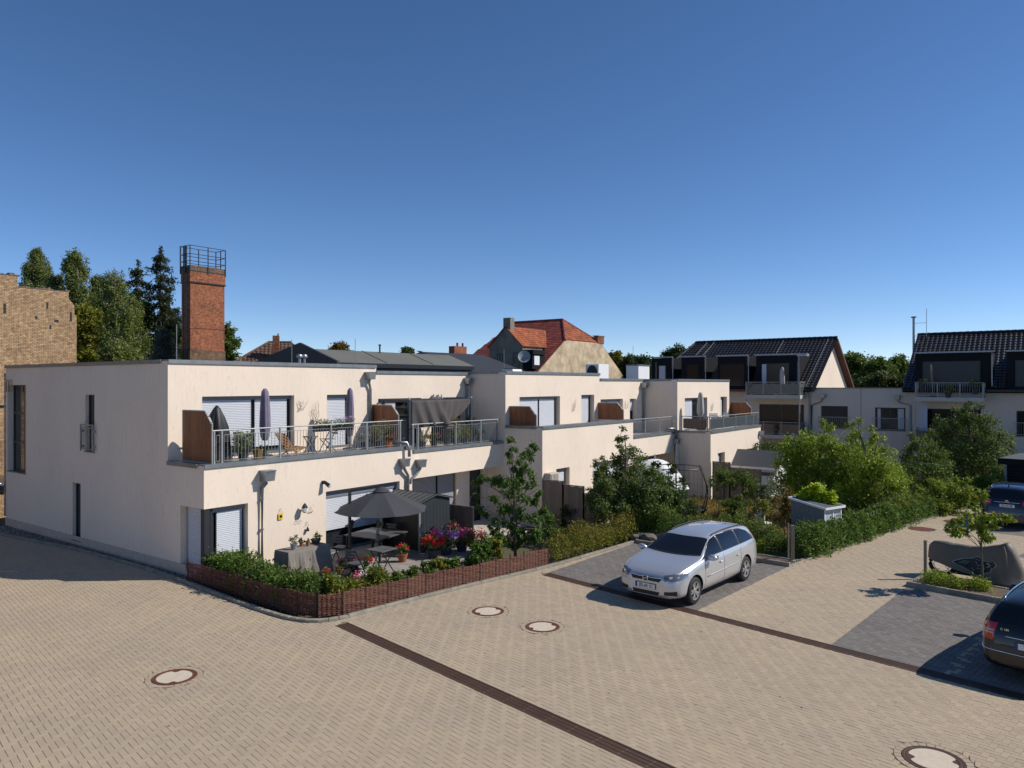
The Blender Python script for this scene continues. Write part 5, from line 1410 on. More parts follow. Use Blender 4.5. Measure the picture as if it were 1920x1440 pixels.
# ---- garden trees and shrubs --------------------------------------------------
tree('cherry_tree', 'slender young cherry tree in front of the second house with drooping leaf tufts', 'tree', (PX(966, 1040, 23.9)[0], 23.9, -.1),
     CL(23.9, [(957, 822, .13), (958, 845, .2), (966, 868, .24), (990, 852, .26), (1002, 838, .16), (982, 880, .28), (962, 900, .3), (930, 902, .28), (905, 895, .18), (892, 905, .18), (998, 905, .24), (1008, 918, .18), (957, 925, .3),
              (930, 935, .2), (910, 955, .22), (985, 935, .24), (1005, 940, .2), (893, 930, .12), (945, 955, .3), (975, 962, .3), (1000, 975, .26), (1025, 960, .26), (1035, 985, .3), (960, 985, .3), (925, 985, .24), (935, 1005, .26), (960, 1015, .34), (1010, 1000, .32), (985, 1005, .3)], .45, 3),
     .05, 2600, .12, 'leaf_cherry', droop=1.8, aspect=.42, up=.1)
tree('pear_tree', 'dark leafy fruit tree with an upright tip in front of the parapet house', 'tree', (PX(1182, 1010, 27.6)[0], 27.6, -.4),
     CL(27.6, [(1168, 806, .14), (1165, 828, .26), (1178, 850, .38), (1158, 866, .38), (1182, 880, .5), (1205, 868, .3), (1128, 868, .28), (1120, 888, .3), (1145, 895, .5), (1170, 915, .6), (1205, 910, .55), (1128, 925, .45), (1235, 905, .35), (1232, 930, .55), (1150, 945, .6), (1195, 950, .7), (1125, 960, .5), (1165, 985, .6), (1215, 985, .6), (1260, 950, .4), (1110, 935, .25), (1215, 885, .35), (1240, 935, .45), (1140, 910, .4), (1190, 930, .5), (1165, 960, .5), (1228, 962, .45)], .9, 5),
     .09, 2300, .10, 'leaf_pear', droop=.6, mleaf2='leaf_grey')
tree('pear_tree', 'bushy dark fruit tree beside the trampoline, right of the upright one', 'tree', (PX(1262, 1010, 28.6)[0], 28.6, -.45),
     CL(28.6, [(1258, 880, .3), (1232, 872, .2), (1284, 905, .25), (1250, 905, .4), (1268, 930, .45), (1285, 955, .5), (1255, 960, .6), (1240, 985, .6), (1278, 990, .6), (1225, 1000, .5), (1250, 1010, .6), (1300, 985, .35)], .8, 6),
     .08, 2200, .10, 'leaf_dark', droop=.6, mleaf2='leaf_pear')
tree('round_bush', 'almost black dense bush against the brown fence panels', 'bush', (PX(1067, 985, 30.2)[0], 29.6, -.55), CL(29.6, [(1066, 960, .34), (1058, 978, .38), (1076, 978, .38), (1066, 992, .4)], .15, 1), .04, 3800, .07, 'leaf_dark')
for px, py, Y, r, lb, ml in ((1032, 1000, 26.3, .4, 'cherry-leaved shrub at the foot of the slender cherry', 'leaf_cherry'), (1356, 900, 31.5, .55, 'loose shrub against the grey fence board', 'leaf_pear'), (1400, 905, 31.0, .6, 'loose light shrub in front of the white shed', 'leaf_pear'),
                             (1372, 955, 29.5, .5, 'low green shrub before the fence board', 'leaf_pear'), (1448, 925, 30.5, .5, 'thin-leaved shrub beside the white shed gable', 'leaf_grey'),
                             (1470, 945, 28.6, .45, 'reddish flowering shrub left of the grey storage box', 'leaf_red'), (1425, 955, 28.2, .4, 'low mixed shrub in the open garden bed', 'leaf_yellowgreen'), (1335, 1000, 26.8, .35, 'low shrub behind the silver car roof', 'leaf_laurel')):
    cl = ell(*PX(px, py, Y)[:2], PX(px, py, Y)[2], r, r * .7, 10, r * .55, int(px))
    tree('shrub', lb, 'shrub', (PX(px, py, Y)[0], Y, soil_z(PX(px, py, Y)) if Y > 27 else -.2), cl, .03, 1700, .085, ml, droop=.3)
# the big green mass in front of the apartment houses
tree('fruit_tree', 'large bright green fruit tree left of centre in the garden thicket', 'tree', (*PX(1540, 940, 33.5)[:2], -.9),
     CL(33.5, [(1478, 850, .7), (1500, 830, .7), (1525, 845, .7), (1550, 830, .6), (1490, 880, .9), (1530, 880, .9), (1570, 860, .8), (1466, 912, .6), (1505, 920, .9), (1545, 920, .9), (1580, 900, .9), (1480, 940, .7), (1560, 805, .3), (1595, 800, .25), (1545, 795, .22)], 1.2, 7),
     .13, 900, .13, 'leaf_light', droop=1.0, mleaf2='leaf_pear', nmax=34000)
tree('fruit_tree', 'bright green fruit tree with drooping leaves right behind the grey storage box', 'tree', (*PX(1640, 950, 31.5)[:2], -.8),
     CL(31.5, [(1600, 820, .4), (1620, 845, .6), (1645, 830, .4), (1590, 860, .7), (1630, 870, .8), (1660, 860, .6), (1610, 900, .9), (1650, 900, .8), (1680, 890, .6), (1600, 935, .8), (1640, 935, .8), (1680, 925, .7), (1570, 930, .6), (1630, 800, .2), (1610, 790, .2), (1690, 910, .5)], 1.0, 8),
     .12, 950, .13, 'leaf_light', droop=1.2, nmax=34000)
tree('fruit_tree', 'darker fruit tree between the bright thicket and the big round tree', 'tree', (*PX(1730, 945, 35.0)[:2], -1.0),
     CL(35.0, [(1710, 850, .5), (1735, 835, .6), (1760, 855, .6), (1700, 880, .7), (1735, 875, .8), (1765, 885, .7), (1720, 910, .8), (1755, 915, .7), (1700, 930, .6), (1745, 812, .3), (1718, 820, .3)], 1.0, 9),
     .12, 950, .12, 'leaf_pear', nmax=26000)
tree('round_tree', 'big rounded green tree at the right before the right apartment house', 'tree', (*PX(1830, 930, 39.0)[:2], -1.0),
     CL(39.0, [(1800, 785, .6), (1825, 775, .5), (1775, 800, .7), (1845, 795, .7), (1760, 825, .8), (1800, 820, 1.1), (1840, 830, 1.1), (1870, 825, .7), (1770, 860, 1.0), (1815, 865, 1.2), (1855, 865, 1.0), (1880, 850, .6), (1890, 835, .3), (1885, 880, .5), (1840, 900, .9), (1795, 900, .9), (1860, 905, .7), (1838, 765, .25), (1790, 768, .25), (1815, 755, .18)], 1.4, 10),
     .16, 800, .13, 'leaf_pear', mleaf2='leaf_grey', nmax=40000)
tree('lime_shrub', 'yellow-green shrub with arching twigs beside the lane, before the big round tree', 'shrub', (*PX(1775, 950, 31.5)[:2], -.3),
     CL(31.2, [(1735, 925, .35), (1755, 910, .4), (1780, 915, .45), (1800, 900, .3), (1810, 925, .4), (1790, 940, .45), (1760, 945, .45), (1830, 935, .3), (1745, 955, .35), (1850, 920, .22), (1775, 958, .4)], .5, 11), .05, 1500, .11, 'leaf_light', mleaf2='leaf_yellowgreen', droop=1)
tree('dark_bush', 'dark laurel bush beside the blue car in the shade', 'shrub', (*PX(1850, 935, 33.5)[:2], -.2),
     CL(33.5, [(1825, 910, .5), (1850, 905, .5), (1845, 925, .6), (1822, 935, .5), (1870, 890, .4)], .5, 12), .05, 1300, .10, 'leaf_laurel')
tree('dark_bush', 'dark shrubs beneath the left apartment balconies', 'shrub', (*PX(1460, 860, 46)[:2], -1.2),
     CL(44, [(1440, 850, .8), (1475, 855, .8), (1510, 850, .8), (1530, 835, .7), (1420, 865, .6)], 1.0, 13), .08, 800, .13, 'leaf_dark', nmax=15000)

# hedges ---------------------------------------------------------------------
off = lambda p, q, k: p + (q - p).normalized().cross(Z3) * -k
hl1 = [S(1030, 1052), S(1110, 1028), S(1190, 1003), S(1235, 988)]
hedge('thin reddish-green hedge along the kerb right of the willow fence', hl1, .75, .80, 13000, .075, 'leaf_yellowgreen', -.02, rough=.25, mleaf2='leaf_red')
hedge('green hedge behind the parked silver car, ending at the post', [S(1190, 1002), S(1300, 1012), S(1400, 1026), S(1470, 1040)], .9, 1.0, 15000, .08, 'leaf_laurel', -.05, rough=.22, mleaf2='leaf_yellowgreen')
hedge('glossy laurel hedge along the lane before the grey storage box', [S(1492, 1046), S(1560, 1024), S(1620, 1004), S(1660, 990)], 1.1, .86, 15000, .125, 'leaf_laurel', -.02, rough=.2, mleaf2='leaf_pear')
hedge('farther part of the laurel hedge along the lane, beyond the storage box', [S(1660, 990), S(1730, 968), S(1790, 950), S(1815, 943)], 1.1, .95, 11000, .125, 'leaf_laurel', -.02, rough=.25, mleaf2='leaf_yellowgreen')
FA = [S(352, 1091), S(431, 1121), S(520, 1150), S(592, 1158)]; FBn = [S(606, 1156), S(700, 1141), S(820, 1111), S(930, 1085), S(1026, 1063)]
inn = lambda p, d: Vector((p.x, p.y, 0)) + d
hedge('laurel hedge inside the willow fence on its shaded side', [FA[0] + Vector((.45, .55, 0)), FA[1] + Vector((.35, .55, 0)), FA[2] + Vector((.2, .6, 0)), FA[3] + Vector((-.05, .75, 0))], .85, .86, 12000, .10, 'leaf_laurel', -.05, rough=.2, mleaf2='leaf_pear')
hedge('yellow-green laurel hedge inside the sunny corner of the willow fence', [FBn[0] + Vector((-.1, .7, 0)), FBn[0].lerp(FBn[1], .6) + Vector((-.3, .65, 0)), FBn[1] + Vector((-.3, .62, 0)), FBn[1].lerp(FBn[2], .25) + Vector((-.3, .6, 0))], .75, .74, 9000, .10, 'leaf_yellowgreen', -.05, rough=.25, mleaf2='leaf_laurel')
for k, (px, py, Y, r) in enumerate(((708, 1082, 20.6, .20), (772, 1075, 20.9, .19), (800, 1068, 21.2, .24), (826, 1060, 21.4, .24), (850, 1060, 21.6, .25), (905, 1040, 22.0, .33), (925, 1035, 22.4, .33), (884, 1045, 21.9, .3), (745, 1085, 20.4, .16))):
    p = PX(px, py, Y)
    tree('small_laurel', ['small laurel sapling right of the sunny hedge corner', 'small laurel sapling in front of the patio slabs', 'little laurel left of the geraniums', 'little laurel below the red geraniums', 'little laurel below the lilac geraniums', 'dense laurel under the fence panel end', 'dense laurel right of the fence panel end', 'laurel just right of the crimson geraniums', 'tiny laurel shoot beside the folding table'][k],
         'shrub', (p[0], p[1], -.06), ell(p[0], p[1], p[2], r * .8, r * .9, 7, r * .6, k + 30), .015, 5200, .10, 'leaf_laurel' if k % 3 else 'leaf_yellowgreen', limbs=True)
hedge('leafy ground cover with small shrubs in the planted island beside the post', [ISL(.25, .65), ISL(.9, .6), ISL(1.3, .55)], .7, .24, 1700, .075, 'leaf_light', .085, name='ground_cover', cat='plants', rough=.3)
hedge('small leafy clump at the foot of the island tree', [ISL(1.35, .75), ISL(1.75, .8)], .4, .2, 600, .075, 'leaf_light', .085, name='ground_cover', cat='plants', rough=.3)
hedge('small yellow-green plant behind the silver car tail', [S(1421, 1036), S(1426, 1040)], .3, .45, 600, .09, 'leaf_light', 0, name='small_plant', cat='plant')
# young tree of the planted island, leaning slightly left
q = ISL(1.50, 1.05)
tree('young_tree', 'young tree with a thin leaning trunk in the planted island', 'tree', (q.x, q.y, .08),
     CL(19.5, [(1792, 995, .16), (1778, 987, .13), (1808, 1000, .14), (1838, 993, .22), (1848, 1003, .2), (1828, 985, .14), (1858, 985, .15), (1840, 968, .1), (1880, 965, .16), (1865, 968, .12), (1896, 972, .08), (1830, 950, .12), (1840, 925, .14), (1812, 962, .1), (1800, 978, .12)], .35, 21),
     .03, 1500, .135, 'leaf_light', droop=1.4, up=.2, mleaf2='leaf_yellowgreen')
# rough grass and weeds in the open garden bed
def tuft_field(label, poly, n, h, mat, zf, name='weeds', leaf=.16):
    xs = [p[0] for p in poly]; ys = [p[1] for p in poly]; P = RNG.uniform((min(xs), min(ys)), (max(xs), max(ys)), (n * 3, 2)); P = P[inside(P, poly)][:n]
    Z = np.array([zf((x, y)) for x, y in P]); Q = np.column_stack([P, Z + RNG.random(len(P)) * h])
    o = link_mesh(name, leaf_mesh(Q, leaf, .14, -.2, -1.6), MAT[mat]); tag(o, label, 'grass', kind='stuff'); return o
gp = [tuple(p[:2]) for p in (S(1240, 985, -.3), S(1480, 1020, -.2), S(1480, 960, -.4), S(1300, 930, -.5))]
tuft_field('dry grass and weeds of the open garden bed behind the silver car', gp, 9000, .16, 'straw', lambda p: soil_z(p))
tuft_field('green weeds scattered in the open garden bed', gp, 6000, .2, 'grass', lambda p: soil_z(p), 'green_weeds')
lw = [tuple(R(u, w)[:2]) for u, w in ((20, 1), (44, 1), (44, 12), (24, 11))]
tuft_field('lawn between the garden trees before the apartment houses', lw, 14000, .1, 'grass', lambda p: soil_z(p), 'lawn_grass', .22)
# ================================================================== vehicles
def paint(name, col, metal=.6, rough=.32, coat=1.0):
    return M(name, col, rough, metal, coat=coat, bump=0)
MAT['paint_silver'] = paint('silver_car_paint', (.55, .56, .58), .5, .33)
MAT['paint_black'] = paint('black_car_paint', (.004, .004, .005), .0, .3, .45)
MAT['paint_blue'] = paint('dark_blue_car_paint', (.004, .006, .022), .2, .3)
MAT['car_glass'] = M('car_glass', (.008, .009, .011), .04, spec=.55)
MAT['chrome'] = M('chrome', (.75, .76, .78), .12, 1.0)
MAT['alloy'] = M('alloy_rim', (.55, .56, .58), .3, .85)
MAT['lens'] = M('headlight_lens', (.16, .17, .19), .06, .2, spec=1.0, coat=1)
MAT['tail_red'] = M('tail_light_red', (.42, .006, .008), .12, spec=.8, coat=1)
MAT['tail_white'] = M('tail_light_clear', (.55, .45, .42), .15, spec=.8)
MAT['plate_white'] = M('plate_white', (.75, .75, .73), .4)
MAT['plate_blue'] = M('plate_blue', (.01, .03, .30), .4)
MAT['ink'] = M('plate_ink', (.01, .01, .01), .5)

def text_mesh(txt, size, depth=.002, bold=0.0):
    cu = bpy.data.curves.new('txt', 'FONT'); cu.body = txt; cu.size = size; cu.align_x = 'CENTER'; cu.align_y = 'CENTER'; cu.extrude = depth; cu.offset = bold; cu.resolution_u = 3
    ob = bpy.data.objects.new('txt', cu); COL.objects.link(ob)
    dg = bpy.context.evaluated_depsgraph_get(); me = bpy.data.meshes.new_from_object(ob.evaluated_get(dg))
    bpy.data.objects.remove(ob); bpy.data.curves.remove(cu); return me
def sm(x, pts):
    xs = [p[0] for p in pts]; ys = [p[1] for p in pts]
    o = np.argsort(xs); return float(np.interp(x, np.array(xs)[o], np.array(ys)[o]))

def car(label, cat, loc, heading, mat, kind='estate', W=.90, HS=1.0, scale=1.0, plate=None, rear='a', front='a', badge=None, rails='black', name='parked_car', group=None):
    t = thing(name, label, cat, loc, heading, group); t.scale = (scale,) * 3
    T = [(2.42, .62), (2.37, .715), (2.24, .795), (1.9, .885), (1.45, .955), (1.08, 1.0), (.95, 1.04), (.25, 1.375), (0, 1.43), (-.5, 1.465), (-1.2, 1.465), (-1.75, 1.43), (-2.02, 1.375), (-2.18, 1.2), (-2.32, .98), (-2.385, .80), (-2.42, .50)]
    T = [(x, z * HS if z > 1.0 else z * (1 + (HS - 1) * .6)) for x, z in T]
    Wp = [(2.42, .50), (2.38, .64), (2.28, .765), (2.1, .835), (1.75, .885), (1.3, .90), (0, .90), (-1.4, .895), (-1.9, .875), (-2.2, .83), (-2.36, .76), (-2.42, .64)]
    Bt = [(2.42, .56), (2.3, .675), (2.0, .785), (1.5, .885), (1.0, .94), (0, .965), (-1.5, 1.01), (-2.05, 1.02), (-2.3, .93), (-2.42, .48)]
    k2 = 1 + (HS - 1) * .6
    xs = [2.42, 2.405, 2.37, 2.31, 2.22, 2.08, 1.9, 1.7, 1.5, 1.3, 1.12, 1.02, .93, .78, .6, .42, .28, .16, 0, -.25, -.55, -.9, -1.25, -1.55, -1.8, -1.95, -2.04, -2.12, -2.20, -2.28, -2.34, -2.385, -2.41, -2.42]
    rows = []; NX = lambda x: x if x < 1.0 else 1.0 + (x - 1.0) * .86
    for x in xs:
        tt = sm(x, T); w = sm(x, Wp) * W / .90; b = min(sm(x, Bt) * k2, tt - .015)
        g_ = min(1, max(0, (tt - b - .03) / .42)); g_ = g_ * g_ * (3 - 2 * g_); wr = w * (.905 - .205 * g_)
        h = tt - b; lo = .20 if abs(x) < 2.2 else .20 + (abs(x) - 2.2) * .35
        mid = lo + (b - lo) * .55
        rows.append([(0, lo), (.78 * w, lo - .005), (.955 * w, lo + .04), (1.0 * w, lo + (b - lo) * .28), (1.0 * w, mid), (.99 * w, lo + (b - lo) * .82), (.955 * w, b),
                     (.925 * w, b + .03 * h), (w * .915 * (1 - .5) + wr * .5 + .02 * g_, b + h * .45), (wr + .012, b + h * .80), (wr * .90, b + h * .93), (wr * .55, b + h * .99), (0, tt)])
    m = len(rows[0]); vs = []; fs = []
    for x, r in zip(xs, rows):
        for y, z in r: vs.append((NX(x), y, z))
        for y, z in r[1:-1]: vs.append((NX(x), -y, z))
    n = 2 * m - 2
    ring = lambda i: [i * n + k for k in range(m)] + [i * n + m + k for k in reversed(range(m - 2))]
    for i in range(len(xs) - 1):
        a, b = ring(i), ring(i + 1)
        for k in range(n): fs.append((a[k], a[(k + 1) % n], b[(k + 1) % n], b[k]))
    fs.append(tuple(reversed(ring(0)))); fs.append(tuple(ring(len(xs) - 1)))
    mb = MB(); mb.add(vs, fs); me = mb.mesh('body'); me.materials.append(mat); me.materials.append(MAT['black'])
    body = link_mesh('body', me, None, None)
    ss = body.modifiers.new('s', 'SUBSURF'); ss.levels = ss.render_levels = 1
    cuts = []
    for wx in (1.43, -1.40):
        cm = MB(); cm.mi = 1
        cm.tube([(wx, -1.2, .335), (wx, -.60, .335)], .375, 28); cm.tube([(wx, .60, .335), (wx, 1.2, .335)], .375, 28)
        cme = cm.mesh('cut'); cme.materials.append(mat); cme.materials.append(MAT['black'])
        co = link_mesh('cut', cme, None, None); cuts.append(co)
        bo = body.modifiers.new('b', 'BOOLEAN'); bo.operation = 'DIFFERENCE'; bo.solver = 'EXACT'; bo.object = co
    dg = bpy.context.evaluated_depsgraph_get(); dg.update()
    new = bpy.data.meshes.new_from_object(body.evaluated_get(dg)); body.modifiers.clear(); body.data = new
    for c in cuts: bpy.data.objects.remove(c)
    body.parent = t; body.name = 'body'
    new.polygons.foreach_set('use_smooth', [True] * len(new.polygons))
    bm = bmesh.new(); bm.from_mesh(new)
    for e in bm.edges:
        if len(e.link_faces) == 2 and (e.link_faces[0].material_index != e.link_faces[1].material_index or e.calc_face_angle(0) > .9): e.smooth = False
    bm.to_mesh(new); bv = BVHTree.FromBMesh(bm); bm.free()
    def hit(D, A, a, z, off):
        o = D * 4 + A * a + Vector((0, 0, z)); p, nn, _, _ = bv.ray_cast(o, -D)
        if p is None: return None
        if nn.dot(D) < 0: nn = -nn
        return p + nn * off
    def patch(nm, mt, D, f, K=14, Mr=5, off=.005, parent=t):
        D = Vector(D).normalized(); A = Z3.cross(D).normalized(); g = []
        for i in range(K + 1):
            for j in range(Mr + 1):
                a, z = f(i / K, j / Mr); g.append(hit(D, A, a, z, off))
        mb = MB(); idx = {}
        for i, p in enumerate(g):
            if p is not None: idx[i] = len(mb.v); mb.v.append(tuple(p))
        for i in range(K):
            for j in range(Mr):
                q = [i * (Mr + 1) + j, (i + 1) * (Mr + 1) + j, (i + 1) * (Mr + 1) + j + 1, i * (Mr + 1) + j + 1]
                if all(k in idx for k in q):
                    P = [Vector(mb.v[idx[k]]) for k in q]
                    if max((P[0] - P[2]).length, (P[1] - P[3]).length) < .6: mb.f.append(tuple(idx[k] for k in q)); mb.m.append(0)
        if not mb.f: return None
        return mb.build(nm, MAT[mt], parent, smooth=True)
    def toppatch(nm, mt, f, K=16, Mr=8, off=.004, parent=t):
        mb = MB(); g = []
        for i in range(K + 1):
            for j in range(Mr + 1):
                x, y = f(i / K, j / Mr); p, nn, _, _ = bv.ray_cast(Vector((x, y, 3)), Vector((0, 0, -1))); g.append(tuple(p + nn * off))
        mb.v = g
        for i in range(K):
            for j in range(Mr): mb.f.append((i * (Mr + 1) + j, (i + 1) * (Mr + 1) + j, (i + 1) * (Mr + 1) + j + 1, i * (Mr + 1) + j + 1)); mb.m.append(0)
        return mb.build(nm, MAT[mt], parent, smooth=True)
    def line(nm, mt, D, pts, r=.004, off=0.0, parent=t, n=4, sub=6):
        D = Vector(D).normalized(); A = Z3.cross(D).normalized(); P = []
        for (a0, z0), (a1, z1) in zip(pts[:-1], pts[1:]):
            for k in range(sub):
                q = hit(D, A, a0 + (a1 - a0) * k / sub, z0 + (z1 - z0) * k / sub, off)
                if q: P.append(q)
        q = hit(D, A, pts[-1][0], pts[-1][1], off)
        if q: P.append(q)
        if len(P) < 2: return None
        mb = MB(); mb.tube(P, r, n); return mb.build(nm, MAT[mt], parent, smooth=True)
    band = lambda x0, x1, lo, up: (lambda u, v: ((x0 + (x1 - x0) * u), sm(x0 + (x1 - x0) * u, lo) + (sm(x0 + (x1 - x0) * u, up) - sm(x0 + (x1 - x0) * u, lo)) * v))
    h = HS
    for sgn in (1, -1):
        D = (0, sgn, 0)       # A = Z x D = (-sgn,0,0): horizontal coordinate is -sgn*x
        def bw(x0, x1, lo, up):
            f0 = band(x0, x1, lo, up); return lambda u, v: (-sgn * f0(u, v)[0], f0(u, v)[1])
        L0 = [(-2.0, 1.035 * k2), (.95, .975 * k2)]
        U0 = [(-2.03, 1.07 * h), (-1.78, 1.27 * h), (-1.45, 1.365 * h), (-.9, 1.40 * h), (-.1, 1.395 * h), (.22, 1.335 * h), (.96, .985 * k2)]
        patch('window_trim', 'black', D, bw(-2.0, .95, L0, U0), 40, 6, .003)
        L1 = [(x, z + .018) for x, z in L0]; U1 = [(x, z - .022) for x, z in U0]
        for x0, x1 in ((-.06, .84), (-1.04, -.13), (-1.88, -1.13)): patch('side_window', 'car_glass', D, bw(x0, x1, L1, U1), 16, 5, .008)
        P_ = lambda pts: [(-sgn * x, z) for x, z in pts]
        for sx, za, zb_ in ((.92, .30, .94), (-.10, .26, .97), (-1.08, .62, .985)):
            line('door_gap', 'ink', D, P_([(sx + (.05 if sx > 0 else 0), za), (sx + .02, .6), (sx, zb_)]), .0045)
        line('door_gap', 'ink', D, P_([(-1.08, .62), (-.98, .45), (-.88, .27)]), .0045)
        line('rub_strip', 'ink' if mat != MAT['paint_silver'] else 'galv', D, P_([(.85, .56), (-.92, .60)]), .014, 0, n=6)
        line('sill', 'black', D, P_([(.98, .235), (-.95, .235)]), .03, -.01, n=6)
        for hx in (.10, -.88):
            q = hit(Vector(D), Vector((-sgn, 0, 0)), -sgn * hx, .80 * k2, .018)
            mb = MB(); mb.tube([q + Vector((.09, 0, 0)), q + Vector((0, sgn * .012, 0)), q - Vector((.09, 0, 0))], [.012, .017, .012], 6); mb.build('door_handle', mat, t, smooth=True)
        # mirror
        q = Vector((.74, sgn * .90 * W / .9, 1.0 * k2)); mb = MB()
        for k in range(1): mb.tube([q + Vector((0, -sgn * .06, -.02)), q + Vector((.02, sgn * .03, .0)), q + Vector((.015, sgn * .13, .01)), q + Vector((0, sgn * .20, .0))], [.035, .078, .075, .03], 10)
        mi = mb.build('mirror', mat, t, smooth=True)
        mb = MB(); mb.tube([q + Vector((-.075, sgn * .03, 0)), q + Vector((-.078, sgn * .17, 0))], .05, 8); mb.build('mirror_glass', MAT['car_glass'], mi)
        # lamps
        DF = Vector((.86, sgn * .52, 0)).normalized(); AF = Z3.cross(DF).normalized()
        fl = Vector((2.02, sgn * .665, .0)).dot(AF)
        if front:
            hl = patch('headlight', 'lens', DF, lambda u, v: (fl + sgn * (u - .45) * .56, (.63) * k2 + (.035 + .10 * u) * u * .5 + v * (.145 - .08 * abs(u - .4))), 10, 5, .006)
            for dx in (-.10, .06):
                p = hit(DF, AF, fl + sgn * dx, .715 * k2, .004)
                if p and hl: mb = MB(); mb.tube([p - DF * .01, p + DF * .006], [.045, .035], 12); mb.build('lamp_reflector', MAT['chrome'], hl)
            patch('fog_intake', 'black', Vector((.93, sgn * .36, 0)), lambda u, v: (Vector((2.1, sgn * .60, 0)).dot(Z3.cross(Vector((.93, sgn * .36, 0)).normalized())) + sgn * (u - .5) * .30, .31 + v * (.08 + .03 * u)), 8, 3, .004)
        DR = Vector((-.88, sgn * .47, 0)).normalized(); AR = Z3.cross(DR).normalized(); rl = Vector((-2.28, sgn * .72, 0)).dot(AR)
        if rear == 'tall': z0, z1, wd = .86, 1.22, .17
        elif rear == 'wide': z0, z1, wd = .86, 1.02, .44
        else: z0, z1, wd = .72, 1.02, .30
        z0 *= k2; z1 *= k2
        tl = patch('tail_light', 'tail_red', DR, lambda u, v: (rl + sgn * (u - .5) * -wd, z0 + (z1 - z0) * v), 10, 8, .007)
        if tl and rear != 'tall':
            patch('clear_band', 'tail_white', DR, lambda u, v: (rl + sgn * (u - .5) * -wd * .86, z0 + (z1 - z0) * (.52 + .07 * v)), 8, 1, .011, tl)
            patch('clear_band', 'tail_white', DR, lambda u, v: (rl + sgn * (u - .5) * -wd * .86, z0 + (z1 - z0) * (.36 + .07 * v)), 8, 1, .011, tl)
    toppatch('windscreen', 'car_glass', lambda u, v: ((.965 - .10 * (2 * u - 1) ** 2) + (.30 - .07 * (2 * u - 1) ** 2 - (.965 - .10 * (2 * u - 1) ** 2)) * v, (2 * u - 1) * (.735 * (1 - v) + .585 * v) * W / .9), 20, 8, .006)
    toppatch('wiper_cowl', 'black', lambda u, v: ((1.04 - .11 * (2 * u - 1) ** 2) - .07 * v, (2 * u - 1) * .74 * W / .9), 20, 2, .004)
    patch('rear_window', 'car_glass', (-1, 0, .25), lambda u, v: ((2 * u - 1) * (.64 - .06 * v) * W / .9, (.55 + 1.0 * 0) + sm(v, [(0, 1.09 - .0), (1, 1.36)]) * h - .0 - .55 + (-.0)), 16, 6, .006) if False else None
    def rw(u, v):
        z = (1.04 + .30 * v) * h; return ((2 * u - 1) * (.66 - .07 * v) * W / .9, z)
    patch('rear_window', 'car_glass', (-1, 0, 0), rw, 16, 6, .006)
    # roof rails
    for sgn in (1, -1):
        P = []
        for k in range(15):
            x = .02 - 1.9 * k / 14; y = sgn * (.565 + .01 * math.sin(k / 14 * math.pi)) * W / .9; p, nn, _, _ = bv.ray_cast(Vector((x, y, 3)), Vector((0, 0, -1)))
            P.append(p + Vector((0, 0, .012 + .02 * math.sin(k / 14 * math.pi) ** .4)))
        mb = MB(); mb.tube(P, .015, 6); mb.build('roof_rail', MAT['black' if rails == 'black' else 'chrome'], t, smooth=True)
    mb = MB(); mb.tube([(-1.75, 0, 1.42 * h), (-1.82, 0, 1.50 * h)], [.03, .008], 6); mb.build('aerial', MAT['black'], t)
    # bonnet gaps
    for sgn in (1, -1):
        P = []
        for k in range(12):
            x = 1.0 + (2.03 - 1.0) * k / 11; y = sgn * (.74 - .12 * (k / 11) ** 2) * W / .9; p, nn, _, _ = bv.ray_cast(Vector((x, y, 3)), Vector((0, 0, -1)))
            if p: P.append(p)
        mb = MB(); mb.tube(P, .005, 4); mb.build('bonnet_gap', MAT['ink'], t)
    if front:
        FR = (1, 0, 0)
        gr = patch('grille', 'black', FR, lambda u, v: ((2 * u - 1) * (.36 + .06 * v), (.59 + .095 * v) * k2), 16, 4, .004)
        line('chrome_bar', 'chrome', FR, [(-.42, .682 * k2), (-.2, .668 * k2), (.2, .668 * k2), (.42, .682 * k2)], .014, .006, n=6)
        patch('air_intake', 'black', FR, lambda u, v: ((2 * u - 1) * (.33 + .04 * v), .275 + .085 * v), 14, 3, .004)
        line('bumper_lip', 'galv' if mat == MAT['paint_silver'] else 'black', FR, [(-.60, .235), (0, .225), (.60, .235)], .018, 0, n=6)
        for sgn in (1, -1): line('bumper_fold', 'chrome' if mat == MAT['paint_silver'] else 'black', FR, [(sgn * .44, .53), (sgn * .38, .36), (sgn * .36, .27)], .010, .0, n=5)
        p = hit(Vector(FR), Vector((0, 1, 0)), 0, .635 * k2, .03)
        if badge == 'bolt':
            mb = MB(); n_ = 28; R1, r1 = .066, .009; vv = []; ff = []
            for i in range(n_):
                a = 2 * math.pi * i / n_
                for j in range(6):
                    b = 2 * math.pi * j / 6; rr = R1 + r1 * math.cos(b); vv.append((p.x + r1 * math.sin(b), rr * math.cos(a), p.z + rr * math.sin(a)))
            for i in range(n_):
                for j in range(6): ff.append((i * 6 + j, ((i + 1) % n_) * 6 + j, ((i + 1) % n_) * 6 + (j + 1) % 6, i * 6 + (j + 1) % 6))
            mb.add(vv, ff); bd = mb.build('badge', MAT['chrome'], t, smooth=True)
            mb = MB(); mb.extrude([(p.x + .002, y, p.z + z) for y, z in ((-.072, -.012), (.012, .004), (.004, .016), (.072, .010), (-.010, -.004), (-.004, -.016))], (.008, 0, 0)); mb.build('lightning_bolt', MAT['chrome'], bd)
            mb = MB(); mb.tube([(p.x - .012, 0, p.z), (p.x - .004, 0, p.z)], .064, 20); mb.build('badge_back', MAT['black'], bd)
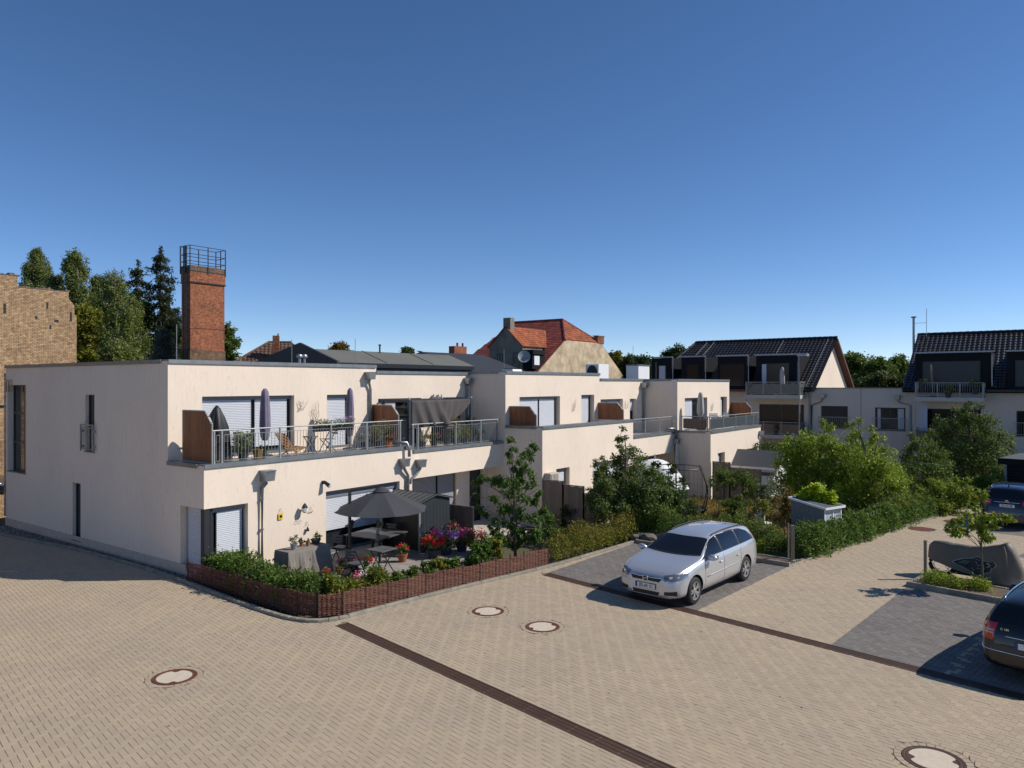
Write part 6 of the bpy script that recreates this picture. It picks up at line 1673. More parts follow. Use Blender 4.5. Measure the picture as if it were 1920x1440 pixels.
    def plate_at(x, z, face, txt, wdt=.52):
        pl = thing('x', None, None) if False else None
        mb = MB(); mb.box(x - .01, x + .01, -wdt / 2, wdt / 2, z - .055, z + .055); p_ = mb.build('number_plate', MAT['plate_white'], t)
        fx = x + face * .012
        mb = MB(); ys = (-face) * wdt / 2
        # blue band sits at the reader's left
        yb = -wdt / 2 * face
        mb.box(min(fx, x), max(fx, x), min(yb, yb + face * .045), max(yb, yb + face * .045), z - .054, z + .054); mb.build('blue_band', MAT['plate_blue'], p_)
        me = text_mesh(txt, .105, .001, .0012); me.materials.append(MAT['ink'])
        o = link_mesh('plate_text', me, None, p_)
        o.rotation_euler = (rad(90), 0, rad(90 if face > 0 else -90)); o.location = (x + face * .0125, face * .02, z - .002)
        o.scale = (.72, 1, 1)
        mb = MB()
        for a_, b_, c_, d_ in ((-wdt / 2 - .008, wdt / 2 + .008, -.062, -.055), (-wdt / 2 - .008, wdt / 2 + .008, .055, .062), (-wdt / 2 - .008, -wdt / 2, -.055, .055), (wdt / 2, wdt / 2 + .008, -.055, .055)):
            mb.box(x - .008, x + .008, a_, b_, z + c_, z + d_)
        mb.build('plate_frame', MAT['black'], p_)
    if front and plate:
        p = hit(Vector((1, 0, 0)), Vector((0, 1, 0)), 0, .46, 0); plate_at(p.x + .02, .47, 1, plate)
    if rear and plate and not front:
        zp = {'wide': .84, 'b': .70}.get(rear, .72) * k2
        p = hit(Vector((-1, 0, 0)), Vector((0, -1, 0)), 0, zp, 0); plate_at(p.x - .02, zp, -1, plate)
        line('tailgate_chrome', 'chrome', (-1, 0, 0), [(-.42, zp + .12), (.42, zp + .12)], .012, .006, n=6)
        line('tailgate_gap', 'ink', (-1, 0, 0), [(-.60, 1.0 * k2), (-.60, .66 * k2), (.60, .66 * k2), (.60, 1.0 * k2)], .005)
        if rear == 'wide':
            line('reflector', 'tail_red', (-1, 0, 0), [(-.66, .36), (-.2, .345), (.2, .345), (.66, .36)], .012, .004, n=5)
            p = hit(Vector((-1, 0, 0)), Vector((0, -1, 0)), 0, .98 * k2, .01)
            mb = MB()
            for k in range(20):
                a0, a1 = 2 * math.pi * k / 20, 2 * math.pi * (k + 1) / 20
                mb.bar((p.x, .055 * math.cos(a0), p.z + .055 * math.sin(a0)), (p.x, .055 * math.cos(a1), p.z + .055 * math.sin(a1)), .008)
            for a_, b_ in (((-.032, .042), (0, -.04)), ((0, -.04), (.032, .042)), ((-.018, .05), (0, .008)), ((0, .008), (.018, .05))): mb.bar((p.x, a_[0], p.z + a_[1]), (p.x, b_[0], p.z + b_[1]), .008)
            mb.build('badge', MAT['chrome'], t)
        else:
            line('bumper_chrome', 'chrome', (-.88, .47, 0), [(Vector((-2.28, .72, 0)).dot(Z3.cross(Vector((-.88, .47, 0)).normalized())) + a, .545) for a in (-.35, 0, .3)], .011, .006, n=5)
            line('bumper_chrome', 'chrome', (-1, 0, 0), [(-.60, .545), (0, .535), (.60, .545)], .011, .006, n=5)
            p = hit(Vector((-1, 0, 0)), Vector((0, -1, 0)), -.42, .93 * k2, .008)
            me = text_mesh(badge or 'C 180', .055, .002); me.materials.append(MAT['chrome']); o = link_mesh('model_lettering', me, None, t); o.rotation_euler = (rad(90), 0, rad(-90)); o.location = (p.x, .44, .93 * k2)
    # wheels
    proto = None
    for wx in (1.43, -1.40):
        for sgn in (1, -1):
            if proto is None:
                mb = MB(); mb.lathe([(.205, -.10), (.295, -.105), (.318, -.085), (.325, -.04), (.325, .04), (.318, .085), (.295, .105), (.205, .10)], 32, cap=False)
                w_ = mb.build('wheel', MAT['rubber'], t, smooth=True)
                mb = MB(); mb.lathe([(.205, .10), (.215, .095), (.20, .085), (.19, .02), (.001, .02)], 32, cap=False); rm = mb.build('rim', MAT['darkmetal'], w_, smooth=True)
                mb = MB(); mb.lathe([(.212, .088), (.212, .104), (.196, .098), (.19, .06)], 32, cap=False)
                for k in range(5):
                    a = 2 * math.pi * k / 5
                    for da in (-.13, .13):
                        c_, s_ = math.cos(a + da * .6), math.sin(a + da * .6); e_, f_ = math.cos(a + da * 1.6), math.sin(a + da * 1.6)
                        mb.bar((c_ * .03, s_ * .03, .075), (e_ * .20, f_ * .20, .085), .042, .03)
                mb.lathe([(.055, .05), (.05, .10), (.001, .103)], 14, cap=False); mb.build('spokes', MAT['alloy'], w_)
                proto = w_
            else:
                w_ = copy_tree(proto, t)
            w_.location = (wx, sgn * .775 * W / .9, .325); w_.rotation_euler = (rad(-90 * sgn), random.random() * 0, 0)
    return t

sc_ = 1.035
car('silver estate car parked in the left grey bay, facing the yard', 'car', (4.78, 20.05, 0), rad(180 + 48.9), MAT['paint_silver'], plate='SDL:AK 121', front='a', rear='tall', badge='bolt', scale=sc_)
car('black estate car cut off by the right edge, its tail towards the drain', 'car', (10.97, 14.91, 0), YROT, MAT['paint_black'], plate='TÖ·B 180', front=None, rear='b', badge='C 180', rails='chrome', scale=1.0)
car('dark blue car with silver roof rails at the right edge, seen from behind', 'car', (19.9, 29.6, 0), rad(49), MAT['paint_blue'], plate='SDL·EN 489', front=None, rear='wide', HS=1.10, rails='chrome', scale=.98)
car('dark car glimpsed at the left edge past the end wall', 'car', (-26.2, 35.6, 0), rad(8), MAT['paint_blue'], plate=None, front='a', rear='a', scale=1.0)
# ================================================================== gardens: paving, fences, furniture
ps = thing('patio_paving', None, None, R(0, 0, 0), ROT); ps['kind'] = 'structure'
def slabs(u0, u1, w0, w1, z, mat, sx=.5, sy=.5, cut=None):
    nx = int((u1 - u0) / sx); ny = int((w1 - w0) / sy)
    me = None
    for i in range(nx):
        for j in range(ny):
            if cut and cut(u0 + (i + .5) * sx, w0 + (j + .5) * sy): continue
            if me is None: mb = MB(); mb.cbox(.004, sx - .004, -sy + .004, -.004, -.05, 0, .005); me = mb.mesh('slab'); me.materials.append(MAT[mat])
            o = bpy.data.objects.new('slab', me); COL.objects.link(o); o.parent = ps; o.location = (u0 + i * sx, -(w0 + j * sy), z + random.uniform(-.002, .002))
slabs(1.2, 8.0, .02, 4.4, -.03, 'slab', cut=lambda u, w: w > 3.0 + .17 * u or (u < 3 and w > 2.6))
slabs(8.2, 13.4, -.75, 2.3, -.30, 'slab_lt', .6, .6, cut=lambda u, w: (u - 10.8) ** 2 / 7.6 + max(0, w - .2) ** 2 / 4.6 > 1)
slabs(14.2, 20.0, 2.1, 4.4, -.34, 'slab', .6, .6)

# ---- willow fence ------------------------------------------------------------
wf = thing('willow_fence', 'low woven willow fence around the corner garden, reddish brown with dark stakes', 'fence', (0, 0, 0))
def weave(name, parent, a, b, z, h, rr, mat='wicker', pitch=.0165):
    a = Vector((a.x, a.y, z)); b = Vector((b.x, b.y, z)); d = b - a; L = d.length; d.normalize(); n = Vector((-d.y, d.x, 0)); mb = MB(); st = max(3, round(L / .12))
    for k in range(int(h / pitch)):
        zz = (k + .5) * pitch; P = []
        e0, e1 = rr.uniform(-.015, .01), rr.uniform(-.01, .015)
        for i in range(st + 1):
            P.append(a + d * (e0 + (L - e0 + e1) * i / st) + n * (.013 if (i + k) % 2 else -.013) + Vector((0, 0, zz + rr.uniform(-.004, .004) + .012 * math.sin(i * .9 + k * .5))))
        mb.tube(P, pitch * .56 * rr.uniform(.8, 1.15), 4, cap=False)
    for i in range(st + 1): q = a + d * L * i / st; mb.tube([q, q + Vector((0, 0, h + rr.uniform(-.02, .04)))], .008, 4)
    o = mb.build(name, MAT[mat], parent, fix=False); o['kind'] = 'stuff'; return o
rr = random.Random(5)
def fence_run(pts, hs, parent):
    for k, (a, b) in enumerate(zip(pts[:-1], pts[1:])):
        weave('panel', parent, a, b, -.03, hs + rr.uniform(-.02, .02), rr)
    for p in pts:
        mb = MB(); mb.tube([(p.x, p.y, -.2), (p.x + rr.uniform(-.01, .01), p.y, hs + .04)], .02, 6); mb.build('stake', MAT['wicker_post'], parent)
along = lambda line, ts: [line[min(int(t), len(line) - 2)].lerp(line[min(int(t), len(line) - 2) + 1], t - min(int(t), len(line) - 2)) for t in ts]
kin = lambda px, py: S(px, py)
SA = [S(352, 1088), S(397, 1101), S(446, 1117), S(515, 1140), S(558, 1150), S(594, 1155)]
SB = [S(597, 1155), S(643, 1150), S(686, 1140), S(727, 1130), S(765, 1122), S(798, 1113), S(832, 1105), S(868, 1097), S(900, 1090), S(930, 1083), S(957, 1077), S(983, 1071), S(1010, 1064), S(1028, 1060)]
fence_run(SA, .54, wf); fence_run(SB, .54, wf)
we = thing('low_edging', 'low dark woven edging curving below the pale patio', 'edging', (0, 0, 0))
ED = [R(8.3, 1.6), R(8.6, 2.3), R(9.4, 2.75), R(10.3, 2.9), R(11.4, 2.7)]
for a, b in zip(ED[:-1], ED[1:]): weave('panel', we, a, b, -.36, .30, rr, 'wicker_post')

# ---- board fences between the gardens -----------------------------------------
def board_fence(label, panels, cap=True, mat='brownwood', name='board_fence'):
    """panels: (point a, point b, zbottom, ztop)"""
    a0 = panels[0][0]; t = thing(name, label, 'fence', (a0.x, a0.y, 0))
    for a, b, z0, z1 in panels:
        d = (b - a); L = d.length; d.normalize(); n = Vector((-d.y, d.x, 0)); k = round(L / .115)
        for i in range(k):
            p = a + d * (L * (i + .5) / k) - a0; w = L / k / 2 - .003
            mb = MB(); c = [p - d * w - n * .01, p + d * w - n * .01, p + d * w + n * .01, p - d * w + n * .01]
            mb.prism([(q.x, q.y) for q in c], z0, z1 - .03 + (i % 3) * .004); mb.build('board', MAT[mat], t)
        mb = MB(); mb.bar(a - a0 + Vector((0, 0, z1)), b - a0 + Vector((0, 0, z1)), .05, .035); mb.build('top_rail', MAT[mat], t)
        for q in (a, b): mb = MB(); r_ = q - a0; mb.box(r_.x - .035, r_.x + .035, r_.y - .035, r_.y + .035, z0 - .1, z1 + .02); mb.build('post', MAT['greywood' if cap else mat], t)
    return t
board_fence('dark brown board fence beside the metal shed, between the first two gardens', [(R(7.9, .06), R(7.9, 1.5), -.3, 1.50), (R(7.9, 1.5), R(7.9, 3.05), -.35, 1.26)])
board_fence('brown board fence stepping down from the parapet house, three panels', [(R(13.5, 2.1), R(13.5, 3.05), -.6, 1.55), (R(13.5, 3.05), R(13.5, 4.0), -.6, 1.42), (R(13.5, 4.0), R(13.5, 5.0), -.6, 1.16)], mat='fencewood')
board_fence('grey-brown board fence before the white shed, by the last house', [(R(26.5, 4.1), R(26.5, 5.0), -.9, 1.32), (R(26.5, 5.0), R(26.5, 6.6), -.9, 1.06)], mat='fencewood')
wb = thing('wall_box', 'small beige slatted box fixed high on the parapet house beside the fence', 'box', R(13.72, 2.0, 1.36), ROT)
B1('box', MAT['slab_lt'], wb, 0, .62, -.32, 0, 0, .42, ch=.02)
for k in range(5): B1('slat', MAT['slab_lt'], wb, .05 + k * .11, .12 + k * .11, -.345, -.322, .05, .37)
B1('bracket', MAT['darkmetal'], wb, .02, .60, -.30, -.02, -.05, -.003)

# ---- metal shed -------------------------------------------------------------------
MAT['shed'] = M('anthracite_shed_metal', (.042, .050, .056), .5, .35)
MAT['shed_roof'] = M('grey_shed_roof', (.13, .135, .13), .5, .4)
sh = thing('metal_shed', 'anthracite metal shed with a ribbed shallow roof behind the parasol', 'shed', R(5.97, 2.45, -.06), ROT)
Ls, Ds, h0, h1_ = 1.45, 1.75, 1.66, 1.86    # local x along the row, y towards the house
for k in range(9): B1('wall_panel', MAT['shed'], sh, k * Ls / 9 + .006, (k + 1) * Ls / 9 - .006, 0, .02, 0, h0)
for k in range(8): B1('rib', MAT['darkmetal'], sh, (k + 1) * Ls / 9 - .006, (k + 1) * Ls / 9 + .006, .004, .02, 0, h0)
for k in range(10): B1('wall_panel', MAT['shed'], sh, Ls - .02, Ls, .02 + k * .17, .185 + k * .17, 0, h0)
B1('side_post', MAT['galv'], sh, -.03, .03, -.012, .03, 0, h0); B1('side_post', MAT['galv'], sh, -.03, .03, Ds - .05, Ds, 0, h0)
B1('back_wall', MAT['darkmetal'], sh, .02, Ls - .03, Ds - .03, Ds, 0, h0); B1('inner_dark_wall', MAT['darkmetal'], sh, .30, .33, .03, Ds - .04, 0, h0)
mb = MB()
for xa, xb, za, zb in ((-.12, Ls / 2, h0, h1_), (Ls / 2, Ls + .10, h1_, h0)): mb.quad((xa, -.08, za), (xb, -.08, zb), (xb, Ds + .05, zb), (xa, Ds + .05, za)); mb.quad((xa, -.08, za - .03), (xb, -.08, zb - .03), (xb, Ds + .05, zb - .03), (xa, Ds + .05, za - .03))
mb.quad((-.12, -.08, h0 - .03), (Ls / 2, -.08, h1_ - .03), (Ls / 2, -.08, h1_), (-.12, -.08, h0)); mb.quad((Ls + .1, -.08, h0 - .03), (Ls / 2, -.08, h1_ - .03), (Ls / 2, -.08, h1_), (Ls + .1, -.08, h0))
rf = mb.build('roof', MAT['shed_roof'], sh)
for k in range(8):
    y = -.06 + k * .25; mb = MB(); mb.bar((-.12, y, h0 + .012), (Ls / 2, y, h1_ + .012), .022, .03); mb.bar((Ls / 2, y, h1_ + .012), (Ls + .1, y, h0 + .012), .022, .03); mb.build('seam', MAT['darkmetal'], rf)
mb = MB(); mb.extrude([(0, .01, h0), (Ls / 2, .01, h1_ - .03), (Ls, .01, h0)], (0, .02, 0)); mb.build('gable_panel', MAT['shed'], sh)

# ---- parasols -----------------------------------------------------------------------
cp = thing('cantilever_parasol', 'open dark grey cantilever parasol over the corner garden terrace', 'parasol', R(3.45, 2.01, -.05), ROT)
def canopy(c, r, top, edge, n=8, rot=.2, sag=.10, rad_steps=5, pw=1.15):
    mb = MB(); vs = [(c[0], c[1], top)]
    for j in range(1, rad_steps + 1):
        f = j / rad_steps
        for k in range(n * 4):
            a = rot + 2 * math.pi * k / (n * 4); ph = (k % 4) / 4; sc = math.sin(math.pi * ph) if k % 4 else 0
            R_ = r * f * (1 - .085 * sc * f); z = top + (edge - top) * (f ** pw) + .0 - sag * sc * f * .35
            vs.append((c[0] + R_ * math.cos(a), c[1] + R_ * math.sin(a), z))
    m = n * 4; fs = [(0, 1 + k, 1 + (k + 1) % m) for k in range(m)]
    for j in range(rad_steps - 1):
        for k in range(m): fs.append((1 + j * m + k, 1 + j * m + (k + 1) % m, 1 + (j + 1) * m + (k + 1) % m, 1 + (j + 1) * m + k))
    mb.add(vs, fs); return mb
c = (.75, -.55); top, edge = 2.30, 1.70
cn = canopy(c, 1.42, top, edge, rot=.3).build('canopy', MAT['anth_fab'], cp); 
md = cn.modifiers.new('t', 'SOLIDIFY'); md.thickness = .006
mb = MB(); mb.lathe([(.26, -.06), (.14, .03), (.05, .07), (.001, .08)], 16, (c[0], c[1], top - .0), cap=False); mb.build('vent_cap', MAT['anth_fab'], cp)
for k in range(8):
    a = .3 + math.pi / 4 * k; mb = MB(); mb.bar((c[0], c[1], top - .03), (c[0] + 1.38 * math.cos(a), c[1] + 1.38 * math.sin(a), edge - .012), .016, .02); mb.build('rib', MAT['darkmetal'], cp)
mb = MB(); mb.bar((0, 0, 0), (0, 0, 2.32), .065, .065); pole = mb.build('pole', MAT['darkmetal'], cp)
mb = MB(); mb.bar((0, 0, 2.30), (c[0], c[1], top + .10), .04, .05); mb.bar((0, 0, 1.62), (c[0] * .55, c[1] * .55, 2.18), .03, .03); mb.build('arm', MAT['darkmetal'], cp)
mb = MB(); mb.bar((-.02, -.06, 1.2), (.02, -.12, 1.42), .09, .09); mb.build('crank_housing', MAT['black'], cp)
mb = MB(); mb.bar((-.5, 0, .03), (.5, 0, .03), .06, .05); mb.bar((0, -.5, .035), (0, .5, .035), .06, .05); mb.build('cross_foot', MAT['darkmetal'], cp)

def closed_parasol(label, p, h, r, mat, tilt=(0, 0), group=None, foot=True, z0=.45):
    t = thing('closed_parasol', label, 'parasol', p, random.random() * 3, group)
    mb = MB(); mb.tube([(0, 0, 0), (tilt[0], tilt[1], h)], .02, 8); mb.build('pole', MAT['galv'], t)
    mb = MB(); n = 24; vs = []; lv = [(0, h + .03, .02), (.1, h - .02, .55), (.3, h * .86, .8), (.55, h * .6, 1), (.8, z0 + .25 * (h - z0) * .6, .85), (1, z0, .35)]
    Ps = [(h + .03, .25), (h - .06, .62), (h * .85, .8), (h * .65, .95), (h * .45, 1.0), (z0 + .12, .8), (z0, .5)]
    for z, f in Ps:
        for k in range(n):
            a = 2 * math.pi * k / n; q = r * f * (1 + .16 * math.sin(a * 8) + .05 * math.sin(a * 3 + z)); vs.append((q * math.cos(a) + tilt[0] * z / h, q * math.sin(a) + tilt[1] * z / h, z))
    fs = []
    for j in range(len(Ps) - 1):
        for k in range(n): fs.append((j * n + k, j * n + (k + 1) % n, (j + 1) * n + (k + 1) % n, (j + 1) * n + k))
    fs.append(tuple(range(n))); mb.add(vs, fs); mb.build('folded_canopy', MAT[mat], t, smooth=True)
    if foot: mb = MB(); mb.lathe([(.24, 0), (.24, .05), (.05, .09)], 16); mb.build('base', MAT['darkmetal'], t)
    return t
MAT['lilac'] = M('faded_lilac_cloth', (.205, .175, .245), .9, var=.2, vscale=4, bump=.2, bscale=60)
MAT['cream_cloth'] = M('cream_parasol_cloth', (.50, .46, .42), .9, var=.15, vscale=4)
MAT['black_cover'] = M('black_cover_cloth', (.012, .012, .014), .55, bump=.2, bscale=20)
ZT = 3.15
closed_parasol('tall closed lilac parasol in front of the wide terrace shutters', R(2.62, -.95, ZT), 2.08, .15, 'lilac', z0=.5)
closed_parasol('slimmer closed lilac parasol before the narrow terrace shutter', R(5.92, -.8, ZT), 2.08, .13, 'lilac', (.03, 0), z0=.45)
closed_parasol('closed cream parasol on the last house of the stepped row', R(27.5, 3.0, 2.92), 2.0, .17, 'cream_cloth', z0=.7)
closed_parasol('closed pale parasol on the upper balcony of the left apartment house', R(44.6, 2.25, 4.62), 2.0, .16, 'cream_cloth', z0=.5)
closed_parasol('thin closed parasol leaning on the right-hand balcony', R(44.7, 12.0, 4.56), 2.1, .07, 'greywood', (.15, 0), z0=.5)
# black covered thing (a folded parasol or grill under its cover)
bc = thing('covered_grill', 'tall pointed black weather cover beside the first wooden screen', 'cover', R(.92, -.85, ZT), ROT)
mb = MB(); n = 28; Ps = [(1.62, .03), (1.52, .10), (1.3, .20), (1.0, .29), (.7, .32), (.35, .34), (.02, .40)]; vs = []
for z, r_ in Ps:
    for k in range(n):
        a = 2 * math.pi * k / n; q = r_ * (1 + .11 * math.sin(a * 6) * (z < 1.5) + .05 * math.sin(a * 11 + z * 4)); vs.append((q * math.cos(a) * 1.1, q * math.sin(a) * .9, z))
fs = [(j * n + k, j * n + (k + 1) % n, (j + 1) * n + (k + 1) % n, (j + 1) * n + k) for j in range(len(Ps) - 1) for k in range(n)] + [tuple(range(n))]
mb.add(vs, fs); mb.build('cover', MAT['black_cover'], bc, smooth=True)
mb = MB(); mb.lathe([(.36, .55), (.375, .57), (.36, .59)], 20, cap=False); mb.build('strap', MAT['black'], bc)

# ---- tables and chairs -----------------------------------------------------------------
MAT['tabletop'] = M('grey_table_top', (.10, .10, .105), .45, var=.1)
tb = thing('garden_table', 'large grey garden table under the open parasol', 'table', R(4.95, 1.6, -.05), ROT + rad(8))
B1('table_top', MAT['tabletop'], tb, -.78, .62, -.72, .72, .735, .765, ch=.006)
for x in (-.7, .54):
    for y in (-.64, .64): B1('leg', MAT['darkmetal'], tb, x - .03, x + .03, y - .03, y + .03, 0, .735)
vz = thing('flower_vase', 'small grey vase with pale sprigs on the large garden table', 'vase', tb.location + Vector((.05, -.25, .765)), 0)
MB().lathe([(.045, 0), (.05, .02), (.055, .16), (.05, .17)], 12).build('vase', MAT['galv'], vz)
P = clump_pts((0, 0, .28), .15, 260); o = link_mesh('sprigs', leaf_mesh(P, .06, .4), MAT['leaf_grey'], vz); o['kind'] = 'stuff'
ft = thing('folding_table', 'small square grey folding table on the open slabs', 'table', R(3.54, 3.27, -.05), ROT + rad(4))
B1('table_top', MAT['tabletop'], ft, -.33, .33, -.31, .31, .70, .725, ch=.005)
for y in (-.22, .22):
    for s_ in (1, -1): mb = MB(); mb.bar((-.28 * s_, y + .02 * s_, 0), (.26 * s_, y + .02 * s_, .70), .022, .022); mb.build('leg', MAT['black'], ft)
def fold_chair(label, p, rot, col='black', seat='tabletop', group=None, wood=None, h=.45):
    t = thing('folding_chair', label, 'chair', p, rot, group)
    m = MAT[wood or col]
    for k in range(5): B1('seat_slat', MAT[wood or seat], t, -.20 + k * .08, -.135 + k * .08, -.2, .2, h - .012, h)
    for k in range(3): B1('back_slat', MAT[wood or seat], t, -.245, -.232, -.2, .2, .60 + k * .09, .665 + k * .09)
    for y in (-.21, .21):
        mb = MB(); mb.bar((.22, y, 0), (-.25, y, .86), .022, .022); mb.build('leg', MAT[col], t)
        mb = MB(); mb.bar((-.22, y * .93, 0), (.2, y * .93, h), .022, .022); mb.build('leg', MAT[col], t)
    return t
fold_chair('black folding chair left of the small folding table', R(2.75, 3.1, -.05), ROT, group=None)
fold_chair('black folding chair in the shade beneath the large table, left side', R(3.9, 1.1, -.05), ROT + .3)
fold_chair('black folding chair right of the large table, before the shed', R(5.75, 1.2, -.05), ROT + 3.3)
# table with hanging cloth
ct = thing('cloth_table', 'long table under a hanging grey-beige cloth by the corner house wall', 'table', R(1.95, 1.75, -.05), ROT)
MAT['table_cloth'] = M('washed_table_cloth', (.25, .22, .19), .95, var=.12, vscale=5, bump=.3, bscale=30)
B1('table', MAT['darkmetal'], ct, -.68, .68, -.28, .28, .78, .85)
for x in (-.6, .6):
    for y in (-.22, .22): B1('leg', MAT['darkmetal'], ct, x - .02, x + .02, y - .02, y + .02, 0, .78)
mb = MB(); n = 64; ring = []
for k in range(n):
    f = k / n * 4; i = int(f); g_ = f - i; cs = [(-.7, -.3), (.7, -.3), (.7, .3), (-.7, .3)]; a, b = cs[i], cs[(i + 1) % 4]; ring.append((a[0] + (b[0] - a[0]) * g_, a[1] + (b[1] - a[1]) * g_))
vs = [(x, y, .86) for x, y in ring] + [(x * 1.02, y * 1.04, .80) for x, y in ring] + [(x * (1.04 + .03 * math.sin(k * 1.3)), y * (1.08 + .12 * math.sin(k * 1.3)), .42 + .02 * math.sin(k)) for k, (x, y) in enumerate(ring)] + [(x * (1.06 + .05 * math.sin(k * 1.3)), y * (1.12 + .22 * math.sin(k * 1.3)), .12 + .05 * math.sin(k * .7)) for k, (x, y) in enumerate(ring)]
fs = [tuple(range(n))] + [(j * n + k, j * n + (k + 1) % n, (j + 1) * n + (k + 1) % n, (j + 1) * n + k) for j in range(3) for k in range(n)]
mb.add(vs, fs); tag(mb.build('table_cloth', MAT['table_cloth'], loc=ct.location, rotz=ROT, smooth=False), 'washed grey-beige cloth draped over the long wall table', 'tablecloth')

# ---- pots and flowers ----------------------------------------------------------------------
def pot_plant(label, p, r, h, mpot, mleaf, pr, ph, n=500, leaf=.06, flower=None, nf=140, fsize=.045, name='potted_plant', group=None, fr=None):
    t = thing(name, label, 'plant pot', p, random.random() * 6, group)
    MB().lathe([(r * .7, 0), (r, h * .9), (r * 1.08, h * .9), (r * 1.08, h), (r * .9, h), (r * .88, h * .85), (.001, h * .85)], 16, cap=False).build('pot', MAT[mpot], t)
    P = clump_pts((0, 0, h + ph * .5), pr, n, sq=(1, 1, ph / pr * .55)); P[:, 2] = np.maximum(P[:, 2], h * .7)
    o = link_mesh('foliage', leaf_mesh(P, leaf, .5, .3, 0), MAT[mleaf], t); o['kind'] = 'stuff'
    if flower:
        for m_, q in (flower if isinstance(flower, list) else [(flower, (0, 0, 0))]):
            F_ = clump_pts((q[0], q[1], h + ph * .72 + q[2]), fr or pr * .9, nf, sub=9, sq=(1, 1, .45)); o = link_mesh('flowers', leaf_mesh(F_, fsize, .9, .6, 0), MAT[m_], t); o['kind'] = 'stuff'
    return t
za = .81
pot_plant('white zinc pot with a pale green plant at the left of the cloth table', ct.matrix_basis @ Vector((-.36, -.08, .86)), .10, .17, 'galv', 'leaf_grey', .15, .18, 260, .05)
pot_plant('small dark-leaved pot second from the left on the cloth table', ct.matrix_basis @ Vector((.02, .08, .86)), .06, .10, 'terracotta', 'leaf_dark', .11, .14, 160, .05)
pot_plant('small brown clay pot in the middle of the cloth table', ct.matrix_basis @ Vector((.17, -.02, .86)), .065, .14, 'terracotta', 'leaf_dark', .05, .05, 40, .04)
pot_plant('grey oblong pot with dark leaves at the right of the cloth table', ct.matrix_basis @ Vector((.50, .05, .86)), .14, .13, 'anth_fab', 'leaf_dark', .15, .16, 220, .05)
gz = -.05
pot_plant('terracotta pot of red geraniums between the table and the shed', R(4.9, 2.75, gz), .15, .26, 'terracotta', 'leaf_laurel', .20, .30, 380, .06, 'fl_red', 160, .05)
pot_plant('tall red-flowered plant just left of the folding table', R(2.75, 3.55, gz), .11, .2, 'terracotta', 'leaf_laurel', .18, .55, 420, .06, 'fl_red', 110, .05)
pot_plant('pot of pink and white flowers beside the parasol pole', R(3.1, 2.6, gz), .12, .18, 'anth_fab', 'leaf_laurel', .18, .25, 320, .05, [('fl_white', (0, 0, 0)), ('fl_red', (.1, .05, .05))], 90, .045)
pot_plant('low red flowers at the foot of the cloth table, left pot', R(2.0, 2.75, gz), .10, .16, 'terracotta', 'leaf_laurel', .16, .2, 260, .05, 'fl_red', 70, .045)
pot_plant('low coral flowers at the foot of the cloth table, right pot', R(2.75, 2.4, gz), .11, .18, 'terracotta', 'leaf_laurel', .18, .25, 300, .05, 'fl_pink', 70, .045)
pot_plant('white and lilac petunias behind the sunny laurel hedge', R(2.0, 4.15, gz), .14, .18, 'anth_fab', 'leaf_laurel', .2, .26, 320, .05, [('fl_white', (0, 0, .06)), ('fl_pink', (.16, .04, .02))], 130, .045)
pot_plant('broad pot of bright red geraniums by the shed corner', R(5.85, 3.15, gz), .20, .28, 'anth_fab', 'leaf_laurel', .36, .42, 700, .06, 'fl_red', 900, .055)
pot_plant('large pot of lilac geraniums, middle of the flowers by the shed', R(6.45, 3.15, gz), .20, .30, 'anth_fab', 'leaf_laurel', .40, .46, 800, .06, [('fl_lilac', (0, 0, .03)), ('fl_pink', (-.22, -.1, .04))], 560, .055)
pot_plant('pot of deep pink geraniums, right of the lilac ones', R(7.1, 3.25, gz), .20, .28, 'anth_fab', 'leaf_laurel', .40, .40, 800, .06, 'fl_pink', 720, .055)
pot_plant('crimson geraniums below the end of the brown fence', R(7.3, 3.75, gz), .18, .22, 'anth_fab', 'leaf_laurel', .40, .42, 800, .06, 'fl_red', 420, .05)
pot_plant('dark red roses in the shade against the brown fence', R(7.3, 2.7, gz), .18, .3, 'anth_fab', 'leaf_dark', .32, .6, 600, .06, 'fl_pink', 70, .045)

# things on the wall of the corner house
for (u, z, kd, lb) in ((2.48, 1.52, 0, 'small yellow sunflower plaque hung by a cord, leftmost on the corner house wall'), (3.15, 1.20, 1, 'white wire ornament beneath the wall lamp'), (3.60, 1.42, 2, 'small triangular hanger right of the wall lamp'), (3.45, .98, 3, 'little dark bell hanging lowest on the corner house wall')):
    t = thing('wall_ornament', lb, 'ornament', R(u, .02, z), ROT)
    mb = MB(); mb.tube([(-.07, -.01, -.02), (0, -.01, .14), (.07, -.01, -.02)], .005, 4); mb.build('cord', MAT['darkmetal'], t)
    if kd == 0:
        B1('plaque', M('yellow_plaque', (.75, .50, .06), .6), t, -.08, .08, -.02, -.003, -.20, -.02)
        mb = MB(); mb.add([(.05 * math.cos(a), -.022, -.11 + .05 * math.sin(a)) for a in [k * .524 for k in range(12)]], [tuple(range(12))]); mb.build('flower_eye', MAT['black'], t)
    elif kd == 1:
        mb = MB(); [mb.tube([(x + .07 * math.cos(a * .7), -.015, -.04 + .05 * math.sin(a * .7)) for a in range(10)], .006, 4) for x in (-.08, .06)]; mb.build('wire_hearts', MAT['white'], t)
    elif kd == 2: mb = MB(); mb.bar((-.09, -.012, -.03), (.09, -.012, -.03), .012); mb.build('bar', MAT['greywood'], t)
    else: mb = MB(); mb.lathe([(.05, -.16), (.045, -.1), (.02, -.04), (.001, -.03)], 10, (0, -.05, 0)); mb.build('bell', MAT['darkmetal'], t)
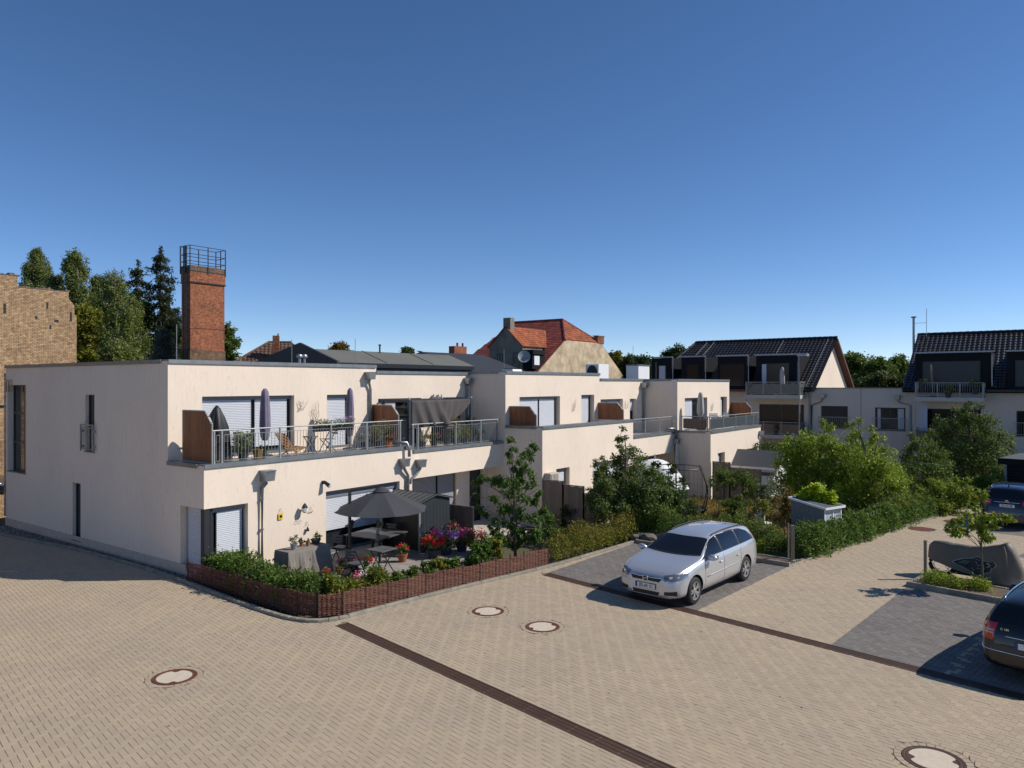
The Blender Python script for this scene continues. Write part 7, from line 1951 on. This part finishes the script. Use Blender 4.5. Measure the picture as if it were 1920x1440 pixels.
def twigs(label, u, w, z, h, seed, o=R):
    rr_ = random.Random(seed); mb = MB(); a = 0
    for k in range(4):
        x = rr_.uniform(-.12, .12); P = [(x, -.02, 0)]
        for j in range(5): P.append((P[-1][0] + rr_.uniform(-.07, .09), -.02 - rr_.random() * .03, P[-1][2] + h / 5 * rr_.uniform(.5, 1.2)))
        mb.tube(P, [.008, .007, .006, .005, .004, .003], 4)
    mb.tube([(.08 * math.cos(k * .7), -.03, h * .45 + .08 * math.sin(k * .7)) for k in range(9)], .005, 4)
    tag(mb.build('twig_ornament', MAT['bark'], loc=o(u, w, z), rotz=ROT), label, 'ornament', 'dried twig ornaments on the terrace walls')
twigs('dried twig ornament at the upper right corner of the wide terrace shutters', 4.66, -1.84, 4.5, .45, 1); twigs('long curved twig ornament between the two windows of the corner house', 5.15, -1.84, 4.1, .75, 2)
twigs('twig ornament between the windows of the parapet house', 18.9, .16, 4.1, .6, 3); twigs('twig ornament left of the narrow window on the fourth house', 24.2, .16, 4.1, .5, 4); twigs('thick bundle of dried twigs beside the last house terrace window', 31.2, 2.16, 3.8, .6, 5)

# ---- terrace of the corner house -------------------------------------------------------------
def terr(u, w, z=ZT): return R(u, w, z)
pot_plant('bushy green plant in a pot right of the black cover', terr(1.52, -.45), .16, .22, 'anth_fab', 'leaf_grey', .30, .62, 900, .07)
pot_plant('round straw-coloured pot behind the terrace railing', terr(1.95, -.35), .15, .30, 'straw', 'straw', .06, .05, 30, .04)
pot_plant('feathery tall grass pot behind the covered grill', terr(1.75, -.8), .16, .25, 'anth_fab', 'leaf_pear', .26, .62, 500, .09)
pot_plant('dark pot with lavender behind the second lilac parasol', terr(6.25, -.4), .16, .24, 'anth_fab', 'leaf_grey', .22, .35, 400, .05, 'fl_lilac', 60, .03)
pot_plant('silver-leaved pot plant at the right of the corner house terrace', terr(6.85, -.35), .17, .26, 'anth_fab', 'leaf_grey', .34, .70, 900, .06)
pot_plant('dark leafy pot beside the second wooden screen', terr(7.35, -.5), .16, .24, 'terracotta', 'leaf_dark', .28, .55, 600, .07)
pot_plant('orange-flowered pot near the second wooden screen', terr(7.15, -.2), .13, .2, 'terracotta', 'leaf_dark', .18, .25, 300, .05, 'fl_pink', 40, .04)
pot_plant('low dark pot between the covered grill and the first parasol', terr(2.25, -.6), .15, .2, 'anth_fab', 'leaf_dark', .18, .22, 260, .06)
for k, (u0, u1, lb, ml, fl) in enumerate(((3.98, 4.62, 'black flower box with green trailing plants on the railing', 'leaf_grey', None), (4.78, 5.55, 'black flower box with lavender on the railing, right one', 'leaf_grey', 'fl_lilac'))):
    t = thing('flower_box', lb, 'flower box', R(u0, -.20, ZT + .72), ROT, 'flower boxes on the corner house railing'); L = u1 - u0
    B1('box', MAT['black'], t, 0, L, -.02, .16, 0, .17)
    for x in (.12, L - .12): mb = MB(); mb.bar((x, -.03, .05), (x, -.03, .2), .03, .012); mb.build('hook', MAT['black'], t)
    P = RNG.uniform((0, -.08, .15), (L, .22, .36), (520, 3)); o = link_mesh('foliage', leaf_mesh(P, .07, .35, .3, .3), MAT[ml], t); o['kind'] = 'stuff'
    if fl: P = RNG.uniform((0, -.08, .30), (L, .2, .46), (120, 3)); o = link_mesh('flowers', leaf_mesh(P, .03, .9), MAT[fl], t); o['kind'] = 'stuff'
MAT['oak'] = M('oiled_light_wood', (.42, .22, .08), .55, var=.25, vscale=6, stretch=(6, 6, 1))
dc = thing('deck_chair', 'low reclined light wooden chair on the corner house terrace', 'chair', terr(3.25, -.55), ROT)
for k in range(5): mb = MB(); mb.bar((-.36, -.18 + k * .09, .72), (.0, -.18 + k * .09, .20), .075, .014, up=(0, 1, 0)); mb.build('back_slat', MAT['oak'], dc)
for k in range(5): mb = MB(); mb.bar((.0, -.18 + k * .09, .2), (.42, -.18 + k * .09, .24), .075, .014, up=(0, 1, 0)); mb.build('seat_slat', MAT['oak'], dc)
for y in (-.24, .24):
    for a, b in (((-.38, y, .74), (.12, y, 0)), ((-.2, y, 0), (.42, y, .26)), ((.42, y, .26), (.42, y, 0))): mb = MB(); mb.bar(a, b, .025, .03); mb.build('frame_bar', MAT['oak'], dc)
bt = thing('bistro_table', 'small round light wooden table on the corner house terrace', 'table', terr(4.04, -.55), ROT)
mb = MB(); mb.lathe([(.001, .54), (.24, .54), (.24, .565), (.001, .565)], 20); mb.build('table_top', MAT['oak'], bt)
for s_ in (1, -1):
    for y in (-.1, .1): mb = MB(); mb.bar((-.2 * s_, y, 0), (.16 * s_, y, .54), .02, .02); mb.build('leg', MAT['darkmetal'], bt)
fold_chair('light wooden folding chair below the flower box', terr(4.72, -.5), ROT + 2.9, 'darkmetal', wood='oak')
# ---- pergola with hanging cloth on the second house -----------------------------------------
pg = thing('pergola', 'dark steel pergola frame on the second house terrace', 'pergola', R(8.35, -.35, 3.0), ROT)
MAT['pg'] = M('pergola_paint', (.05, .06, .075), .45, .3)
Lp, Dpg, hp = 3.55, 1.35, 1.83
for x in (0, Lp):
    for y in (0, Dpg): B1('post', MAT['pg'], pg, x - .05, x + .05, y - .05, y + .05, 0, hp)
    mb = MB(); mb.lathe([(.055, 0), (.05, .05), (.001, .07)], 10, (x, 0, hp)); mb.build('post_cap', MAT['galv'], pg)
for a, b in (((0, 0, hp - .06), (Lp, 0, hp - .06)), ((0, Dpg, hp - .06), (Lp, Dpg, hp - .06)), ((0, 0, hp - .06), (0, Dpg, hp - .06)), ((Lp, 0, hp - .06), (Lp, Dpg, hp - .06)), ((0, .1, hp - .35), (0, Dpg, hp - .35)), ((0, .1, hp - .65), (0, Dpg, hp - .65))): mb = MB(); mb.bar(a, b, .07, .09); mb.build('beam', MAT['pg'], pg)
mb = MB(); nx, nz = 40, 12; MAT['drape'] = M('dark_grey_drape', (.085, .075, .072), .92, bump=.25, bscale=90)
folds = [(.28, .18), (.5, .08), (.80, .26), (1.05, .1), (1.45, .14), (2.0, .2), (2.25, .28), (2.75, .12)]
for j in range(nz + 1):
    for i in range(nx + 1):
        f = i / nx; x = .06 + f * (Lp - .16); drop = 1.02 - .12 * f - max(0, f - .55) ** 1.6 * 2.6; drop = max(drop, .12)
        g_ = j / nz; dx = sum(a * math.exp(-((x - c_ - .35 * g_ * (1 if c_ < 1.6 else -1)) / .12) ** 2) for c_, a in folds)
        mb.v.append((x, -.06 - dx * (.25 + .75 * g_) - .02 * math.sin(x * 9) * g_, hp - .04 - drop * g_))
for i in range(nx):
    for j in range(nz): a = j * (nx + 1) + i; mb.f.append((a, a + 1, a + nx + 2, a + nx + 1)); mb.m.append(0)
dr_ = mb.build('hanging_cloth', MAT['drape'], loc=pg.location, rotz=ROT, smooth=True); tag(dr_, 'dark grey cloth hung in folds along the front of the pergola', 'cloth'); md = dr_.modifiers.new('t', 'SOLIDIFY'); md.thickness = .006
mb = MB(); 
for k in range(7): mb.tube([(1.2 + k * .12, .1, 0), (1.25 + k * .11, .02 * k, .12 + .05 * math.sin(k * 2.2)), (1.4 + k * .1, .2, .02)], .03, 5)
tag(mb.build('rolled_canvas', MAT['cream_cloth'], loc=pg.location + Vector((0, 0, hp - .01)), rotz=ROT), 'crumpled pale canvas lying on top of the pergola', 'canvas')
for u, w, z, r_, h_, ml, fl, lb in ((10.6, -.5, 3.0, .2, .5, 'leaf_red', 'fl_pink', 'reddish plant behind the second terrace railing'), (11.0, -.35, 3.0, .28, .55, 'leaf_light', None, 'bright yellow-green bush behind the second terrace railing'),
                                   (11.5, -.3, 3.0, .25, .5, 'leaf_yellowgreen', None, 'leafy pot right of the bright bush'), (12.4, -.3, 3.0, .25, .35, 'leaf_dark', 'fl_white', 'pot of pale flowers near the end of the second terrace'), (12.9, -1.2, 3.0, .34, .95, 'leaf_dark', None, 'dark shrub in a planter against the parapet house wall'),
                                   (9.0, -.3, 3.0, .22, .4, 'leaf_grey', None, 'low grey-leaved pot at the left of the second terrace'), (9.7, -.35, 3.0, .24, .3, 'leaf_dark', 'fl_pink', 'pink-tinged pot in the shade of the hanging cloth'), (12.0, -1.3, 3.0, .3, .9, 'leaf_pear', None, 'tall leafy planter behind the pergola post')):
    pot_plant(lb, R(u, w, z), .16, .24, 'anth_fab', ml, r_, h_, 650, .06, fl, 60, .04)
bx = thing('flower_box', 'railing flower box with reddish plants on the second terrace', 'flower box', R(10.2, -.20, 3.68), ROT)
B1('box', MAT['brownwood'], bx, 0, .8, -.05, .13, 0, .16); P = RNG.uniform((0, -.1, .14), (.8, .2, .4), (420, 3)); o = link_mesh('foliage', leaf_mesh(P, .06, .4), MAT['leaf_red'], bx); o['kind'] = 'stuff'
fold_chair('folding chair behind the glass railing of the last house, left one', R(28.8, 3.2, 2.92), ROT + .4, 'galv', 'white'); fold_chair('folding chair behind the glass railing of the last house, right one', R(30.2, 3.2, 2.92), ROT + 2.7, 'galv', 'white')
tt = thing('side_table', 'small pale table between the two chairs on the last terrace', 'table', R(29.5, 3.1, 2.92), ROT); B1('table_top', MAT['white'], tt, -.3, .3, -.25, .25, .62, .65)
for x in (-.25, .25): B1('leg', MAT['galv'], tt, x - .015, x + .015, -.2, .2, 0, .62)
# plants on the apartment balconies
for (w, u, z, ml, fl, lb) in ((-.2, 44.5, 4.6, 'straw', None, 'straw-coloured grass pot at the left end of the upper balcony'), (1.6, 44.6, 4.6, 'leaf_dark', 'fl_white', 'dark pot with white blossoms beside the closed balcony parasol'), (3.2, 45.0, 4.6, 'leaf_grey', None, 'tall brown planter at the right end of the upper balcony'),
                             (1.9, 44.4, 1.66, 'leaf_dark', 'fl_red', 'red balcony geraniums on the middle balcony of the left apartment house'), (11.4, 44.4, 4.9, 'leaf_grey', None, 'pale leafy pot at the left of the right-hand balcony'), (12.9, 44.35, 4.5, 'leaf_yellowgreen', None, 'yellow-green pot hung in the middle of the right-hand balcony'), (14.4, 44.4, 4.75, 'leaf_pear', None, 'leafy pot at the right of the right-hand balcony')):
    pot_plant(lb, R(u, w, z), .2, .35, 'brownwood' if w == 3.2 else 'anth_fab', ml, .32, .5, 420, .10, fl, 60, .06)
hb = thing('hanging_canvas', 'long cream cloth hanging at the shaded corner of the fourth house', 'cloth', R(25.9, 2.35, 0), ROT)
mb = MB(); n = 14
for j in range(9):
    for k in range(n): a = 2 * math.pi * k / n; q = .09 + .10 * math.sin(j / 8 * 2.6); mb.v.append((q * math.cos(a) * (1 + .3 * math.sin(a * 5)), q * math.sin(a) * .7, 2.2 - 2.6 * j / 8))
for j in range(8):
    for k in range(n): mb.f.append((j * n + k, j * n + (k + 1) % n, (j + 1) * n + (k + 1) % n, (j + 1) * n + k)); mb.m.append(0)
mb.build('folds', MAT['cream_cloth'], hb, smooth=True)

# ---- further gardens ---------------------------------------------------------------------------
wc = thing('white_canopy', 'broad white domed garden canopy half hidden behind the dark fruit trees', 'canopy', (PX(1228, 880, 34)[0], 34, -.5), ROT)
MAT['white_fab'] = M('white_canvas', (.78, .78, .78), .8)
canopy((0, 0), 1.6, 2.50, 1.25, rot=.1, sag=.02, rad_steps=8, pw=2.2).build('canopy', MAT['white_fab'], wc, smooth=True)
mb = MB(); mb.tube([(0, 0, 0), (0, 0, 2.7)], .04, 8); mb.build('pole', MAT['galv'], wc)
tr_ = thing('trampoline', 'black trampoline with curved net poles between the fruit trees and the last house', 'trampoline', (PX(1268, 930, 32.0)[0], 32.0, -.6), 0)
n = 30; rT = 1.25
mb = MB(); mb.tube([(rT * math.cos(a), rT * math.sin(a), .7) for a in [2 * math.pi * k / n for k in range(n + 1)]], .035, 6, cap=False); mb.build('frame_ring', MAT['darkmetal'], tr_, smooth=True)
mb = MB(); mb.add([(1.1 * math.cos(2 * math.pi * k / n), 1.1 * math.sin(2 * math.pi * k / n), .69) for k in range(n)], [tuple(range(n))]); mb.build('jumping_mat', MAT['black'], tr_)
for k in range(6):
    a = 2 * math.pi * k / 6 + .3; P = [((rT + .22 * math.sin(s * math.pi)) * math.cos(a) * (1 - .25 * max(0, s - .6)), (rT + .22 * math.sin(s * math.pi)) * math.sin(a) * (1 - .25 * max(0, s - .6)), .5 + 2.0 * s) for s in [j / 8 for j in range(9)]]
    mb = MB(); mb.tube(P, .028, 6); mb.build('net_pole', MAT['black'], tr_, smooth=True)
    mb = MB(); mb.tube([(rT * math.cos(a), rT * math.sin(a), .7), (rT * math.cos(a), rT * math.sin(a), 0)], .025, 6); mb.build('leg', MAT['darkmetal'], tr_)
mb = MB(); mb.tube([(1.08 * math.cos(a), 1.08 * math.sin(a), 2.45) for a in [2 * math.pi * k / n for k in range(n + 1)]], .02, 5, cap=False)
for k in range(n):
    a = 2 * math.pi * k / n; mb.tube([(1.12 * math.cos(a), 1.12 * math.sin(a), .72), (1.08 * math.cos(a), 1.08 * math.sin(a), 2.45)], .004, 3, cap=False)
for z in (1.0, 1.3, 1.6, 1.9, 2.2): mb.tube([(1.1 * math.cos(a), 1.1 * math.sin(a), z) for a in [2 * math.pi * k / n for k in range(n + 1)]], .004, 3, cap=False)
mb.build('safety_net', MAT['black'], tr_)['kind'] = 'stuff'
ws = thing('garden_shed', 'white wooden garden shed with grey roofs, one gable and a lower lean-to', 'shed', (PX(1364, 880, 42)[0], 42, -.9), AROT)
MAT['felt'] = M('grey_roof_felt', (.095, .10, .108), .85, var=.1)
Lw = 2.7
for k in range(12): B1('gable_board', MAT['white'], ws, Lw - .02, Lw, .1 + k * .15, .245 + k * .15, 0, 1.75)
B1('front_wall', MAT['white'], ws, 0, Lw - .02, .1, .14, 0, 1.75); B1('back_wall', MAT['white'], ws, 0, Lw - .02, 1.86, 1.9, 0, 1.75)
mb = MB(); mb.extrude([(Lw - .02, .1, 1.75), (Lw - .02, 1.9, 1.75), (Lw - .02, 1.0, 2.48)], (.02, 0, 0)); mb.build('gable', MAT['white'], ws)
for y0_, y1_ in ((-.1, 1.0), (2.1, 1.0)):
    mb = MB(); mb.quad((-.1, y0_, 1.72), (Lw + .15, y0_, 1.72), (Lw + .15, y1_, 2.58), (-.1, y1_, 2.58)); r_ = mb.build('roof', MAT['felt'], ws); md = r_.modifiers.new('t', 'SOLIDIFY'); md.thickness = .04
    mb = MB(); mb.bar((Lw + .17, y0_, 1.70), (Lw + .17, y1_, 2.57), .03, .12); mb.bar((-.1, y0_ - .02 * (1 if y0_ < 0 else -1), 1.70), (Lw + .15, y0_ - .02 * (1 if y0_ < 0 else -1), 1.70), .03, .12); mb.build('trim_board', MAT['white'], ws)
mb = MB(); mb.quad((-.4, -1.3, 1.05), (Lw + .05, -1.3, 1.05), (Lw + .05, -.02, 1.50), (-.4, -.02, 1.50)); r_ = mb.build('lean_to_roof', MAT['felt'], ws); md = r_.modifiers.new('t', 'SOLIDIFY'); md.thickness = .04
mb = MB(); mb.bar((Lw + .07, -1.3, 1.03), (Lw + .07, -.05, 1.48), .03, .10); mb.bar((-.4, -1.32, 1.03), (Lw + .05, -1.32, 1.03), .03, .10); mb.build('trim_board', MAT['white'], ws)
for k in range(7): B1('lean_to_board', MAT['white'], ws, Lw - .02, Lw, -1.2 + k * .16, -1.045 + k * .16, 0, 1.06 + k * .055)
mb = MB(); mb.bar((Lw - .1, -1.2, .9), (Lw - .1, .0, .9), .06, .06); mb.build('rail', MAT['brownwood'], ws)
# grey storage box with plants on its sloping roof
gb = thing('storage_box', 'grey timber storage box with a white-edged sloping roof in the laurel hedge', 'storage box', (10.45, 25.1, -.1), rad(33.5))
MAT['grey_paint'] = M('blue_grey_paint', (.20, .21, .225), .6, var=.08); MAT['grey_light'] = M('light_grey_boards', (.48, .50, .52), .6, var=.08)
X_, Y_ = .96, 1.27
for k in range(11): B1('side_board', MAT['grey_paint'], gb, 0, .02, k * Y_ / 11 + .004, (k + 1) * Y_ / 11 - .004, 0, 1.30 + .17 * k / 11)
for k in range(11): B1('side_board', MAT['grey_paint'], gb, X_ - .02, X_, k * Y_ / 11 + .004, (k + 1) * Y_ / 11 - .004, 0, 1.30 + .17 * k / 11)
for k in range(9): B1('door_board', MAT['grey_light'], gb, .03, X_ - .03, -.005, .015, .03 + k * .14, .165 + k * .14)
B1('back_wall', MAT['grey_paint'], gb, .02, X_ - .02, Y_ - .02, Y_, 0, 1.46)
for x in (0, X_ / 2 - .02, X_ - .05): B1('corner_trim', MAT['white'], gb, x, x + .05, -.025, -.006, 0, 1.30)
mb = MB(); mb.hexa([(-.07, -.10, 1.30), (X_ + .07, -.10, 1.30), (X_ + .07, Y_ + .06, 1.50), (-.07, Y_ + .06, 1.50), (-.07, -.10, 1.34), (X_ + .07, -.10, 1.34), (X_ + .07, Y_ + .06, 1.54), (-.07, Y_ + .06, 1.54)]); mb.build('roof', MAT['felt'], gb)
for a, b in (((-.08, -.11, 1.325), (X_ + .08, -.11, 1.325)), ((-.08, -.11, 1.325), (-.08, Y_ + .07, 1.525)), ((X_ + .08, -.11, 1.325), (X_ + .08, Y_ + .07, 1.525)), ((-.08, Y_ + .07, 1.525), (X_ + .08, Y_ + .07, 1.525))): mb = MB(); mb.bar(a, b, .03, .07); mb.build('roof_trim', MAT['white'], gb)
B1('sign', MAT['greywood'], gb, -.012, -.001, .62, .85, 1.10, 1.18)
rp = thing('roof_plants', 'lime-green leafy plants spilling over the grey storage box roof', 'plants', gb.matrix_basis @ Vector((.55, .7, 1.45)), rad(33.5))
P = np.concatenate([clump_pts(c, r, n) for c, r, n in (((.0, .45, .10), .22, 420), ((.15, .15, .10), .24, 460), ((.25, -.15, .08), .24, 420), ((.30, -.5, .02), .22, 380), ((.12, .0, .30), .16, 200), ((-.1, .6, .02), .18, 240), ((.42, .2, .12), .25, 360), ((.3, .55, .10), .22, 300))])
P *= np.array([1.05, .95, 1.45]); P[:, 2] = np.maximum(P[:, 2], -.02 + .13 * P[:, 1]); o = link_mesh('foliage', leaf_mesh(P, .12, .85, .5, .2), MAT['leaf_lime'], rp); o['kind'] = 'stuff'
# posts, stakes, stones
def post(label, p, h, r=.045, mat='greywood', lean=(0, 0), sq=False, name='wooden_post', base=False):
    t = thing(name, label, 'post', p, random.random())
    mb = MB(); mb.tube([(0, 0, -.1), (lean[0], lean[1], h)], r, 4 if sq else 8); mb.build('post', MAT[mat], t)
    if base: mb = MB(); mb.lathe([(.10, -.05), (.09, .03), (.05, .05)], 10); mb.build('footing', MAT['kerb'], t)
post('square timber post with a pale top at the end of the hedge bed', S(1486, 1052, .05), 1.08, .07, sq=True, base=True)
post('thin timber stake just left of the square hedge post', S(1478, 1046, .05), 1.06, .028)
post('round timber stake at the left end of the planted island', ISL(.10, 1.15, .08), 1.0, .045)
post('dark thin rod standing in the hedge behind the silver car', S(1415, 1020), 1.45, .014, 'darkmetal', name='garden_rod')
post('thin slanting cane lying against the island plants', ISL(1.15, .75, .1), .5, .008, lean=(-.4, .15), name='garden_cane')
for k, (px, py) in enumerate(((1348, 990), (1512, 1000), (1640, 965))): post(['thin dark rod before the low shrubs left of the silver car roof', 'thin dark rod beside the grey storage box', 'thin dark rod in the far laurel hedge'][k], S(px, py, -.2), 1.2, .012, 'darkmetal', name='garden_rod')
st = thing('stone_pile', 'few rough boulders at the corner where the kerb meets the grey bay', 'stones', S(1215, 1012, 0), 0)
MAT['rock'] = M('rough_rock', (.20, .175, .15), .95, var=.5, vscale=5, bump=.8, bscale=14)
for k in range(6):
    bm = bmesh.new(); bmesh.ops.create_icosphere(bm, subdivisions=2, radius=.2 + .05 * (k % 3)); rs_ = random.Random(k)
    for v in bm.verts: v.co *= rs_.uniform(.8, 1.15); v.co.z *= .55
    me = bpy.data.meshes.new('boulder'); bm.to_mesh(me); bm.free(); o = link_mesh('boulder', me, MAT['rock'], st); o.location = (-.45 + .22 * k, .12 * math.sin(k * 2.1), .09)
cs = thing('garden_chair', 'white garden chair among the shrubs left of the storage box', 'chair', (PX(1432, 940, 29.5)[0], 29.5, -.5), .6)
B1('seat', MAT['white'], cs, -.22, .22, -.22, .22, .42, .46); B1('backrest', MAT['white'], cs, -.25, -.21, -.22, .22, .46, .92)
for x in (-.2, .18):
    for y in (-.2, .18): B1('leg', MAT['white'], cs, x, x + .03, y, y + .03, 0, .42)

# ---- motorcycle under its printed cover -----------------------------------------------------------
mo = thing('covered_motorcycle', 'motorcycle under a dark grey cover printed with a black motif, behind the planted island', 'motorcycle', ISL(1.05, 1.95, 0), math.atan2(QD.y, QD.x))
MAT['moto_cover'] = M('grey_brown_tarpaulin', (.17, .142, .108), .6, var=.15, vscale=3, bump=.25, bscale=16)
def sec(x):   # top height, half width, bottom height
    top = sm(x, [(-1.10, .82), (-1.0, .94), (-.85, .985), (-.4, .95), (.1, .955), (.45, 1.03), (.72, 1.14), (.84, 1.18), (.98, 1.02), (1.12, .66), (1.2, .42)])
    hw = sm(x, [(-1.1, .10), (-.9, .26), (-.5, .33), (0, .30), (.5, .36), (.8, .42), (1.05, .30), (1.2, .14)])
    bot = sm(x, [(-1.1, .48), (-.7, .38), (0, .22), (.6, .13), (1.2, .12)])
    return top, hw, bot
xs_ = [-1.10, -1.05, -.98, -.88, -.78, -.65, -.5, -.35, -.2, -.05, .1, .25, .4, .52, .62, .70, .76, .82, .88, .95, 1.03, 1.12, 1.2]; mb = MB(); m = 15; rows = []
for i, x in enumerate(xs_):
    t_, w_, b_ = sec(x)
    for k in range(m):
        f = k / (m - 1) * 2 - 1; a = abs(f); y = math.copysign(w_ * (.16 * min(1, a * 7) + .84 * a ** .75), f) if a > 0 else 0
        z = t_ - (t_ - b_) * max(0, (a - .12) / .88) ** 1.15
        y += .030 * math.sin(x * 11 + z * 7) * a + .016 * math.sin(x * 27 - z * 5) * a; z += .012 * math.sin(x * 17) * (1 - a)
        mb.v.append((x, y, z))
for i in range(len(xs_) - 1):
    for k in range(m - 1): a = i * m + k; mb.f.append((a, a + 1, a + m + 1, a + m)); mb.m.append(0)
mb.f.append(tuple(range(m))); mb.m.append(0); mb.f.append(tuple(reversed([(len(xs_) - 1) * m + k for k in range(m)]))); mb.m.append(0)
cv = mb.build('cover', MAT['moto_cover'], mo, smooth=True)
bmv = bmesh.new(); bmv.from_mesh(cv.data); bvc = BVHTree.FromBMesh(bmv); bmv.free()
def onc(x, z, off=.006):
    p, nn, _, _ = bvc.ray_cast(Vector((x, -2, z)), Vector((0, 1, 0)))
    return None if p is None else p + Vector((0, -off, 0))
outl = [(-.42, .50), (-.30, .56), (-.18, .61), (-.05, .64), (.05, .66), (.12, .72), (.22, .70), (.30, .63), (.42, .62), (.52, .64), (.60, .58), (.56, .50), (.50, .47), (.48, .38), (.38, .34), (.28, .28), (.16, .24), (.05, .30), (-.08, .36), (-.22, .42), (-.34, .45)]
def motif(scale, off, name, mt, parent):
    cx_, cz_ = .1, .47; P = [(cx_ + (x - cx_) * scale + (.012 * math.sin(i * 5.1)), cz_ + (z - cz_) * scale) for i, (x, z) in enumerate(outl)]
    dense = []
    for (xa, za), (xb, zb) in zip(P, P[1:] + P[:1]):
        for k in range(3): dense.append((xa + (xb - xa) * k / 3, za + (zb - za) * k / 3))
    bm = bmesh.new(); rings = []
    for s_ in (1, .72, .45, .2):
        r_ = []
        for x, z in dense:
            q = onc(cx_ + (x - cx_) * s_, cz_ + (z - cz_) * s_, off)
            r_.append(q)
        rings.append(r_)
    mb = MB(); nd = len(dense)
    for r_ in rings: mb.v += [tuple(q if q is not None else Vector((0, 0, .5))) for q in r_]
    for j in range(3):
        for k in range(nd):
            if all(rings[j + a][(k + b) % nd] is not None for a in (0, 1) for b in (0, 1)): mb.f.append((j * nd + k, j * nd + (k + 1) % nd, (j + 1) * nd + (k + 1) % nd, (j + 1) * nd + k)); mb.m.append(0)
    mb.f.append(tuple(3 * nd + k for k in range(nd))); mb.m.append(0)
    return mb.build(name, MAT[mt], parent)
MAT['print_pale'] = M('pale_print', (.42, .40, .36), .7)
pr_ = motif(1.07, .004, 'printed_outline', 'print_pale', mo); pb = motif(1.0, .009, 'printed_motif', 'ink', mo)
for k, (x0, z0, x1, z1) in enumerate(((-.2, .55, -.02, .56), (-.28, .5, -.05, .52), (.12, .60, .20, .48), (.2, .50, .34, .52), (.16, .42, .36, .44), (.10, .66, .22, .64), (.25, .36, .33, .33), (.42, .54, .50, .50), (.02, .40, .12, .36))):
    P = [onc(x0 + (x1 - x0) * s_ / 3, z0 + (z1 - z0) * s_ / 3 + .012 * math.sin(s_ * 2), .013) for s_ in range(4)]
    if all(p is not None for p in P): mb = MB(); mb.tube(P, .006, 4); mb.build('printed_line', MAT['print_pale'], pb)
mb = MB(); q = [(.80, -.30, 1.12), (.86, -.34, .9), (.88, -.36, .6), (.86, -.37, .3)]
mb.tube([(x, y - .03, z) for x, y, z in q], [.015, .02, .018, .01], 5); mb.build('cover_fold', MAT['moto_cover'], cv)
for x in (-.78,): 
    mb = MB(); n = 26; mb.tube([(x + .30 * math.cos(2 * math.pi * k / n), 0, .31 + .26 * math.sin(2 * math.pi * k / n)) for k in range(n + 1)], .055, 7, cap=False); w__ = mb.build('wheel', MAT['rubber'], mo, smooth=True)
    mb = MB(); mb.tube([(x + .20 * math.cos(2 * math.pi * k / n), -.03, .31 + .18 * math.sin(2 * math.pi * k / n)) for k in range(n + 1)], .012, 5, cap=False); mb.build('rim', MAT['chrome'], w__)
B1('engine_block', MAT['black'], mo, -.5, .7, -.14, .14, .14, .42)

# ---- carport at the right edge --------------------------------------------------------------------
cpn = thing('carport_shed', 'dark slatted shed with a flat grey roof at the right edge behind the blue car', 'shed', (21.95, 33.3, 0), math.atan2(QD.y, QD.x))
for k in range(14): B1('slat', MAT['clad'], cpn, 0, 5.0, -.01, .015, .08 + k * .13, .19 + k * .13)
for k in range(14): B1('slat', MAT['clad'], cpn, -.015, .01, .02, 3.0, .08 + k * .13, .19 + k * .13)
B1('corner_post', MAT['galv'], cpn, -.05, .04, -.05, .04, 0, 1.92); B1('back', MAT['black'], cpn, .02, 5, .05, 3.0, 0, 1.85)
B1('roof', MAT['felt'], cpn, -.2, 5.2, -.3, 3.2, 2.02, 2.12); B1('fascia', MAT['clad'], cpn, -.215, 5.2, -.33, -.302, 1.86, 2.12); B1('fascia', MAT['clad'], cpn, -.235, -.202, -.33, 3.2, 1.86, 2.12)
B1('skylight_sheet', MAT['white'], cpn, 1.2, 2.2, -.1, 3.0, 2.122, 2.14)
# fallen leaves and grit on the paving, stone chips in the island
P = []
mb = MB()
for k in range(260):
    x, y = random.uniform(-12, 16), random.uniform(10.8, 30)
    if not inside(np.array([[x, y]]), YARD)[0]: continue
    s_ = random.uniform(.008, .022); a = random.random() * 6; mb.add([(x + s_ * math.cos(a + q) * (1 if q % 2 else 1.6), y + s_ * math.sin(a + q), .004 + .004 * (q % 2)) for q in (0, 1.57, 3.14, 4.71)], [(0, 1, 2, 3)])
MAT['litter'] = M('dry_leaf_litter', (.30, .20, .10), .9, island=.6)
tag(mb.build('leaf_litter', MAT['litter'], fix=False), 'scattered dry leaf bits and grit on the paving', 'litter', kind='stuff')
